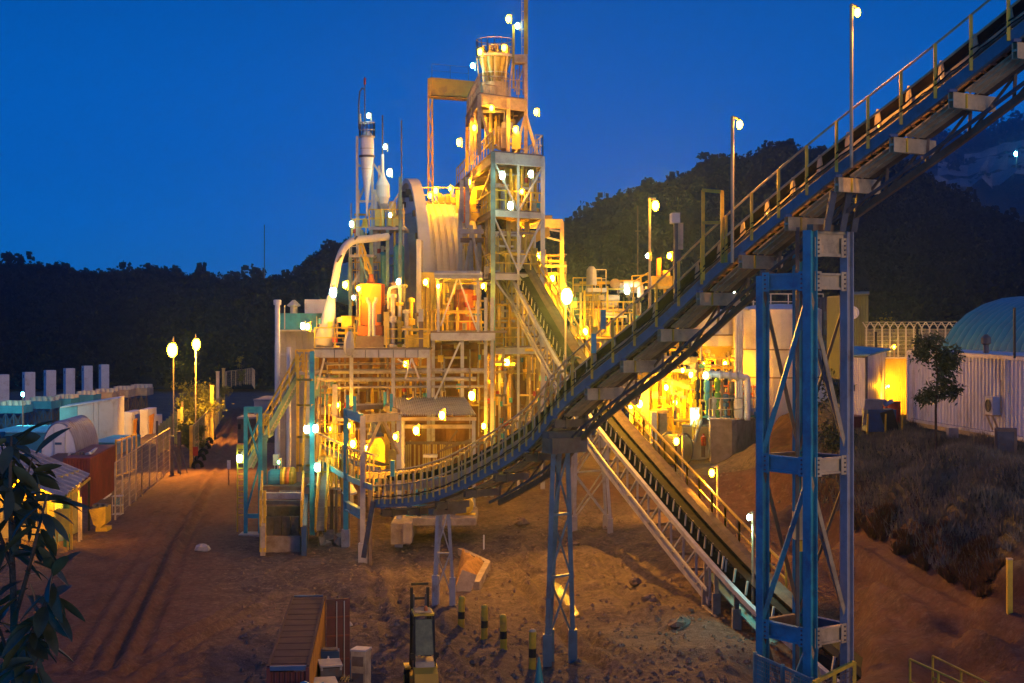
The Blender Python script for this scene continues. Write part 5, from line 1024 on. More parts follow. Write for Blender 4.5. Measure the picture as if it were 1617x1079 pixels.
axd = Vector((.80, -.60, 0)).normalized(); o = P(1067, 710, 84.5); b = MB(); b.lathe([(0, -1.35), (.9, -1.3), (1.35, -1.05), (1.45, -.95), (1.45, .9), (1.3, 1.1), (.6, 1.35), (0, 1.4)], o, 30, axd); b.build('drum_body', 'clad_lit_yellow', dr)
for t_a in (-.95, .9): b = MB(); b.lathe([(1.45, t_a-.08), (1.62, t_a-.08), (1.62, t_a+.08), (1.45, t_a+.08)], o, 30, axd); b.build('flange', 'steel_brown', dr)
for s_ in (-.5, .5): c = o+axd*s_-UP*1.35; b = MB(); b.box(c, (.4, 1.6, .7), Matrix.Rotation(math.atan2(axd.y, axd.x), 3, 'Z')); b.build('saddle', 'steel_brown', dr)
bu = thing('concrete_bund', 'concrete bund with a stained front wall holding the pump row', 'bund', P(1140, 727, 85))
blk(bu, 'front_wall', 1122, 664, 1156, 731, 84.5, 1.2, 'concrete'); b = MB(); b.slab([P(1156, 664, 84.5), P(1200, 660, 90), P(1200, 716, 90), P(1156, 731, 84.5)], (.5, .6, 0)); b.build('side_wall', 'concrete', bu); blk(bu, 'coping', 1121, 661.5, 1157, 664, 84.4, 1.5, 'concrete_pale'); b = MB(); b.slab([P(1122, 667, 85.2), P(1156, 667, 85.2), P(1200, 664, 91), P(1120, 664, 91)], (0, 0, -.3)); b.build('floor', 'concrete', bu)
pd = thing('pump_row', 'row of upright pumps with green and blue motors on the concrete bund', 'pumps', P(1150, 664, 87))
for i, (px, mm, y0) in enumerate(((1101, 'black', 596), (1116, 'turq', 600), (1133, 'green_paint', 597), (1146, 'blue_dark', 622), (1156, 'steel_dark', 603), (1127, 'steel_pale', 628), (1167, 'blue_steel', 626), (1177, 'steel_lilac', 632))):
    b = MB(); o = P(px, 660, 87+.25*(i % 3)); h = zD(y0, 87)-o.z; b.lathe([(.4, 0), (.4, .15), (.15, .25), (.15, h*.45), (.3, h*.47), (.3, h*.62), (.15, h*.64), (.27, h*.7), (.31, h*.74), (.31, h*.95), (.15, h), (0, h)], o, 12); b.build('pump_motor', mm, pd)
for px in (1122, 1141, 1151, 1161): seg(pd, 'rust_column', P(px, 665, 87.4), P(px, 603, 87.4), .22, .22, 'orange' if px > 1150 else 'steel_brown')
for px, y in ((1122, 652), (1137, 645), (1150, 640), (1163, 650), (1172, 643), (1186, 650), (1192, 655), (1180, 640)): b = MB(); b.lathe([(0, -.5), (.32, -.5), (.32, .4), (.15, .6), (0, .6)], P(px, y, 88), 10, (rg.uniform(-1, 1), .5, .2)); b.build('valve_body', rg.choice(('steel_lilac', 'turq', 'steel_pale', 'blue_dark')), pd)
handrail(pd, [P(1120, 664, 84.6), P(1156, 664, 84.6), P(1200, 661, 90)], 2.1, .9, 'steel_pale', .045)
for i in range(12): px = rg.uniform(1118, 1195); y = rg.uniform(620, 655); seg(pd, 'pipe', P(px, y, 87.6), P(px+rg.choice((0, 8, 14)), y+rg.choice((0, 16, 24)), 87.8), .18, .18, rg.choice(('steel_lilac', 'blue_steel', 'pipe_grey', 'steel_pale')), 'tube')
mp_ = thing('white_manifold', 'fat white manifold pipe crossing above the pump row', 'pipe', P(1150, 600, 86.5))
b = MB(); b.tube(smooth_path([P(1112, 590, 86.5), P(1150, 593, 86.5), P(1176, 596, 86.5), P(1180, 602, 86.5), P(1180, 630, 86.5), P(1180, 664, 86.5)], 5), .32, 14); b.build('pipe', 'white_panel', mp_, smooth=True)
for px in (1122, 1138, 1152, 1164): b = MB(); b.lathe([(.32, -.12), (.48, -.12), (.48, .12), (.32, .12)], P(px, 591.2+(px-1122)*.09, 86.5), 16, (1, 0, -.06)); b.build('collar', 'steel_lilac', mp_)
ul = thing('overhead_pipe', 'pale horizontal pipe with a downpipe between the hopper tank and pump house', 'pipe', P(1070, 575, 89)); b = MB(); b.tube([P(1045, 568, 89), P(1095, 571, 89)], .42, 12); b.tube([P(1096, 566, 89), P(1096, 605, 89)], .38, 12); b.build('pipe', 'pipe_grey', ul); blk(ul, 'joint_box', 1090, 564, 1102, 573, 88.6, 1, 'steel_dark')
for i in range(10): seg(ul, 'bracket', P(1040+i*6, 578, 89.5), P(1040+i*6, 600, 89.5), .14, .14, rg.choice(('yellow', 'steel_brown')))
# buildings beyond the tank
def container(label, px0, py0, px1, py1, D, dep, mm, n=12, rot=0, name='shipping_container', group=None, cat='container', rib=.05):
    """ribbed steel box: corner posts, rails, ribbed walls, roof"""
    a = P(px0, py1, D); c_ = P(px1, py0, D); w = c_.x-a.x; h = c_.z-a.z
    t = thing(name, label, cat, a, group)
    rm_ = Matrix.Rotation(rot, 3, 'Z')
    def L(x, y, z): return a+rm_@Vector((x, y, z))
    def wallp(o, u): corr_sheet('wall_panel', t, o, u, Vector((0, 0, h-.24)), max(4, int(n*u.length/w)), rib, mm)
    wallp(L(.1, .03, .12), rm_@Vector((w-.2, 0, 0))); wallp(L(.03, dep-.1, .12), rm_@Vector((0, -(dep-.2), 0))); wallp(L(w-.03, .1, .12), rm_@Vector((0, dep-.2, 0)))
    wallp(L(w-.1, dep-.03, .12), rm_@Vector((-(w-.2), 0, 0)))
    for x in (.06, w-.06):
        for y in (.06, dep-.06): seg(t, 'corner_post', L(x, y, 0), L(x, y, h), .14, .14, mm, up=rm_@Vector((1, 0, 0)))
    for z in (.06, h-.06):
        for p, q in (((.1, .04, z), (w-.1, .04, z)), ((.1, dep-.04, z), (w-.1, dep-.04, z)), ((.04, .1, z), (.04, dep-.1, z)), ((w-.04, .1, z), (w-.04, dep-.1, z))): seg(t, 'rail', L(*p), L(*q), .12, .12, mm)
    b = MB(); b.slab([L(.05, .05, h-.03), L(w-.05, .05, h-.03), L(w-.05, dep-.05, h-.03), L(.05, dep-.05, h-.03)], (0, 0, .05)); b.build('roof', mm, t)
    return t, L, w, h
t, L, w, h = container('tall navy blue container with panelled doors seen through the blue tower', 1296, 470, 1328, 600, 90, 5, 'container_navy', 8)
for k in range(4):
    for j in range(5): seg(t, 'door_recess', L(.3+k*(w-.6)/4, -.05, .6+j*(h-1)/5), L(.3+k*(w-.6)/4+w*.15, -.05, .6+j*(h-1)/5), .06, (h-1)/5*.6, 'blue_dark')
t, L, w, h = container('olive green shed with a round white fan behind the right column of the blue tower', 1330, 467, 1371, 600, 84, 7, 'container_olive', 10, name='olive_shed', cat='shed')
b = MB(); b.lathe([(0, 0), (.62, 0), (.62, .12), (.5, .16), (.45, .05), (0, .05)], P(1346, 494, 83.8), 20, (0, -1, 0)); b.build('wall_fan', 'white_panel', t); b = MB(); b.slab([P(1328, 468, 83.5), P(1373, 466, 83.5), P(1373, 462, 95), P(1328, 463, 95)], (0, 0, .12)); b.build('roof_sheet', 'container_olive', t)

# ------------------------------------------------------------------ finer pipework, ducts and beams of the crowded levels
def thicket(name, label, px0, py0, px1, py1, D0, D1, nv, nh, nb, seed, mats=('yellow', 'clad_lit_yellow', 'pipe_grey', 'steel_beige_lit', 'steel_brown'), rail=()):
    q = random.Random(seed); t = thing(name, label, 'pipework', P((px0+px1)/2, py1, D0))
    for k in range(nv):
        px = q.uniform(px0, px1); y0 = q.uniform(py0, py1-8); y1 = min(py1, y0+q.uniform(.15, .7)*(py1-py0)); D = q.uniform(D0, D1); w = q.choice((.09, .12, .16, .24)); seg(t, 'pipe', P(px, y0, D), P(px, y1, D), w, w, q.choice(mats), q.choice(('tube', 'tube', 'box')))
        if q.random() < .4: seg(t, 'branch_pipe', P(px, y1, D), P(px+q.choice((-1, 1))*q.uniform(6, 16), y1, D), w, w, q.choice(mats), 'tube')
        if q.random() < .35: p = P(px, (y0+y1)/2, D); seg(t, 'valve', p-UP*.2, p+UP*.2, w*2.6, w*2.6, q.choice(('steel_dark', 'yellow', 'red_drum', 'turq')), 'tube')
    for k in range(nh):
        y = q.uniform(py0, py1); xa = q.uniform(px0, px1-10); D = q.uniform(D0, D1); w = q.choice((.1, .14, .2)); xb = min(px1, xa+q.uniform(.2, .7)*(px1-px0)); seg(t, q.choice(('beam', 'header_pipe')), P(xa, y, D), P(xb, y, D), w, w*1.3, q.choice(mats), q.choice(('tube', 'ibeam')))
    for k in range(nb):
        xa = q.uniform(px0, px1-8); y = q.uniform(py0, py1-8); blk(t, q.choice(('junction_box', 'panel', 'machine_box')), xa, y, xa+q.uniform(3, 10), y+q.uniform(4, 14), q.uniform(D0, D1), q.uniform(.4, 1.2), q.choice(mats))
    for y, xa, xb in rail: handrail(t, [P(xa, y, D0), P(xb, y, D0)], 1.35, 1.0, 'yellow', .04)
    return t
thicket('pipework', 'tangle of pipes and boxes between the brown wall and the long horizontal pipes', 500, 568, 680, 650, 67.5, 71, 34, 14, 12, 1)
thicket('pipework', 'lower tangle of pipes and beams left of the lean-to roof above the tail conveyor', 500, 650, 640, 780, 63, 70, 40, 16, 16, 2, rail=((700, 505, 560), (735, 505, 575)))
thicket('pipework', 'crowd of small machines and pipes along the mill deck behind the railing', 504, 500, 686, 548, 67.5, 70, 44, 10, 22, 3)
thicket('pipework', 'pipes and railings under the roofed shelter beside the orange tank', 690, 445, 764, 522, 68.5, 72, 16, 6, 8, 4, rail=((522, 688, 760),))
thicket('pipework', 'pipes and braces in the bay between the side platform and the lean-to roof', 684, 540, 800, 640, 68.5, 70, 26, 9, 8, 5)
thicket('pipework', 'stair side pipes and boxes in front of the yellow wall', 496, 600, 530, 760, 63.5, 66, 20, 6, 8, 6)
thicket('pipework', 'thin pipes and gantries on the upper part of the beige low building', 900, 440, 1012, 530, 82, 84, 40, 16, 14, 7, rail=((462, 905, 950), (500, 905, 1000)))
thicket('pipework', 'pipe gallery under the inclined conveyor between the two belts', 900, 540, 1012, 640, 80, 82, 34, 14, 10, 8, ('yellow', 'pipe_grey', 'steel_beige_lit', 'steel_brown', 'tank_white'))
thicket('pipework', 'yellow lit pipes filling the front of the pump house', 1000, 600, 1100, 715, 87.2, 89, 44, 14, 18, 9)
thicket('pipework', 'pipes and legs beneath the cone hopper tank', 1040, 545, 1160, 600, 88.5, 91, 34, 10, 8, 10)
thicket('pipework', 'left bays of the process tower packed with pipes under the deck', 722, 300, 780, 420, 75, 80, 30, 10, 12, 11, rail=((350, 724, 760), (400, 730, 765)))
thicket('pipework', 'right front bays of the process tower packed with upright pipes', 784, 256, 855, 345, 72.5, 75, 34, 8, 8, 12)
thicket('pipework', 'lit pipes and stairs behind the truss conveyor below the hoist portal', 800, 400, 895, 590, 77, 80, 50, 18, 16, 13, rail=((440, 815, 850), (500, 840, 885)))
thicket('pipework', 'grey pipes under the side platform right of the lean-to roof', 765, 545, 860, 700, 71, 75, 30, 10, 8, 14, ('pipe_grey', 'steel_brown', 'steel_beige_lit', 'yellow'))
thicket('pipework', 'railed machine deck around the small vessels left of the mill ring', 552, 320, 640, 545, 73.5, 76, 38, 14, 10, 15, ('steel_pale', 'steel_lilac', 'green_steel', 'yellow'), rail=((372, 556, 600), (440, 556, 600)))
thicket('pipework', 'valves and small bore pipes crowded behind the pump row', 1112, 600, 1195, 662, 88.5, 90, 44, 8, 10, 16, ('steel_lilac', 'blue_steel', 'pipe_grey', 'steel_pale', 'orange'))
thicket('pipework', 'pipes crowded inside the top storey of the process tower', 742, 175, 826, 236, 75, 78, 26, 8, 8, 17)
# ================================================================== right bank
BZ = 7.7
t = thing('white_container', 'long white ribbed site container with an air conditioner on the grass bank', 'container', wp(27.7, 62, BZ))
ca = P(1435, 665, 62); cb_ = P(1600, 692, 53); dirw = Vector((cb_.x-ca.x, cb_.y-ca.y, 0)).normalized(); per = Vector((-dirw.y, dirw.x, 0))
if per.y < 0: per = -per
h = zD(555, 62)-zD(665, 62); zc = ca.z+.02
A = Vector((ca.x, ca.y, zc)); Lw = 24.0
for a0, a1 in ((0, 14.6), (14.75, 24)):
    corr_sheet('wall_panel', t, A+dirw*(a0+.1)+UP*.2, dirw*(a1-a0-.2), Vector((0, 0, h-.35)), int((a1-a0)*2.0), -.09, 'sheet_white')
corr_sheet('wall_panel', t, A+per*4.0+UP*.2, -per*3.9, Vector((0, 0, h-.35)), 8, -.06, 'sheet_white')
for a in (0, 14.67, 24): seg(t, 'corner_post', A+dirw*a, A+dirw*a+UP*h, .22, .22, 'sheet_white', up=dirw)
for z in (.08, h-.08): seg(t, 'rail', A+UP*z-per*.02, A+dirw*Lw+UP*z-per*.02, .2, .18, 'sheet_white')
b = MB(); b.slab([A+UP*h-per*.1, A+dirw*Lw+UP*h-per*.1, A+dirw*Lw+per*4.2+UP*h, A+per*4.2+UP*h], (0, 0, .08)); b.build('roof', 'steel_pale', t)
seg(t, 'skid', A-UP*.15+per*.05, A+dirw*Lw-UP*.15+per*.05, .25, .3, 'steel_beige_lit')
ac = thing('air_conditioner', 'outdoor air conditioner unit on brackets on the long white container', 'air conditioner', A+dirw*13.6-per*.6+UP*1.4)
q0 = A+dirw*13.6-per*.35+UP*1.85; rmz = frame(Vector((0, 0, 0)), UP, per)
b = MB(); b.box(q0, (1.0, .5, 1.1), Matrix((dirw, per, UP)).transposed()); b.build('case', 'white_panel', ac)
b = MB(); b.lathe([(0, 0), (.38, 0), (.40, .05), (.34, .07), (.30, .02), (.08, .02), (.08, .06), (0, .06)], q0-per*.26, 20, -per); b.build('fan_grille', 'steel_dark', ac)
for s_ in (-.4, .4): seg(ac, 'bracket', q0+dirw*s_-UP*.6-per*.3, q0+dirw*s_-UP*.6+per*.35, .08, .08, 'steel_beige_lit'); seg(ac, 'bracket', q0+dirw*s_-UP*1.5+per*.2, q0+dirw*s_-UP*.6-per*.2, .1, .1, 'steel_beige_lit')
seg(ac, 'pipe', q0+dirw*.7+UP*1.6+per*.2, q0+dirw*.7-UP*.4+per*.2, .09, .09, 'steel_beige_lit', 'tube')
for i, (px, y) in enumerate(((1458, 558), (1557, 556))):
    v = thing('roof_vent', ('small dark cowl vent on the white container roof near the tent', 'white knob vent on the left end of the container roof')[1-i] if False else ('small vent knob on the white container roof above the young tree', 'dark cowl vent on the white container roof in front of the teal tent')[i], 'vent', P(px, y, 60-6*i)); o = P(px, y+2, 60-6*i)
    b = MB(); b.lathe([(.16, 0), (.16, .5), (.3, .6), (.3, .95), (.1, 1.15), (0, 1.15)], o, 12); b.build('cowl', ('steel_pale', 'steel_dark')[i], v)
jb = thing('junction_cabinet', 'dark brown ground cabinet standing in the grass below the air conditioner', 'cabinet', GH(1589, 50)); p = GH(1588, 50); b = MB(); b.box(p+UP*.75, (1.2, .9, 1.6), Matrix.Rotation(-.3, 3, 'Z')); b.build('case', 'steel_brown', jb); b = MB(); b.box(p+UP*.75+Vector((-.15, -.5, 0)), (.9, .05, 1.3), Matrix.Rotation(-.3, 3, 'Z')); b.build('door', 'steel_dark', jb)
ft = thing('concrete_block', 'small concrete block propping the white container', 'block', GH(1504, 56.5)); p = GH(1504, 56.2); b = MB(); b.box(p+UP*.3, (.6, .6, 1.0)); b.build('block_body', 'concrete_pale', ft)
# teal arched tent
at_ = thing('arched_tent', 'teal ribbed arched tent roof behind the white container', 'tent', wp(33, 74, BZ))
tc_ = P(1597, 560, 75); tx = Vector((1, -.30, 0)).normalized(); tyv = Vector((.30, 1, 0)).normalized()
Rx = 8.2; Rz = zD(470, 75)-BZ-1.2; nst = 16
base = Vector((P(1470, 560, 74).x+.3, 74*K, BZ+1.2))
for k in range(22):
    u0 = k*1.15; prev = None; vs = []
    for i in range(15):
        a = math.pi*i/14; c_ = base+per*(Rx*(1-math.cos(a)))*.9+UP*(Rz*math.sin(a)**.8)
        for f, e_ in ((0.0, -.12), (.15, 0), (.5, .09), (.85, 0), (1.0, -.12)):
            vs.append(c_+dirw*(u0+1.15*f)+(UP*math.sin(a)-per*math.cos(a))*e_)
    b = MB(); b.add(vs, [(i*5+j, i*5+j+1, (i+1)*5+j+1, (i+1)*5+j) for i in range(14) for j in range(4)]); b.build('roof_bay', 'teal_sheet', at_, smooth=True)
b = MB(); prof = [base+per*(Rx*(1-math.cos(math.pi*i/14)))*.9+UP*(Rz*math.sin(math.pi*i/14)**.8) for i in range(15)]; b.slab(prof, dirw*.05); b.build('end_wall', 'teal_sheet', at_)
b = MB(); b.slab([base-UP*1.3-per*.05, base-UP*1.3-per*.05+dirw*25, base-per*.05+dirw*25+UP*.1, base-per*.05+UP*.1], per*.2); b.build('side_wall', 'white_panel', at_)
for i, px in enumerate((1602,)):
    po = thing('slim_post', 'slim black post standing in front of the teal tent', 'post', P(px, 560, 52)); seg(po, 'post', P(px, 566, 51.5), P(px, 486, 51.5), .12, .12, 'black')
# yellow lit panel wall, shed, drums and junk
yw2 = thing('yellow_lit_panel_wall', 'bright yellow lit ribbed panel wall between the small shed and the white container', 'wall', P(1418, 655, 68))
corr_sheet('wall_panel', yw2, P(1398, 657, 68), P(1434, 657, 68)-P(1398, 657, 68), Vector((0, 0, zD(566, 68)-zD(657, 68))), 12, .06, 'clad_lit_yellow'); corr_sheet('wall_panel', yw2, P(1434, 657, 68), P(1437, 660, 64)-P(1434, 657, 68), Vector((0, 0, zD(566, 68)-zD(657, 68))), 8, .06, 'clad_lit_yellow'); blk(yw2, 'cap_rail', 1398, 564, 1435, 566.5, 67.9, .3, 'steel_pale')  # strong yellow lamp light put into the sheet colour
sd = thing('small_shed', 'small shed of white ribbed sheets with a teal lean roof beside the drums', 'shed', P(1372, 655, 64))
pa = P(1342, 655, 64.5); pb = P(1368, 656, 63); pc = P(1399, 652, 68.5); hh = zD(563, 63)-zD(656, 63)
corr_sheet('wall_panel', sd, pa, Vector((pb.x-pa.x, pb.y-pa.y, 0)), UP*hh, 9, .05, 'sheet_white'); corr_sheet('wall_panel', sd, pb, Vector((pc.x-pb.x, pc.y-pb.y, 0)), UP*(hh+.1), 10, .05, 'sheet_white')
for p in (pa, pb, pc): seg(sd, 'corner_post', p, p+UP*hh, .16, .16, 'steel_dark')
b = MB(); b.slab([pa+UP*hh+Vector((-.2, -.5, .05)), pb+UP*hh+Vector((.1, -.6, .05)), pc+UP*hh+Vector((.4, .2, .65)), pa+UP*hh+Vector((1.0, 5.0, .65))], (0, 0, .12)); b.build('roof', 'teal_sheet', sd)
b = MB(); b.box(GH(1355, 63.5)+UP*.3, (2.2, 3, 1.3)); b.build('plinth', 'container_maroon', sd); seg(sd, 'handle', P(1349, 618, 63.7), P(1349, 608, 63.7), .1, .1, 'steel_dark')
for i, (px, D, lab) in enumerate(((1404, 62.5, 'red steel drum nearest the small shed by the yellow panel wall'), (1412, 61.5, 'red steel drum nearer the white container by the yellow panel wall'))):
    t = thing('oil_drum', lab, 'drum', P(px, 672-i*0, D), 'red drums by the yellow panel wall'); p = P(px, 670, D); b = MB(); b.lathe([(0, 0), (.42, 0), (.42, .5), (.45, .54), (.42, .58), (.42, 1.0), (.45, 1.04), (.42, 1.08), (.42, 1.5), (0, 1.5)], p, 20); b.build('barrel', 'red_drum', t); b = MB(); b.lathe([(.42, 1.5), (.45, 1.5), (.45, 1.56), (.4, 1.56)], p, 20); b.build('rim', 'steel_brown', t)
jk = thing('scrap_bin', 'dark open scrap bin with leaning panels and yellow posts before the small shed', 'bin', GH(1388, 60))
g_ = P(1388, 681, 60); b = MB(); b.box(g_+UP*.75, (1.9, 1.7, 1.5)); b.build('bin_body', 'blue_dark', jk); b = MB(); b.box(g_+Vector((-.5, -.3, 1.3)), (1.2, .08, 1.9), Matrix.Rotation(.35, 3, 'X')); b.build('leaning_panel', 'steel_lilac', jk); b = MB(); b.box(g_+Vector((.5, -.9, .7)), (.9, .08, 1.5), Matrix.Rotation(-.3, 3, 'Y')); b.build('leaning_panel', 'black', jk)
for dx in (-1.1, .1, 1.2): seg(jk, 'marker_post', g_+Vector((dx, -1.3, -.2)), g_+Vector((dx+.05, -1.3, 1.25)), .1, .1, 'yellow')
for k in range(5): b = MB(); b.box(g_+Vector((rk.uniform(-.8, .8), rk.uniform(-.4, .6), 1.6+rk.uniform(0, .4))), (rk.uniform(.5, 1.1), rk.uniform(.3, .7), .25), Matrix.Rotation(rk.uniform(-.6, .6), 3, Vector((rk.random(), rk.random(), rk.random()+.2)).normalized())); b.build('scrap_piece', rk.choice(('black', 'steel_dark', 'steel_lilac')), jk)
# security fence with cranked tops
fe_ = thing('security_fence', 'tall chain link fence with cranked barbed wire tops behind the yellow panel wall', 'fence', P(1410, 560, 84))
b = MB()
for i in range(15):
    px = 1368+i*12.5; D = 84-.2*i; p0 = P(px, 570, D); p1 = P(px, 518, D)
    seg(fe_, 'post', p0, p1, .12, .12, 'steel_pale'); seg(fe_, 'arm', p1, p1+Vector((-.35, 0, .55)), .09, .09, 'steel_pale'); seg(fe_, 'arm', p1, p1+Vector((.35, 0, .55)), .09, .09, 'steel_pale')
for j in range(9): b.bar(P(1366, 520+j*6, 84), P(1545, 520+j*6, 81.2), .03)
for j in range(120): b.bar(P(1366+j*1.5, 520, 84-.0235*j), P(1366+j*1.5, 568, 84-.0235*j), .02)
for u in (.3, .55): b.bar(P(1366, 518, 84)+UP*u, P(1545, 518, 81.2)+UP*u, .04)
b.build('wire_mesh', 'steel_pale', fe_, kind='stuff')
for i, px in enumerate((1383, 1448)):
    t = thing('floodlight_post', ('short black lamp post left of the teal tent by the fence', 'black lamp post touching the left end of the teal tent')[i], 'post', P(px, 560, 80)); seg(t, 'post', P(px, 570, 80), P(px, 512+4*(1-i)*3, 80), .2, .2, 'black')
# ------------------------------------------------------------------ vegetation on the right
def leaf_mesh(b, c, l, w, d, nrm):
    d = d.normalized(); s = d.cross(nrm).normalized(); nrm = s.cross(d).normalized(); i = len(b.v)
    b.v += [c, c+d*l*.35+s*w+nrm*w*.35, c+d*l, c+d*l*.35-s*w+nrm*w*.35, c+d*l*.4]; b.f += [(i, i+1, i+4), (i+1, i+2, i+4), (i+2, i+3, i+4), (i+3, i, i+4)]
def tree(name, label, base, h, crown, seed, mm, n_leaf, lsz, cat='tree', group=None, trunk_r=.12, bare=.35, lean=0.):
    """tapered trunk, limbs, and leaf sprays clustered round the limb ends"""
    r_ = random.Random(seed); t = thing(name, label, cat, base, group); b = MB(); top = base+Vector((lean, 0, h*.92))
    tp = [base-UP*.2, base+Vector((lean*.3, .05, h*.35)), base+Vector((lean*.5+.08, 0, h*.65)), top]; b.tube(tp, [trunk_r, trunk_r*.8, trunk_r*.5, trunk_r*.15], 8)
    ends = [top]
    for k in range(int(9+crown*2)):
        f = r_.uniform(bare, .95); p = tp[0].lerp(tp[3], f); a = r_.uniform(0, 6.283); ln = crown*(1.1-.75*abs(f-.6))*r_.uniform(.45, 1.0); e = p+Vector((math.cos(a)*ln, math.sin(a)*ln, ln*r_.uniform(.2, .8)))
        b.tube([p, p.lerp(e, .5)+UP*.05, e], [trunk_r*.35, trunk_r*.22, .012], 5); ends += [e, p.lerp(e, .65)]
    b.build('trunk', 'bark', t); c = MB()
    for k in range(n_leaf):
        e = r_.choice(ends); q = e+Vector((r_.gauss(0, .30*crown/1.6), r_.gauss(0, .30*crown/1.6), r_.gauss(0, .26*crown/1.6))); d = Vector((r_.gauss(0, 1), r_.gauss(0, 1), r_.gauss(-.35, .6)))
        leaf_mesh(c, q, lsz*r_.uniform(.6, 1.3), lsz*.22, d, Vector((r_.gauss(0, .5), r_.gauss(0, .5), 1)))
    c.build('crown', mm, t); return t
tree('young_tree', 'young slender tree standing alone in front of the long white container', GH(1478, 54), 7.6, 1.35, 3, 'leaf_mid', 2600, .36, trunk_r=.09, bare=.30)
for i, (px, y, h_, cr_) in enumerate(((1388, 566, 2.6, 1.6), (1402, 566, 3.2, 1.7), (1420, 566, 2.2, 1.5), (1436, 566, 2.6, 1.4))):
    tree('fence_shrub', ('yellow lit shrub against the fence nearest the olive shed', 'tallest yellow lit shrub poking above the barbed fence', 'low yellow lit shrub behind the middle of the panel wall', 'dull shrub by the fence next to the teal tent')[i], P(px, y, 86), h_*1.2, cr_, 20+i, 'leaf_lit_yellow', 500, .34, 'shrub', 'shrubs along the security fence', .06, .1)
tree('bank_shrub', 'dark scrubby bush growing behind the right leg of the blue tower', GH(1316, 58), 5.2, 1.6, 31, 'leaf_dark', 1100, .35, 'shrub', None, .07, .1)
# dry grass on the bank: blades, uncountable
gv = []; gf = []; rgz = random.Random(4)
cnt = 0
while cnt < 45000:
    px = rgz.uniform(1280, 1640); D = rgz.uniform(38, 64); x = (px-808.5)/1400*D; z = hz(x, D)
    if x < 16.5: continue
    pr_ = min(1, max(0, (z-4.2)/1.0)); foot = 1 if 3.4 < z < 4.4 and rgz.random() < .4 else 0
    if not foot and rgz.random() > pr_: continue
    if z > 7.55: continue
    cnt += 1; p = wp(x, D, z-.03); a = rgz.uniform(0, 6.28); l = rgz.uniform(.15, .55)*(1.2 if foot else 1); d = Vector((math.cos(a), math.sin(a), 0)); lean = Vector((rgz.gauss(0, .3), rgz.gauss(0, .3), 1))*l; i = len(gv); gv += [tuple(p-d*.035), tuple(p+d*.035), tuple(p+lean)]; gf.append((i, i+1, i+2))
me = bpy.data.meshes.new('grass'); me.from_pydata(gv, [], gf); me.materials.append(M['grass_dry']); o = bpy.data.objects.new('dry_grass', me); COL.objects.link(o); o['kind'] = 'stuff'
# yellow marker post and rails by the right hand road
gv = []; gf = []; cnt = 0
while cnt < 16000:
    px = rgz.uniform(1330, 1640); D = rgz.uniform(36, 52); x = (px-808.5)/1400*D; z = hz(x, D)
    if not 3.25 < z < 5.0 or noise.noise(Vector((x*.5, D*.6, 9))) < -.25+.4*(z-3.2): continue
    cnt += 1; p = wp(x, D, z-.03); a = rgz.uniform(0, 6.28); l = rgz.uniform(.2, .5); d = Vector((math.cos(a), math.sin(a), 0)); lean = Vector((rgz.gauss(0, .35), rgz.gauss(0, .35), 1))*l; i = len(gv); gv += [tuple(p-d*.03), tuple(p+d*.03), tuple(p+lean)]; gf.append((i, i+1, i+2))
me = bpy.data.meshes.new('grass'); me.from_pydata(gv, [], gf); me.materials.append(M['grass_rust']); o = bpy.data.objects.new('rusty_grass', me); COL.objects.link(o); o['kind'] = 'stuff'
mp2 = thing('marker_post', 'single square yellow marker post at the foot of the red bank', 'post', GP(1594, 965)); x_, D_, z_ = G(1594, 965); p = wp(x_, D_, hz(x_, D_)); zt2 = zD(884, D_); b = MB(); b.box((p.x, p.y, (p.z-.2+zt2)/2), (.2, .2, zt2-p.z+.2)); b.build('post_body', 'yellow', mp2); b = MB(); b.box((p.x, p.y, zt2+.03), (.22, .22, .06)); b.build('cap', 'steel_beige_lit', mp2)
gr_ = thing('yellow_guard_rail', 'yellow pipe guard rail with sloping top in the lower right corner', 'railing', GH(1470, 31))
for pts in (((1437, 1041, 32), (1520, 1079, 30.6), (1560, 1100, 30)), ((1473, 1036, 33), (1556, 1077, 31.5), (1600, 1100, 31))):
    q = [P(*p) for p in pts]
    for u, v in zip(q, q[1:]): seg(gr_, 'top_rail', u, v, .08, .08, 'yellow', 'tube')
    for f in (0, .55, 1.0):
        a_p = q[0].lerp(q[1], f); seg(gr_, 'upright', Vector((a_p.x, a_p.y, hz(a_p.x, a_p.y/K)-.2)), a_p, .09, .09, 'yellow', 'tube')
    seg(gr_, 'mid_rail', q[0]-UP*.8, q[1]-UP*.8, .06, .06, 'yellow', 'tube')
yg = thing('tower_guard_fence', 'low yellow framed mesh guard around the foot of the blue tower', 'fence', GH(1345, 31.5))
qa = P(1285, 1078, 31.3); qb = P(1349, 1046, 31.9); qc = P(1350, 1062, 32.6)
for u, v in ((qa, qb), (qa-UP*.9, qb-UP*.9)): seg(yg, 'rail', u, v, .13, .13, 'yellow')
for p in (qa, qa.lerp(qb, .5), qb): seg(yg, 'upright', p, Vector((p.x, p.y, hz(p.x, p.y/K)-.1)), .12, .12, 'yellow')
b = MB()
for k in range(1, 9): u = qa.lerp(qb, k/9); b.bar(u, u-UP*.9, .03)
for k in range(1, 4): b.bar(qa-UP*.22*k, qb-UP*.22*k, .03)
b.build('mesh_infill', 'steel_brown', yg)
gg = thing('green_mesh_fence', 'dark green wire mesh guard fence beside the left column of the blue tower', 'fence', GH(1225, 32.5))
qa = P(1192, 1034, 33.3); qb = P(1282, 1074, 31.6)
for p in (qa, qa.lerp(qb, .5), qb): seg(gg, 'upright', p+UP*.1, Vector((p.x, p.y, hz(p.x, p.y/K)-.3)), .13, .13, 'green_steel')
seg(gg, 'rail', qa, qb, .1, .1, 'green_steel'); b = MB()
for k in range(1, 26): u = qa.lerp(qb, k/26); b.bar(u, u-UP*1.6, .025)
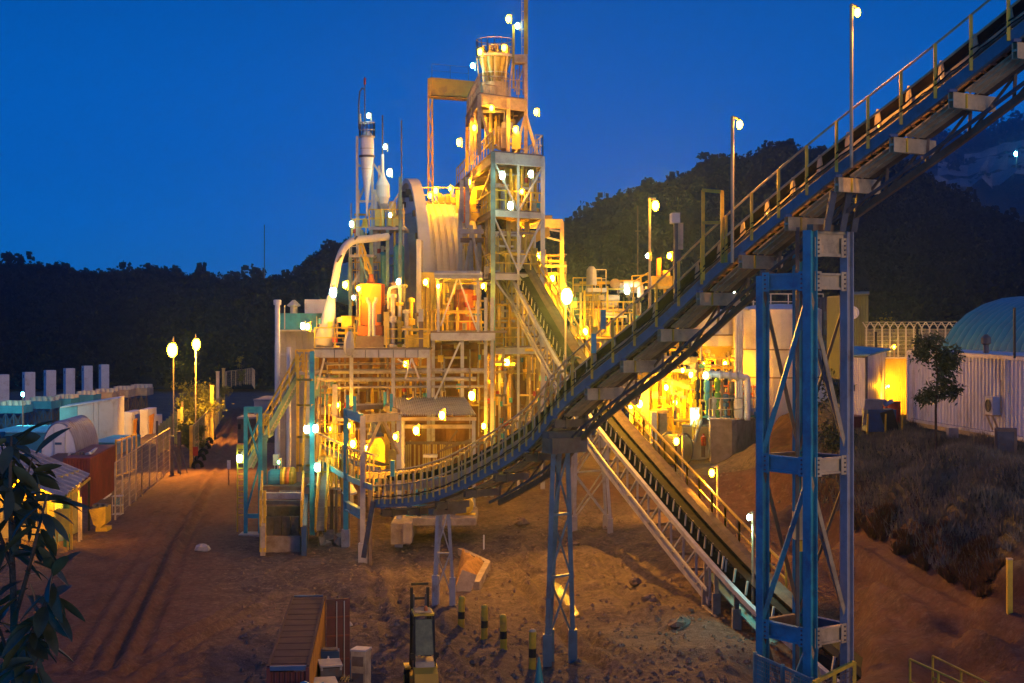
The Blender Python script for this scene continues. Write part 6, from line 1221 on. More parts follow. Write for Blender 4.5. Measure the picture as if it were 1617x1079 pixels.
for k in range(1, 10): b.bar(qa-UP*.17*k, qb-UP*.17*k, .025)
b.build('mesh_infill', 'green_steel', gg)
# ================================================================== power station yard on the left
for i, (px0, px1, y, D, lab) in enumerate(((-8, 14, 592, 143, 'tall white exhaust box cut by the left edge of the picture'), (35, 55, 588, 149.5, 'tall white exhaust box second from the left with a lamp in front'), (69, 88, 585, 155, 'tall white exhaust box third from the left above the turquoise radiators'),
                                          (100, 118, 582, 160, 'tall white exhaust box above the aqua end of the long white hall'), (129, 146, 578, 169, 'tall white exhaust box second from the right behind the radiators'), (156, 172, 576, 173, 'tall pinkish exhaust box furthest to the right of the six'))):
    p = P((px0*.6+px1*.4), y, D); t = thing('exhaust_box', lab, 'exhaust box', Vector((p.x, p.y, 0)), 'tall exhaust boxes of the power station')
    w = (px1-px0)/1400*D*.74; c = Vector((p.x, p.y+.8, 0)); rt = Matrix.Rotation(.58, 3, 'Z')
    hgt = zD(y, D)
    for j, (z0, z1) in enumerate(((.0, hgt*.55), (hgt*.555, hgt*.80), (hgt*.805, hgt))): b = MB(); b.box(c+UP*(z0+z1)/2, (w*1.1, w, z1-z0), rt); b.build('box_section', 'white_panel', t)
    b = MB(); b.box(c+UP*(hgt-.7)+rt@Vector((-w*.56, 0, 0)), (.05, w*.28, .55), rt); b.build('maker_plate', 'blue_dark', t)
for i, (px0, px1, y, D, lab) in enumerate(((-4, 35, 636, 103, 'turquoise fan radiator at the left picture edge'), (44, 81, 629, 108.5, 'turquoise fan radiator on cross braced legs behind the leafy branch'), (85, 112, 625, 112, 'turquoise fan radiator just left of the long white hall'), (119, 147, 619, 117.6, 'bluish fan radiator above the aqua end of the long hall'),
                                          (149, 177, 615, 121.7, 'grey fan radiator above the middle of the long hall'), (178, 203, 611, 126, 'tan fan radiator above the right end of the long hall'), (205, 232, 608, 129.6, 'tan fan radiator on open lattice legs nearest the road'))):
    t = thing('fan_radiator', lab, 'radiator', P(px0, y+60, D), 'fan radiators of the power station'); mm = 'turq' if i < 4 else 'steel_beige_lit'  # cyan lamp light on the left radiators put into their colour
    y1 = y+5; y2 = y1+12; y3 = y2+26; wv = (px1-px0)
    blk(t, 'cooler_body', px0, y1, px1, y2, D, 4, mm); blk(t, 'base_rail', px0, y3, px1, y3+3, D, 4, 'steel_dark'); blk(t, 'lower_house', px0, y3+3, px1, y3+40, D, 4.5, 'turq' if i < 4 else 'steel_beige_lit')
    for k in range(4):
        for dd in (1.0, 3.0): b = MB(); o = P(px0+wv*(k+.5)/4, y1, D)+Vector((0, dd, 0)); b.lathe([(.42, 0), (.42, .45), (.36, .45), (.36, .1), (0, .1)], o, 14); b.build('fan_stack', 'steel_pale', t)
    for k in range(4):
        xa = px0+wv*k/3; seg(t, 'leg', P(xa, y3, D), P(xa, y2, D), .14, .14, 'steel_brown' if i > 3 else 'blue_dark')
        if k < 3: xb = px0+wv*(k+1)/3; seg(t, 'brace', P(xa, y3, D), P(xb, y2, D), .1, .1, 'steel_brown' if i > 3 else 'blue_dark'); seg(t, 'brace', P(xb, y3, D), P(xa, y2, D), .1, .1, 'steel_brown' if i > 3 else 'blue_dark')
    blk(t, 'inner_duct', px0+2, y2+3, px1-2, y3-3, D+2.2, 1.5, 'steel_dark')
hl = thing('long_white_hall', 'long white panel hall with an aqua end panel in the power station yard', 'hall', P(94, 700, 97.5))
ha = P(94, 645, 100); hb = P(186, 631, 104); za = ha.z; zb_ = hb.z; d_ = Vector((hb.x-ha.x, hb.y-ha.y, 0)); nrm_ = Vector((-d_.y, d_.x, 0)).normalized()
cuts = [0, .30, .57, .66, .93, 1.0]
for k in range(5):
    o = Vector((ha.x, ha.y, 0))+d_*(cuts[k]+.003); q = Vector((ha.x, ha.y, 0))+d_*(cuts[k+1]-.003); b = MB(); b.slab([o, q, q+UP*(za+(zb_-za)*cuts[k+1]), o+UP*(za+(zb_-za)*cuts[k])], (-.5, 5, 0)); b.build('wall_panel', 'aqua' if k == 0 else 'white_panel', hl)
b = MB(); o = Vector((ha.x, ha.y, za+.01)); dz_ = UP*(zb_-za); b.slab([o-nrm_*.1, o+d_+dz_-nrm_*.1, o+d_+dz_+Vector((-.5, 5, 0)), o+Vector((-.5, 5, 0))], (0, 0, .15)); b.build('roof', 'white_panel', hl)
pz_ = Vector((ha.x, ha.y, 0))+d_*.14; b = MB(); b.tube([pz_-nrm_*.2+UP*3.1, pz_-nrm_*.2+UP*3.1+d_*.21, pz_-nrm_*.2+d_*.21+UP*.4], .06, 6); b.build('cable_pipe', 'steel_brown', hl); b = MB(); b.box(pz_+d_*.03-nrm_*.2+UP*2.5, (.4, .5, .6)); b.build('wall_fan', 'blue_dark', hl)
ge = thing('generator_house', 'row of pale generator enclosures with brown doors beside the long white hall', 'building', P(215, 690, 115))
for px0, px1, y0 in ((186, 189, 655), (195, 208, 651), (221, 233, 647)): blk(ge, 'enclosure', px0, y0, px1, 694, 113.5, 5, 'white_panel')
for px0, px1, y0 in ((188.5, 193, 664), (208.5, 217, 660), (234, 243, 653)): b = MB(); b.slab([P(px0+1, y0+4, 114), P(px1, y0, 114), P(px1-3, 691, 114), P(px0-2, 693, 114)], (0, .3, 0)); b.build('door', 'container_inner', ge)
blk(ge, 'rear_wall', 186, 657, 245, 694, 116, 4, 'white_panel')
tq = thing('cyan_lit_roofs', 'flat cyan lit container roofs in the yard before the radiators', 'containers', P(60, 720, 92))
for px0, px1, y0, y1, D in ((-20, 92, 684, 730, 92), (142, 186, 700, 730, 96), (60, 76, 677, 700, 98)): blk(tq, 'container_wall', px0, y0, px1, y1, D, 10, 'turq'); blk(tq, 'container_roof', px0-.5, y0-1.5, px1+.5, y0, D-.1, 10.2, 'aqua')  # cyan lamp light on the containers put into wall and roof colour
# arched white shed on top of the red containers
aw = thing('arched_shed', 'white arched sheet shed standing on top of the rust red containers', 'shed', P(93, 725, 74))
ac_ = P(92.5, 725, 74); rx = 1.47; rz = 57/1400*74; dv = Vector((-.35, 8.2, 0)); nrib = 12
arc = lambda i, n, k=1.: Vector((-rx*math.cos(math.pi*i/n)*k, 0, rz*math.sin(math.pi*i/n)*k))
for k in range(nrib):
    vs = []
    for i in range(17):
        for f, e_ in ((.02, 0), (.3, .05), (.7, .05), (.98, 0)): vs.append(ac_+dv*((k+f)/nrib)+arc(i, 16, 1+e_))
    b = MB(); b.add(vs, [(i*4+j, i*4+j+1, (i+1)*4+j+1, (i+1)*4+j) for i in range(16) for j in range(3)]); b.build('roof_rib', 'roof_grey', aw, smooth=True)
b = MB(); pts = [ac_+arc(i, 24, .985)+Vector((0, .05, 0)) for i in range(25)]; b.slab(pts, (0, .12, 0)); b.build('end_wall', 'white_clean', aw)
for i, px in enumerate((85, 103)): seg(aw, 'seam', P(px, 725, 73.95), P(px, 675, 73.95), .04, .04, 'steel_pale')
blk(aw, 'door', 86, 690, 102, 725, 73.95, .08, 'white_panel'); blk(aw, 'nameplate', 87, 699, 97, 702.5, 73.9, .05, 'blue_dark'); blk(aw, 'base_beam', 64, 725, 152, 729, 73.8, .3, 'steel_dark')
t, L, w, h = container('rust red shipping container with its long side to the road under the arched shed', 100, 724, 141, 806, 69, 12.5, 'container_red', 9, .10); seg(t, 'white_skid', L(w+.05, .1, .05), L(w+.05, 12.3, .05), .2, .2, 'white_panel')
t, L, w, h = container('dark rust red container half hidden behind the corrugated canopy', 60, 730, 97, 812, 69.5, 11, 'container_maroon', 8, .10)
tp_ = thing('roof_clutter', 'row of pale boxes and bars lying on the edge of the rust red container roof', 'clutter', P(120, 725, 70))
for i in range(7): blk(tp_, 'box', 107+i*4.6, 716+rk.uniform(-2, 2), 110.5+i*4.6, 723, 70.5, .8, rk.choice(('steel_pale', 'steel_dark', 'white_panel', 'steel_brown')))
seg(tp_, 'bar', P(142, 716, 70), P(152, 709, 74), .2, .2, 'white_panel')
# corrugated canopy
ca_ = thing('corrugated_canopy', 'sloping corrugated sheet canopy lit yellow from below at the left edge', 'canopy', P(100, 870, 57))
qa = P(142, 751, 62); qb = P(99, 787, 56); qc = P(-14, 686, 64); 
corr_sheet('roof_sheet', ca_, qb, qa-qb, qc-qa, 8, .16, 'roof_old')
for (px, y0, y1, D, mm) in ((113, 778, 875, 57, 'yellow'), (125, 765, 862, 59, 'steel_beige_lit'), (140.5, 756, 838, 62, 'black'), (128, 785, 855, 59.5, 'steel_beige_lit')): seg(ca_, 'post', Vector((P(px, y1, D).x, D*K, hz(P(px, y1, D).x, D)-.1)), P(px, y0, D), .13, .13, mm)
seg(ca_, 'purlin', qb-UP*.2, qa-UP*.2, .1, .15, 'yellow'); seg(ca_, 'purlin', qb.lerp(P(-14, 722, 58), .5)-UP*.25, qa.lerp(qc, .5)-UP*.25, .1, .15, 'yellow')
wk2 = thing('site_office', 'green trimmed site office wall glowing under the corrugated canopy', 'building', P(80, 870, 58))
blk(wk2, 'wall', 0, 752, 98, 880, 59.5, 4, 'clad_lit_yellow'); blk(wk2, 'door_post', 100, 782, 107.5, 884, 57.6, .4, 'green_paint'); blk(wk2, 'door', 86, 790, 99, 862, 59.3, .15, 'green_steel')
for i in range(4): blk(wk2, 'window', 8+i*18, 790, 20+i*18, 822, 59.4, .1, 'steel_dark')
yb = thing('yellow_notice_board', 'plain yellow board on posts beside the green door post', 'board', P(98, 870, 56.5)); blk(yb, 'board', 87, 804, 110, 843, 56.8, .12, 'yellow')
for px in (90, 107): seg(yb, 'post', P(px, 872, 56.9), P(px, 804, 56.9), .1, .1, 'yellow')
sk_ = thing('yellow_skip', 'small yellow tipping skip on a frame at the roadside by the red container', 'skip', GH(156, 62))
g_ = GH(157, 62); b = MB(); b.slab([g_+Vector((-.6, -.5, 1.55)), g_+Vector((.55, -.5, 1.75)), g_+Vector((.55, -.5, .6)), g_+Vector((.1, -.5, .25)), g_+Vector((-.3, -.5, .5))], (0, 1.5, 0)); b.build('skip_body', 'yellow', sk_); b = MB(); b.box(g_+Vector((.25, .2, .15)), (.8, 1.3, .3)); b.build('skip_frame', 'yellow', sk_)
for i in range(3): b = MB(); b.box(g_+Vector((-.3+i*.3, .1, 1.8)), (.2, .9, .18), Matrix.Rotation(.3*i, 3, 'Z')); b.build('load_piece', 'steel_dark', sk_)
cg = thing('wire_cage', 'small grey wire cage with bottles standing at the foot of the mesh fence', 'cage', GH(186, 67)); g_ = GH(186, 67)
for dx in (-.3, .3):
    for dy in (-.4, .4): seg(cg, 'upright', g_+Vector((dx, dy, 0)), g_+Vector((dx, dy, 1.4)), .07, .07, 'steel_beige_lit')
for z in (.05, .7, 1.4): b = MB(); b.box(g_+UP*z, (.7, .9, .06)); b.build('shelf', 'steel_pale', cg)
for dx in (-.15, .15): b = MB(); b.lathe([(.13, 0), (.13, .45), (.05, .55), (0, .55)], g_+Vector((dx, 0, .75)), 10); b.build('bottle', 'blue_steel', cg)
# fences along the left road
def mesh_fence(name, label, pts, h, npost, mm='steel_beige_lit', top=None, wires=9, group=None, dense=.45):  # default colour holds the lamp-lit yellow-brown of the fence
    t = thing(name, label, 'fence', pts[0], group); b = MB()
    for a, c in zip(pts, pts[1:]):
        a = Vector(a); c = Vector(c)
        for k in range(npost+1): p = a.lerp(c, k/npost); seg(t, 'post', p-UP*.2, p+UP*h, .11, .11, mm)
        for j in range(wires): b.bar(a+UP*h*(j+.5)/wires, c+UP*h*(j+.5)/wires, .014)
        n_ = int((c-a).length/dense)
        for k in range(n_): p = a.lerp(c, k/n_); b.bar(p, p+UP*h, .012)
        seg(t, 'top_rail', a+UP*h, c+UP*h, .07, .07, mm)
    b.build('wire_mesh', mm, t, kind='stuff'); return t
fA = GH(182, 65); fB = GH(224, 74); fC = GH(268, 86); mesh_fence('mesh_fence', 'tall wire mesh fence between the haul road and the red container', [fA, fB, fC], 4.2, 4)
mesh_fence('mesh_fence', 'wire mesh fence running on beyond the big lamp post towards the gate pillars', [GH(300, 90), GH(335, 112), GH(350, 130)], 3.6, 6, 'clad_lit_yellow')
yf = thing('yellow_gate', 'yellow pipe framed gate leaf with mesh behind the wire fence', 'gate', GH(200, 82))
for px in (183, 192, 200, 208, 215): D = 82+(px-183)*.06; seg(yf, 'upright', P(px, 754-(px-183)*.35, D), P(px, 694-(px-183)*.3, D), .14, .14, 'yellow')
seg(yf, 'rail', P(183, 697, 82), P(215, 686, 84), .14, .14, 'yellow'); seg(yf, 'rail', P(183, 752, 82), P(215, 741, 84), .12, .12, 'yellow'); b = MB()
for k in range(20): b.bar(P(183+k*1.6, 752-k*.5, 82.1), P(183+k*1.6, 697-k*.5, 82.1), .025)
b.build('mesh_infill', 'steel_pale', yf)
ow = thing('lit_board_fence', 'orange lit board fence panel between the mesh fence and generator doors', 'fence', GH(265, 92))
for k in range(9): px = 248+k*4.6; blk(ow, 'board', px, 672-k*3.6, px+4.2, 720-k*3.2, 96+k*1.2, .12, 'clad_lit_yellow')  # lamp-lit yellow of the boards put into their colour
for px, D in ((248, 95), (270, 102), (288, 106)): seg(ow, 'post', P(px, 725-(px-248)*.7, D), P(px, 665-(px-248)*.75, D), .2, .2, 'steel_brown')
gtp = []
for i, (px, y0, D, mm, lab) in enumerate(((302, 674, 88, 'yellow', 'yellow lit square gate post beside the small red board'), (272, 690, 84, 'steel_dark', 'dark square gate post at the end of the tall mesh fence'), (283, 683, 85, 'steel_dark', 'dark slim gate post right of the big lamp post'), (335, 610, 108, 'clad_lit_yellow', 'tall orange lit gate pillar nearer the camera on the road edge'), (344, 588, 124, 'concrete_pale', 'tallest pale gate pillar at the top of the road'), (353, 583, 140, 'clad_lit_yellow', 'short orange pillar behind the tallest gate pillar'))):  # orange lamp light on the pillars put into their colour
    t = thing('gate_pillar', lab, 'pillar', GH(px, D), 'pillars and posts of the road gate'); w = .42 if i > 2 else .3; seg(t, 'shaft', GH(px, D)-UP*.3, P(px, y0, D), w, w, mm); seg(t, 'cap', P(px, y0, D), P(px, y0-1.5, D), w*1.2, w*1.2, mm)
    if i in (1, 2): seg(t, 'stay', GH(px, D)+Vector((.9, -.5, 0)), P(px, y0+15, D), .08, .08, mm)
rb = thing('red_board', 'small red board on a rail beside the yellow gate post', 'board', P(308, 730, 88)); blk(rb, 'board', 304.5, 706, 312.5, 720, 88, .1, 'red_drum')
for px in (306, 311): seg(rb, 'leg', GH(px, 88.2), P(px, 712, 88.2), .09, .09, 'steel_dark')
TL = ('tyre nearest the camera in the row half buried along the road edge', 'second nearest tyre of the row half buried along the road edge', 'third tyre of the row along the road edge', 'fourth tyre of the row along the road edge', 'fifth tyre of the row along the road edge', 'furthest tyre of the row along the road edge')
b = MB(); b.lathe([(.32, -.16), (.5, -.2), (.62, -.12), (.64, 0), (.62, .12), (.5, .2), (.32, .16)], (0, 0, 0), 20, (0, 1, 0)); me_ty = b.mesh('tyre', 'rubber', smooth=True)
for i in range(6):
    D = 88+i*4.2; p = GH(312+i*4.4, D); o = bpy.data.objects.new('tyre', me_ty); COL.objects.link(o); o.location = p+UP*.15; o.rotation_euler = (0, 0, .5+.1*i); tag(o, TL[i], 'tyre', 'half buried tyres along the road edge')
rs_ = thing('road_sign', 'small pale road sign on a thin post at the right edge of the haul road', 'sign', GH(361, 78)); seg(rs_, 'post', GH(361, 78), P(361, 728, 78), .08, .08, 'steel_brown'); blk(rs_, 'board', 358.5, 727, 364, 741, 77.9, .06, 'sign_white')
lf = mesh_fence('wire_fence', 'curved low wire fence round the lone conifer at the top of the road', [P(352, 616, 150), P(358, 612, 165), P(385, 606, 185), P(398, 606, 170), P(402, 613, 150)], 3.0, 4, 'steel_beige_lit', wires=7, dense=.8)
tree('small_conifer', 'lone small pointed tree inside the curved wire fence', P(381, 608, 165), 5.6, .8, 8, 'leaf_lit_yellow', 420, .5, trunk_r=.1, bare=.15)
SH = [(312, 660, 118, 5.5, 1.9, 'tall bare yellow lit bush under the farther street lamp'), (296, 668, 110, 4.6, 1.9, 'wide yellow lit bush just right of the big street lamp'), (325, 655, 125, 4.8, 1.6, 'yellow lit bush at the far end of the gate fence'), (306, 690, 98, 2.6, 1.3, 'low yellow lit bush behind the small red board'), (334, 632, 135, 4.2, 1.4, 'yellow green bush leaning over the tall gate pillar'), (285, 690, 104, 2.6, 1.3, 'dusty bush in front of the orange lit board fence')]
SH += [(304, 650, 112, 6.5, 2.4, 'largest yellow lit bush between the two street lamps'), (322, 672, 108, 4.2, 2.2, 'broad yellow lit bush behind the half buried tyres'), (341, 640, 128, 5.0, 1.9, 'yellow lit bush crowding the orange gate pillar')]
for i, (px, y, D, h_, cr_, lab) in enumerate(SH): tree('roadside_bush', lab, GH(px, D), h_, cr_*1.1, 50+i, 'leaf_lit_yellow', 1300, .42, 'bush', 'lit bushes along the left road', .05, .05)
# ================================================================== foreground yard
# open container
fl = Vector((-8.30, 30.0*K, 0)); lz = hz(-8.5, 32)-.1; ld = Vector((-.08, .997, 0)).normalized(); wd = Vector((.997, .08, 0)).normalized(); CH = 3.1-lz; CLn = 13.2; CW = 1.42
ctn = thing('open_container', 'dusty purple shipping container with its side open and a maroon door swung out', 'container', Vector((fl.x, fl.y, lz)))
def LC(x, y, z): return Vector((fl.x, fl.y, lz))+wd*x+ld*y+UP*z
corr_sheet('front_wall', ctn, LC(.08, .03, .15), wd*(CW-.16), UP*(CH-.3), 7, -.07, 'container_maroon'); corr_sheet('side_wall', ctn, LC(.03, CLn-.1, .15), -ld*(CLn-.2), UP*(CH-.3), 40, .05, 'container_purple')
for k in range(24): b = MB(); y0 = .1+(CLn-.2)*k/24; y1 = .1+(CLn-.2)*(k+.96)/24; z_ = CH-.05+(.012*(k % 2)); b.slab([LC(.08, y0, z_), LC(CW-.08, y0, z_), LC(CW-.08, y1, z_), LC(.08, y1, z_)], (0, 0, .045)); b.build('roof_rib', 'container_purple', ctn)
b = MB(); b.slab([LC(.05, .05, CH-.09), LC(CW-.05, .05, CH-.09), LC(CW-.05, CLn-.05, CH-.09), LC(.05, CLn-.05, CH-.09)], (0, 0, .03)); b.build('roof_sheet', 'container_purple', ctn)
for x in (.05, CW-.05):
    for y in (.05, CLn-.05): seg(ctn, 'corner_post', LC(x, y, 0), LC(x, y, CH), .12, .12, 'container_maroon', up=wd)
    seg(ctn, 'top_rail', LC(x, .1, CH-.02), LC(x, CLn-.1, CH-.02), .09, .14, 'container_purple'); seg(ctn, 'bottom_rail', LC(x, .1, .08), LC(x, CLn-.1, .08), .1, .16, 'container_maroon')
for y in (.05, CLn-.05): seg(ctn, 'end_rail', LC(.1, y, CH-.02), LC(CW-.1, y, CH-.02), .12, .15, 'blue_dark')
for k in range(9): b = MB(); y0 = .3+k*(CLn-.5)/9; b.slab([LC(CW-.04, y0, .2), LC(CW-.04, y0+(CLn-.5)/9-.06, .2), LC(CW-.04, y0+(CLn-.5)/9-.06, CH-.15), LC(CW-.04, y0, CH-.15)], wd*.04); b.build('side_panel', 'container_inner', ctn)
b = MB(); dO = LC(CW+.04, CLn-.1, .12); dd_ = (wd*.92+ld*.25).normalized(); b.slab([dO, dO+dd_*1.02, dO+dd_*1.02+UP*(CH-.25), dO+UP*(CH-.25)], ld*.08); dr_ = b.build('door', 'container_maroon', ctn)
for f in (.45, .78): seg(dr_, 'locking_bar', dO+dd_*f-ld*.06+UP*.1, dO+dd_*f-ld*.06+UP*(CH-.35), .05, .05, 'steel_pale', 'tube')
for z in (.9, 1.9, 2.7): b = MB(); b.box(dO+dd_*.5-ld*.03+UP*z, (1.0, .04, .07), Matrix((dd_, ld, UP)).transposed()); b.build('hinge_rib', 'container_red', dr_)
# clutter in front of the container
cc1 = thing('dark_crate', 'dark blue open crate leaning beside the maroon container door', 'crate', GH(520, 35))
def fp(px, D, dz=0.): p = GH(px, D); return p+UP*dz
g_ = fp(521, 35.4); b = MB(); b.box(g_+UP*1.15, (.75, .6, 2.3), Matrix.Rotation(.1, 3, 'Z')); b.build('case', 'blue_dark', cc1); b = MB(); b.box(g_+UP*2.33, (.62, .48, .06), Matrix.Rotation(.1, 3, 'Z')); b.build('lid', 'steel_dark', cc1)
wb = thing('white_bottle', 'small white canister standing in front of the dark crate', 'canister', g_+Vector((0, -.5, 2.0))); b = MB(); b.lathe([(.07, 0), (.08, .3), (.03, .36), (.03, .42), (0, .42)], g_+Vector((0, -.52, 1.75)), 10); b.build('body', 'white_clean', wb)
for i, (px, D, zt3, lab) in enumerate(((521, 33.6, 2.05, 'upper stack of grey blue slatted pallets beside the open container'), (513, 32.0, 2.0, 'lower nearer stack of grey blue slatted pallets beside the open container'))):
    t = thing('pallet_stack', lab, 'pallets', fp(px, D), 'slatted pallet stacks'); g_ = fp(px, D); rt = Matrix.Rotation(.22, 3, 'Z')
    hh_ = zt3-g_.z; b = MB(); b.box(g_+UP*hh_*.45, (.8, 1.1, hh_*.9), rt); b.build('stack_body', 'steel_dark', t)
    for k in range(6): b = MB(); b.box(g_+UP*hh_*.93+rt@Vector((0, -.5+.2*k, 0)), (.86, .14, .07), rt); b.build('slat', 'steel_lilac', t)
    for dx in (-.36, .36): b = MB(); b.box(g_+UP*hh_*.9+rt@Vector((dx, 0, -.04)), (.08, 1.12, .1), rt); b.build('bearer', 'steel_lilac', t)
t = thing('blue_tarpaulin', 'bright blue sheet lying at the bottom edge before the purple container', 'tarpaulin', fp(482, 29.6)); g_ = P(486, 1086, 29.3); b = MB(); vs = [g_+Vector((dx, dy, .08*math.sin(dx*9+dy*5)-.1*abs(dx))) for dx in np.linspace(-.45, .45, 8) for dy in np.linspace(-.5, .7, 8)]; b.add(vs, [(i*8+j, i*8+j+1, (i+1)*8+j+1, (i+1)*8+j) for i in range(7) for j in range(7)]); b.build('sheet', 'blue_steel', t); b = MB(); b.box(g_-UP*1.6+Vector((0, .1, 0)), (.8, 1.0, 3.0)); b.build('load', 'steel_dark', t)
t = thing('dark_machine_box', 'low dark ribbed box between the pallets and the cream cabinet', 'box', fp(549, 33)); g_ = fp(549, 33.2); b = MB(); b.box(g_+UP*.95, (.55, .8, 1.9)); b.build('case', 'steel_dark', t)
for k in range(5): b = MB(); b.box(g_+Vector((-.22+.11*k, 0, 1.93)), (.05, .75, .08)); b.build('rib', 'black', t)
cab = thing('cream_cabinet', 'worn cream steel cabinet with louvred drawers standing alone in the yard', 'cabinet', fp(571, 33)); g_ = fp(570, 33.2); rt = Matrix.Rotation(-.28, 3, 'Z'); zt4 = zD(1026, 33.2)-g_.z
b = MB(); b.box(g_+UP*zt4/2, (.56, .60, zt4), rt); b.build('case', 'steel_beige_lit', cab); b = MB(); b.box(g_+UP*(zt4+.02), (.62, .66, .06), rt); b.build('top', 'tank_white', cab)
for k in range(4): b = MB(); b.box(g_+UP*(zt4-.38-k*.62)+rt@Vector((0, -.31, 0)), (.44, .04, .36), rt); b.build('drawer', 'steel_brown' if k % 2 == 0 else 'steel_dark', cab)
b = MB(); b.box(g_+UP*(zt4-.8)+rt@Vector((-.3, 0, 0)), (.05, .5, .9), rt); b.build('side_sticker', 'turq', cab)
# bollards
b = MB(); 
BOL = ((728, 941, 988, 'striped bollard nearest the lilac trestle'), (764.5, 955, 1006, 'second striped bollard from the lilac trestle'), (795.5, 970, 1024, 'third striped bollard from the lilac trestle'), (840.5, 993, 1056, 'striped bollard beside the tall blue grey trestle with a pale top'))
for i, (px, y0, y1, lab) in enumerate(BOL):
    x, D, z = G(px, y1); p = wp(x, D, hz(x, D)); h_ = max(1.2, zD(y0, D)-p.z); r_b = .165
    t = thing('bollard', lab, 'bollard', p, 'yellow and black bollards'); lean = Vector(((.03, .02, -.02, .01)[i], 0, 1))
    for nm, z0, z1, mm in (('lower_band', -.1, .30, 'yellow'), ('black_band', .30, .52, 'black'), ('upper_band', .52, .93, 'yellow')): b = MB(); b.lathe([(r_b*(1.0 if mm == 'yellow' else 1.01), z0*h_), (r_b*(1.0 if mm == 'yellow' else 1.01), z1*h_)], p, 18, lean); b.build(nm, mm, t, smooth=True)
    b = MB(); b.lathe([(r_b, .93*h_), (r_b*.85, .97*h_), (r_b*.45, .995*h_), (0, h_)], p, 18, lean); b.build('domed_top', 'steel_beige_lit' if i == 3 else 'yellow', t, smooth=True)
tcn = thing('teal_cone', 'teal pointed cone tip rising at the bottom edge beside the tall blue grey trestle', 'cone', GH(849, 31)); ap = P(851, 1036, 33); b = MB(); b.lathe([(0, 0), (.05, -.12), (.10, -.5), (.27, -1.6), (.33, -2.4), (.33, -3.0)], ap, 24); b.build('cone_cap', 'green_lamp_cone', tcn, smooth=True); seg(tcn, 'pole', ap-UP*3.2, Vector((ap.x, ap.y, hz(ap.x, ap.y/K)-.2)), .2, .2, 'steel_pale', 'tube'); seg(tcn, 'pale_seam', ap+Vector((.10, -.22, -.9)), ap+Vector((.19, -.36, -2.4)), .03, .03, 'tank_white')
# sand bed with kerbs
sb = thing('gravel_bed', 'yellow gravel heap held by two concrete kerbs behind the bollards', 'heap', GP(745, 910)); x0, d0, z0 = G(744, 910)
b = MB(); n_ = 22; pc_ = [GP(*q) for q in ((727, 877), (770, 898), (752, 932), (716, 934))]
for i in range(n_+1):
    for j in range(n_+1):
        u, v = i/n_, j/n_; p = pc_[0].lerp(pc_[1], u).lerp(pc_[3].lerp(pc_[2], u), v); e_ = min(u, v, 1-u, 1-v); p.z = hz(p.x, p.y/K)-.1+1.5*(1-math.exp(-e_*6))*(.75+.5*noise.noise(p*1.3)); b.v.append(p)
b.f = [(i*(n_+1)+j, (i+1)*(n_+1)+j, (i+1)*(n_+1)+j+1, i*(n_+1)+j+1) for i in range(n_) for j in range(n_)]; b.build('heap_body', 'earth_pile', sb, smooth=True)
for a_, b__ in ((0, 1), (1, 2)): seg(sb, 'kerb', pc_[a_]+UP*.15, pc_[b__]+UP*.15, .35, .6, 'concrete')
ls = thing('leaning_slab', 'concrete slab leaning on the gravel heap behind the first striped bollard', 'slab', GP(735, 940)); p = GP(735, 938); b = MB(); b.box(p+UP*.55, (.85, .16, 1.3), Matrix.Rotation(.35, 3, 'Y') @ Matrix.Rotation(-.45, 3, 'X')); b.build('slab_body', 'concrete', ls)
ws = thing('white_stake', 'thin white marker stake in the middle of the dirt yard', 'stake', GP(764, 870)); p = GP(764, 871); b = MB(); b.tube([p-UP*.1, p+UP*1.05], .05, 8); b.build('stake_body', 'white_clean', ws)
# stones and lumps of the yard
STN = [(1075, 990, .5, 'dark boulder beside the wheel tracks below the truss conveyor'), (823, 832, .5, 'flat grey lump of dried concrete near the plant edge'), (1003, 925, .35, 'small stone between the trestle and the wheel tracks'), (320, 870, .45, 'pale crumpled sheet beside the haul road'), (545, 990, .3, 'pale stone in the grey dirt right of the open container'), (905, 862, .4, 'grey lump beside the foot of the slender trestle'), (1025, 945, .4, 'rounded stone on the berm of the wheel tracks')]
for i, (px, y, s, lab) in enumerate(STN):
    p = GP(px, y); p.z = hz(p.x, p.y/K); r_ = random.Random(i); b = MB(); b.lathe([(0, -.5), (.6, -.4), (.95, -.05), (.75, .4), (.35, .62), (0, .68)], (0, 0, 0), 9)
    for k_, v in enumerate(b.v): f_ = .75+.5*r_.random(); b.v[k_] = p+Vector((v.x*f_*s*1.2, v.y*f_*s*1.2, v.z*f_*s+s*.25))
    o = b.build('stone', 'concrete_pale' if 'pale' in lab else 'rock', None, loc=p); tag(o, lab, 'stone')
# pebbles: uncountable
pv = []; pf = []; r_ = random.Random(77)
for k in range(6500):
    px = r_.uniform(380, 1230); y = 800+280*r_.random()**.9; D = 1400*15/(y-500); x = (px-808.5)/1400*D; z = hz(x, D); s = .025+.15*r_.random()**5; c = wp(x, D, z+s*.2); i = len(pv)
    pv += [tuple(c+Vector((a*s*r_.uniform(.7, 1.3), b_*s*r_.uniform(.7, 1.3), e_*s))) for a, b_, e_ in ((1, 0, 0), (0, 1, 0), (-1, 0, 0), (0, -1, 0), (0, 0, .9))]; pf += [(i, i+1, i+4), (i+1, i+2, i+4), (i+2, i+3, i+4), (i+3, i, i+4)]
me = bpy.data.meshes.new('pebbles'); me.from_pydata(pv, [], pf); me.materials.append(M['rock']); o = bpy.data.objects.new('gravel', me); COL.objects.link(o); o['kind'] = 'stuff'
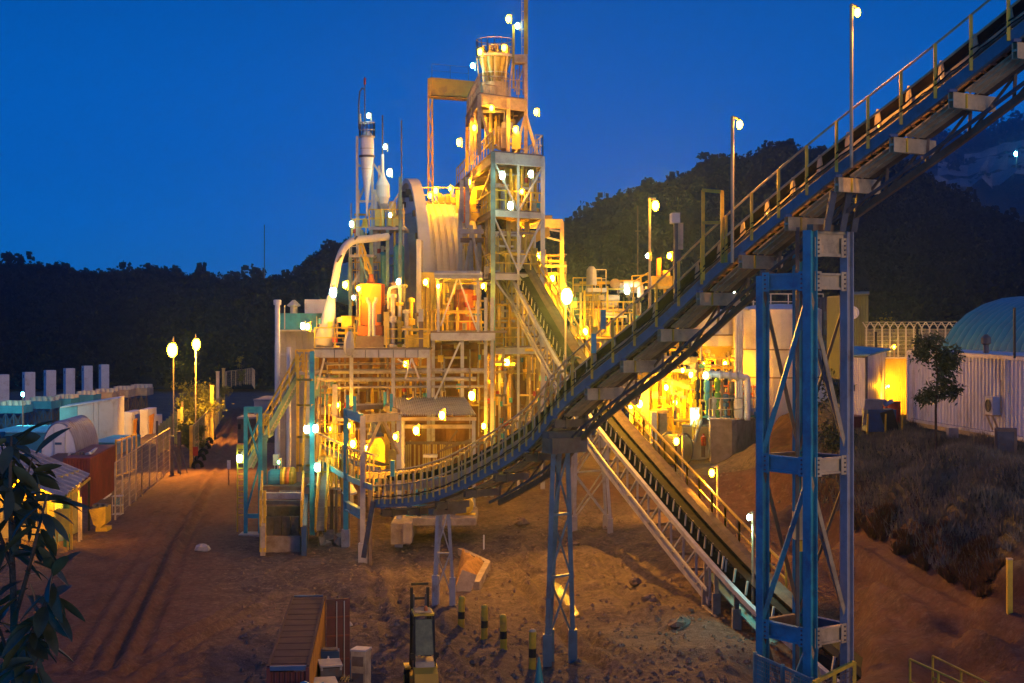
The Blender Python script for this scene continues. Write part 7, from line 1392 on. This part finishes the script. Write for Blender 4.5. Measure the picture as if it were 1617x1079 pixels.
# forklift seen from behind
fkD = 36.5; fx = (667-808.5)/1400*fkD; fz = hz(fx, fkD); fb = Vector((fx, fkD*K, fz)); rt = Matrix.Rotation(.16, 3, 'Z')
fk = thing('forklift', 'yellow forklift truck with black overhead guard seen from behind at the bottom edge', 'forklift', fb)
def FL(x, y, z): return fb+rt@Vector((x, y, z))
def fbox(name, c, s, mm): b = MB(); b.box(FL(*c), s, rt); return b.build(name, mm, fk)
def fslab(name, prof, w, mm):
    b = MB(); b.slab([FL(-w/2, y, z) for y, z in prof], rt@Vector((w, 0, 0))); return b.build(name, mm, fk)
fslab('counterweight', [(-1.6, .35), (-1.75, .7), (-1.6, 1.15), (-1.1, 1.3), (-.8, 1.3), (-.8, .35)], .95, 'yellow_crane'); fslab('engine_hood', [(-1.1, 1.3), (-1.0, 1.5), (-.2, 1.55), (.1, 1.3), (.1, .5), (-1.1, .5)], .78, 'steel_beige_lit'); fslab('chassis', [(-1.0, .3), (-1.0, .75), (1.0, .75), (1.3, .3)], .98, 'yellow')
fslab('rear_window', [(-.92, 1.75), (-.62, 3.15), (-.58, 3.15), (-.88, 1.75)], .72, 'olive_glass'); fbox('seat', (0, -.2, 1.75), (.5, .5, .12), 'black'); fbox('seat', (0, -.42, 2.05), (.5, .12, .6), 'black')
for x in (-.42, .42):
    seg(fk, 'guard_pillar', FL(x, -.95, 1.3), FL(x*.92, -.62, 3.25), .09, .09, 'black'); seg(fk, 'guard_pillar', FL(x, .9, .8), FL(x*.92, .45, 3.25), .09, .09, 'black'); seg(fk, 'roof_rail', FL(x*.92, -.62, 3.28), FL(x*.92, .5, 3.28), .1, .1, 'black')
fslab('roof_plate', [(-.68, 3.30), (-.68, 3.38), (.5, 3.38), (.5, 3.30)], .82, 'yellow')
for k in range(4): fbox('roof_slat', (0, -.45+.27*k, 3.42), (.7, .1, .05), 'steel_beige_lit')
b = MB(); b.lathe([(.08, 0), (.08, .14), (.04, .2), (0, .2)], FL(.12, -.2, 3.42), 12); b.build('beacon', 'orange', fk)
for x in (-.34, .34): seg(fk, 'mast_rail', FL(x, 1.25, .1), FL(x, 1.1, 4.15), .12, .16, 'black', 'ibeam'); seg(fk, 'mast_rail', FL(x*.75, 1.22, .1), FL(x*.75, 1.1, 3.9), .08, .12, 'steel_dark')
for z in (4.3, 3.7, 2.6): seg(fk, 'mast_tie', FL(-.36, 1.12, z), FL(.36, 1.12, z), .12, .1, 'black')
for x in (-.2, .2): seg(fk, 'fork', FL(x, 1.4, .12), FL(x, 2.6, .1), .14, .06, 'steel_dark')
fbox('fork_carriage', (0, 1.38, .5), (.9, .08, .7), 'steel_dark')
for x in (-.55, .55):
    for y, r_w in ((.85, .42), (-1.1, .34)): b = MB(); b.lathe([(0, -.12), (r_w*.5, -.13), (r_w*.9, -.12), (r_w, -.06), (r_w, .06), (r_w*.9, .12), (r_w*.5, .13), (0, .12)], FL(x, y, r_w), 20, rt@Vector((1, 0, 0))); wheel = b.build('wheel', 'rubber', fk); b = MB(); b.lathe([(0, -.15), (r_w*.45, -.15), (r_w*.45, .15), (0, .15)], FL(x, y, r_w), 14, rt@Vector((1, 0, 0))); b.build('rim', 'yellow', wheel)
for x in (-.5, .5): b = MB(); b.box(FL(x, -.9, 1.75), (.14, .08, .2), rt); b.build('rear_lamp', 'black', fk); seg(fk, 'lamp_arm', FL(x*.8, -.9, 1.5), FL(x, -.9, 1.66), .05, .05, 'black')
fbox('front_fender', (-.56, .8, .95), (.24, .9, .08), 'yellow'); fbox('front_fender', (.56, .8, .95), (.24, .9, .08), 'yellow'); seg(fk, 'steering_column', FL(0, .45, 1.2), FL(0, .25, 1.95), .06, .06, 'black')
# ------------------------------------------------------------------ leafy branch in the lower left corner
bt_ = thing('broadleaf_tree', 'dark large leaved tree filling the lower left corner close to the camera', 'tree', wp(-5.6, 10, hz(-5.6, 10)))
r_ = random.Random(21); b = MB(); root = wp(-5.6, 10, hz(-5.6, 10)-.3); stems = []
def br(pxs, D, r0, r1): pts = smooth_path([P(x, y, D+dz) for x, y, dz in pxs], 4); n = len(pts); b.tube(pts, [r0+(r1-r0)*i/(n-1) for i in range(n)], 7); stems.append(pts)
b.tube([root, root+Vector((.1, .3, 5)), P(20, 1180, 10.2), P(25, 1079, 10)], [.16, .13, .09, .06], 9)
br([(25, 1079, 0), (22, 960, .1), (18, 850, 0), (16, 760, -.1), (18, 690, 0)], 10, .05, .012); br([(22, 980, 0), (45, 900, -.3), (62, 830, -.4), (75, 780, -.4)], 10, .03, .01); br([(20, 900, 0), (-5, 830, .2), (-20, 760, .2)], 10, .03, .01); br([(24, 1040, 0), (50, 1000, -.4), (72, 950, -.5), (85, 900, -.5)], 10, .03, .01); br([(18, 840, 0), (38, 770, .2), (52, 720, .3)], 10, .022, .008); br([(24, 1079, 0), (5, 1010, .3), (-15, 960, .4)], 10, .03, .01); br([(24, 1100, 0), (45, 1070, -.3), (60, 1040, -.4)], 10, .03, .01); br([(16, 760, 0), (5, 715, .2), (-2, 680, .2)], 10, .015, .007)
b.build('trunk', 'bark', bt_)
lm = []
for k in range(3):
    c = MB(); bend = (.10, .18, .05)[k]; ns = 6
    for i in range(ns+1):
        t_ = i/ns; w_ = .165*math.sin(math.pi*min(1, t_*.94+.05))**.7; z_ = -bend*t_*t_
        c.v += [Vector((-w_, t_, z_+w_*.35)), Vector((0, t_, z_)), Vector((w_, t_, z_+w_*.35))]
    for i in range(ns):
        for j in range(2): a = i*3+j; c.f.append((a, a+1, a+4, a+3))
    lm.append(c.mesh('leaf', 'leaf_dark', smooth=True))
cnt = 0
for si, pts in enumerate(stems):
    n = (26, 27, 22, 32, 22, 24, 22, 22)[si]
    for k in range(n):
        f = .12+.88*(k+r_.random())/n
        if si == 0: f = .35+.65*f
        q = pts[min(int(f*(len(pts)-1)), len(pts)-2)].lerp(pts[min(int(f*(len(pts)-1))+1, len(pts)-1)], r_.random())
        a = r_.uniform(0, 6.283); d = Vector((math.cos(a), math.sin(a)*.8, r_.uniform(-1.5, .25))); 
        if f > .9: d.z += .8
        d.normalize(); s = d.cross(UP).normalized(); n2 = s.cross(d); rot = Matrix((s, d, n2)).transposed(); ln = r_.uniform(.28, .52); q = q+d*.06
        inst(bt_, 'leaf', lm[r_.randrange(3)], q, rot @ Matrix.Rotation(r_.gauss(0, .5), 3, 'Y'), (ln*.95, ln, ln)); cnt += 1
# ================================================================== lamps (everything that gives light)
b = MB(); b.lathe([(math.sin(math.pi*i/14), -math.cos(math.pi*i/14)) for i in range(15)], (0, 0, 0), 16)
_lens = {}
def lens_mesh(kind):
    if kind not in _lens: _lens[kind] = b.mesh('lamp_glass', kind, smooth=True)
    return _lens[kind]
LMB = b
def lens_of(kind):
    if kind not in _lens: _lens[kind] = LMB.mesh('lamp_glass', kind, smooth=True)
    return _lens[kind]
def lamp(label, px, py, D, kind='sodium', r=4.0, pole=None, bracket=(4, 8), group=None, name='bulkhead_lamp', cat='lamp', spot=None):
    p = P(px, py, D); rr = r/1400*D*.78
    t = thing(name, label, cat, p if pole is None else pole, group)
    inst(t, 'glass', lens_of(kind), p, None, (rr, rr, rr*1.5))
    bb_ = MB(); bb_.lathe([(0, .5), (.4, .45), (.7, .25), (.8, .12), (.75, .1), (.4, .22), (0, .26)], p+UP*rr*1.25, 14)
    for i, v in enumerate(bb_.v): bb_.v[i] = p+UP*rr*1.25+(v-(p+UP*rr*1.25))*rr
    bb_.build('hood', 'steel_dark', t)
    if pole is not None:
        top = Vector((pole.x, pole.y, p.z+rr*2.6)); seg(t, 'pole', pole-UP*.2, top, .13, .13, 'steel_beige_lit', 'tube')
        if (Vector((p.x, p.y, 0))-Vector((pole.x, pole.y, 0))).length > .05: seg(t, 'arm', top, p+UP*rr*1.9, .09, .09, 'steel_beige_lit', 'tube')
        else: seg(t, 'arm', top, p+UP*rr*1.7, .1, .1, 'steel_beige_lit', 'tube')
    else:
        q = P(px+bracket[0], py+bracket[1], D+.3); u = p+UP*rr*1.8
        bb_ = MB(); bb_.tube([q, Vector((q.x, q.y, u.z+.05)), u], .05, 6); bb_.build('bracket', 'steel_beige_lit', t)
    if spot:
        tgt, pw, ang = spot
        ld_ = bpy.data.lights.new('lamp_beam', 'SPOT'); lo_ = bpy.data.objects.new('lamp_beam', ld_); COL.objects.link(lo_); lo_.parent = t
        ld_.energy = pw; ld_.spot_size = R(ang); ld_.spot_blend = .9; ld_.shadow_soft_size = .12; ld_.color = (1.0, .42, .03) if kind not in ('mercury', 'cyan_lamp') else (.35, 1.0, .9)
        q = Vector(tgt)-p; q.normalize(); lo_.location = p+q*rr*1.75-off(t); lo_.rotation_euler = q.to_track_quat('-Z', 'Y').to_euler()
    return t
G1 = 'sodium street lamps by the left road'
lamp('big sodium street lamp on the tall pole nearest the mesh fence', 272, 553, 86, 'sodium_big', 10, GH(274, 87.5), group=G1, name='street_lamp', spot=(GH(330, 82), 36000, 98))
lamp('sodium street lamp on the farther pole beside the road', 310, 544, 103, 'sodium_big', 8, GH(309, 104), group=G1, name='street_lamp', spot=(GH(322, 110), 34000, 115))
for px, py, D, bx_, lab in ((1168, 197, D1f(1160), 1161, 'sodium lamp on a tall pole fixed midway along the inclined conveyor'), (1354, 20, D1f(1350), 1349, 'sodium lamp on the tall pole at the top of the inclined conveyor')):
    s = s_of_px(C1, bx_); lamp(lab, px, py, D, 'sodium_pole', 6, c1(s, -.15, -.2), name='conveyor_lamp', group='pole lamps along the inclined conveyor', spot=(c1(s+2, .4, 0), 5000, 95))
lamp('sodium floodlight on a pole above the yellow head drive machine', 1035, 325, 47, 'sodium_pole', 7, P(1026, 560, 47.5), name='pole_lamp', spot=(P(1120, 470, 38), 9000, 110))
lamp('dazzling sodium floodlight on the pole at the foot of the hoist portal', 895, 468, 62, 'flood', 11, P(893, 620, 62.6), name='floodlight', spot=(wp(5, 42, 0), 56000, 78))
S = [(725, 225, 75, 5, 'sodium lamp hanging off the left edge of the process tower deck'), (803, 30, 74, 5, 'topmost sodium lamp above the cyclone ring'), (847, 177, 72, 4.5, 'sodium lamp on the rod at the right railing of the tower deck'), (758, 82, 75, 4.5, 'sodium lamp at the left rim of the cyclone ring'), (796, 76, 74.5, 4.5, 'sodium lamp at the front rim of the cyclone ring'),
     (776, 171, 72.3, 4, 'sodium lamp under the front beam of the top storey'), (749, 202, 74, 4.5, 'sodium lamp inside the left bay of the top storey'), (814, 205, 72.5, 4.5, 'sodium lamp beside the beige machine box of the top storey'), (739, 288, 76, 5, 'sodium lamp left of the head chute opening'), (824, 303, 71, 3.5, 'sodium lamp between the cladding panels of the tower front'),
     (688, 301, 77, 4.5, 'rightmost sodium lamp of the group above the mill drum'), (679, 309, 77, 4, 'middle sodium lamp of the group above the mill drum'), (666, 319, 77, 4, 'leftmost sodium lamp of the group above the mill drum'), (711, 298, 77, 3, 'small sodium lamp on the walkway post above the mill drum'),
     (545, 450, 67, 4.5, 'sodium lamp on a stem at the left of the orange housing'), (566, 456, 67.5, 3.5, 'smaller sodium lamp between the stem lamp and the orange housing'), (672, 446, 67.5, 4, 'sodium lamp on the yellow guard panel beside the mill drum'), (692, 452, 66.8, 3, 'small sodium lamp at the left post of the roofed shelter'), (763, 452, 68, 3.5, 'sodium lamp at the right post of the roofed shelter'),
     (872, 440, 77, 4.5, 'sodium lamp on the stair left of the dazzling floodlight'), (870, 497, 76, 5, 'sodium lamp just below and left of the dazzling floodlight'), (849, 405, 77, 4.5, 'sodium lamp in the gap under the hoist portal'), (827, 372, 76, 4, 'sodium lamp just above the yellow hoist beam'), (853, 452, 77, 3.5, 'small sodium lamp deep in the stair thicket'), (924, 524, 81.5, 4.5, 'sodium lamp on the wall of the beige low building'),
     (800, 573, 72, 5.5, 'sodium lamp above the crossing of the two conveyors'), (745, 625, 46.5, 6, 'sodium lamp on a stem before the right end of the lean-to roof'), (698, 656, 47.5, 5.5, 'sodium lamp on a stem over the middle of the lean-to fascia'), (657, 680, 48.6, 5.5, 'sodium lamp on a stem at the left end of the lean-to fascia'), (764, 673, 66, 4, 'sodium lamp near the right post of the lean-to'),
     (624, 690, 49.6, 4, 'sodium lamp on the right leg of the steel portal'), (557, 701, 58.5, 5, 'sodium lamp inside the left half of the steel portal'), (551, 672, 63, 3.5, 'sodium lamp behind the upper left corner of the steel portal'), (520, 677, 65, 3.5, 'sodium lamp on the yellow wall left of the portal'), (578, 708, 60, 3.5, 'small sodium lamp beside the yellow feeder machine'),
     (1010, 638, 86.5, 5.5, 'brightest sodium lamp at the left column of the pump house'), (996, 641, 87, 4, 'dimmer sodium lamp at the left edge of the pump house'), (1052, 612, 88, 4, 'sodium lamp under the sloping roof beam of the pump house'), (1066, 636, 88, 4, 'sodium lamp over the drum vessel inside the pump house'), (1091, 592, 87, 4, 'sodium lamp under the overhead pipe downpipe'), (1110, 577, 90, 4, 'sodium lamp at the tip of the cone hopper'), (1145, 575, 90, 3.5, 'sodium lamp at the right leg of the cone hopper'), (1078, 585, 88, 3, 'small sodium lamp on the overhead pipe bracket'),
     (1024, 404, 80, 3.5, 'sodium lamp above the yellow machine railing'), (1057, 404, 80, 4, 'sodium lamp on the yellow machine beside the orange stack'), (486, 516, 66, 4.5, 'sodium lamp above the yellow cage of the stair tower'), (533, 640, 66, 3, 'small sodium lamp beside the pale column of the mill platform'), (640, 575, 71.5, 3.5, 'sodium lamp on the brown wall below the mill platform')]
for px, py, D, r, lab in S: lamp(lab, px, py, D, 'sodium_dim' if py < 265 or 290 < py < 325 else 'sodium', r, group='sodium lamps of the process plant')
W_ = [(817, 41, 73.8, 4, 'mercury', 'cold white lamp on the landing of the yellow mast'), (746, 104, 76, 3.5, 'cyan_lamp', 'greenish lamp where the gantry girder meets the tower'), (582, 183, 73.5, 3.5, 'mercury', 'cold lamp above the cyclone vessel top deck'), (608, 232, 74.5, 3.5, 'mercury', 'cold lamp on the rod right of the cyclone vessel'), (615, 273, 73.5, 5, 'mercury', 'cold lamp over the small cone vessel'), (555, 354, 73, 4, 'mercury', 'cold lamp on the left column of the vessel tower'),
      (793, 277, 69.8, 5.5, 'mercury', 'cold lamp on the front brace of the process tower'), (838, 275, 70.6, 5, 'mercury', 'cold lamp right of the front middle column of the process tower'), (806, 325, 69.5, 5.5, 'mercury', 'lowest cold lamp on the front of the process tower'), (478, 515, 65.5, 4.5, 'mercury', 'cold lamp above the exhaust pipes and stair landing'), (484, 678, 60.5, 5.5, 'mercury', 'cold lamp left of the tall blue stair column'), (498, 677, 59.5, 5.5, 'mercury', 'cold lamp right of the tall blue stair column'), (501, 738, 59.3, 6, 'mercury', 'cold lamp at the head of the steep yellow ladder stair'), (378, 724, 61.8, 5.5, 'mercury', 'cold lamp on the caged ladder'), (526, 462, 67.5, 7, 'mercury', 'glaring cold lamp at the foot of the curved duct'), (629, 445, 66.8, 4, 'mercury', 'cold lamp on the loop pipe beside the mill ring'), (558, 470, 70, 3, 'mercury', 'small cold lamp behind the mill deck'),
      (990, 459, 81.5, 5, 'mercury', 'cold lamp under the white pipe deck'), (1022, 404, 79.8, 3, 'mercury', 'small cold lamp beside the yellow machine lamp'), (1098, 655, 85.2, 6.5, 'mercury', 'glaring cold lamp before the white wall panel'), (1114, 593, 85.8, 4.5, 'mercury', 'cold lamp at the left end of the white manifold'), (1157, 461, 84, 4, 'mercury', 'cold lamp under the inclined conveyor at the riser pipes'), (440, 730, 60.4, 2.5, 'green_lamp', 'small green signal lamp on the drive motor box'), (616, 340, 73, 3, 'mercury', 'cold lamp under the vessel deck railing')]
for px, py, D, r, k_, lab in W_: lamp(lab, px, py, D, k_, r, group='cold lamps of the process plant')
lamp('sodium lamp hanging from the arm of the pole beside the truss conveyor', 1124, 747, 50, 'sodium_mid', 5.5, GH(1133, 50), name='pole_lamp', spot=(GH(1080, 48), 2200, 140))
lamp('sodium lamp on a slim pole between the truss conveyor and the horizontal drum vessel', 1068, 697, 60, 'sodium_mid', 5.5, GH(1078, 60), name='pole_lamp', spot=(GH(1040, 66), 5000, 140))
s = s_of_px(C2, 1182); 
lamp('cold white lamp on a short pole behind the blue tower', 1183, 817, 43, 'mercury', 4.5, GH(1189, 43), name='pole_lamp', spot=(GH(1150, 42), 700, 130))
lamp('cyan lamp on the far pit wall at the right edge', 1604, 243, 560, 'cyan_lamp', 3.2, P(1605, 262, 561), name='pole_lamp')
lamp('sodium lamp behind the white container lighting the yellow panel wall', 1428, 600, 65.5, 'sodium', 3.0, P(1440, 664, 66), name='pole_lamp') if False else None
lamp('yellow lamp on a pole behind the security fence', 1412, 548, 82, 'sodium_dim', 2.6, P(1412, 570, 82), name='pole_lamp', spot=(P(1415, 640, 70), 9000, 160))
lamp('lamp under the corrugated canopy of the site office', 92, 782, 58.6, 'sodium', 3.5)
lamp('second lamp under the corrugated canopy nearer the left edge', 30, 770, 58.8, 'sodium', 3.5)

lamp('cyan lamp on a pole in front of the second exhaust box', 36, 623, 96, 'cyan_lamp', 3, GH(36, 96), name='pole_lamp', spot=(wp(-58, 112, 2), 3500, 140))

lamp('small lamp on the rear corner of the small shed lighting the yellow panel wall', 1403, 610, 66.3, 'sodium', 1.8, bracket=(-4, 4), spot=(P(1422, 640, 68), 2600, 150))
b = MB(); b.box((0, 1120, 129), (4400, 2380, 270)); hz_o = b.build('haze', None, kind='stuff')
m = bpy.data.materials.new('haze_air'); m.use_nodes = True; n = m.node_tree; n.nodes.clear(); o_ = n.nodes.new('ShaderNodeOutputMaterial'); v_ = n.nodes.new('ShaderNodeVolumePrincipled')
v_.inputs['Color'].default_value = (.34, .62, 1.0, 1); v_.inputs['Density'].default_value = .00028; v_.inputs['Anisotropy'].default_value = .84; n.links.new(v_.outputs[0], o_.inputs['Volume']); hz_o.data.materials.append(m)
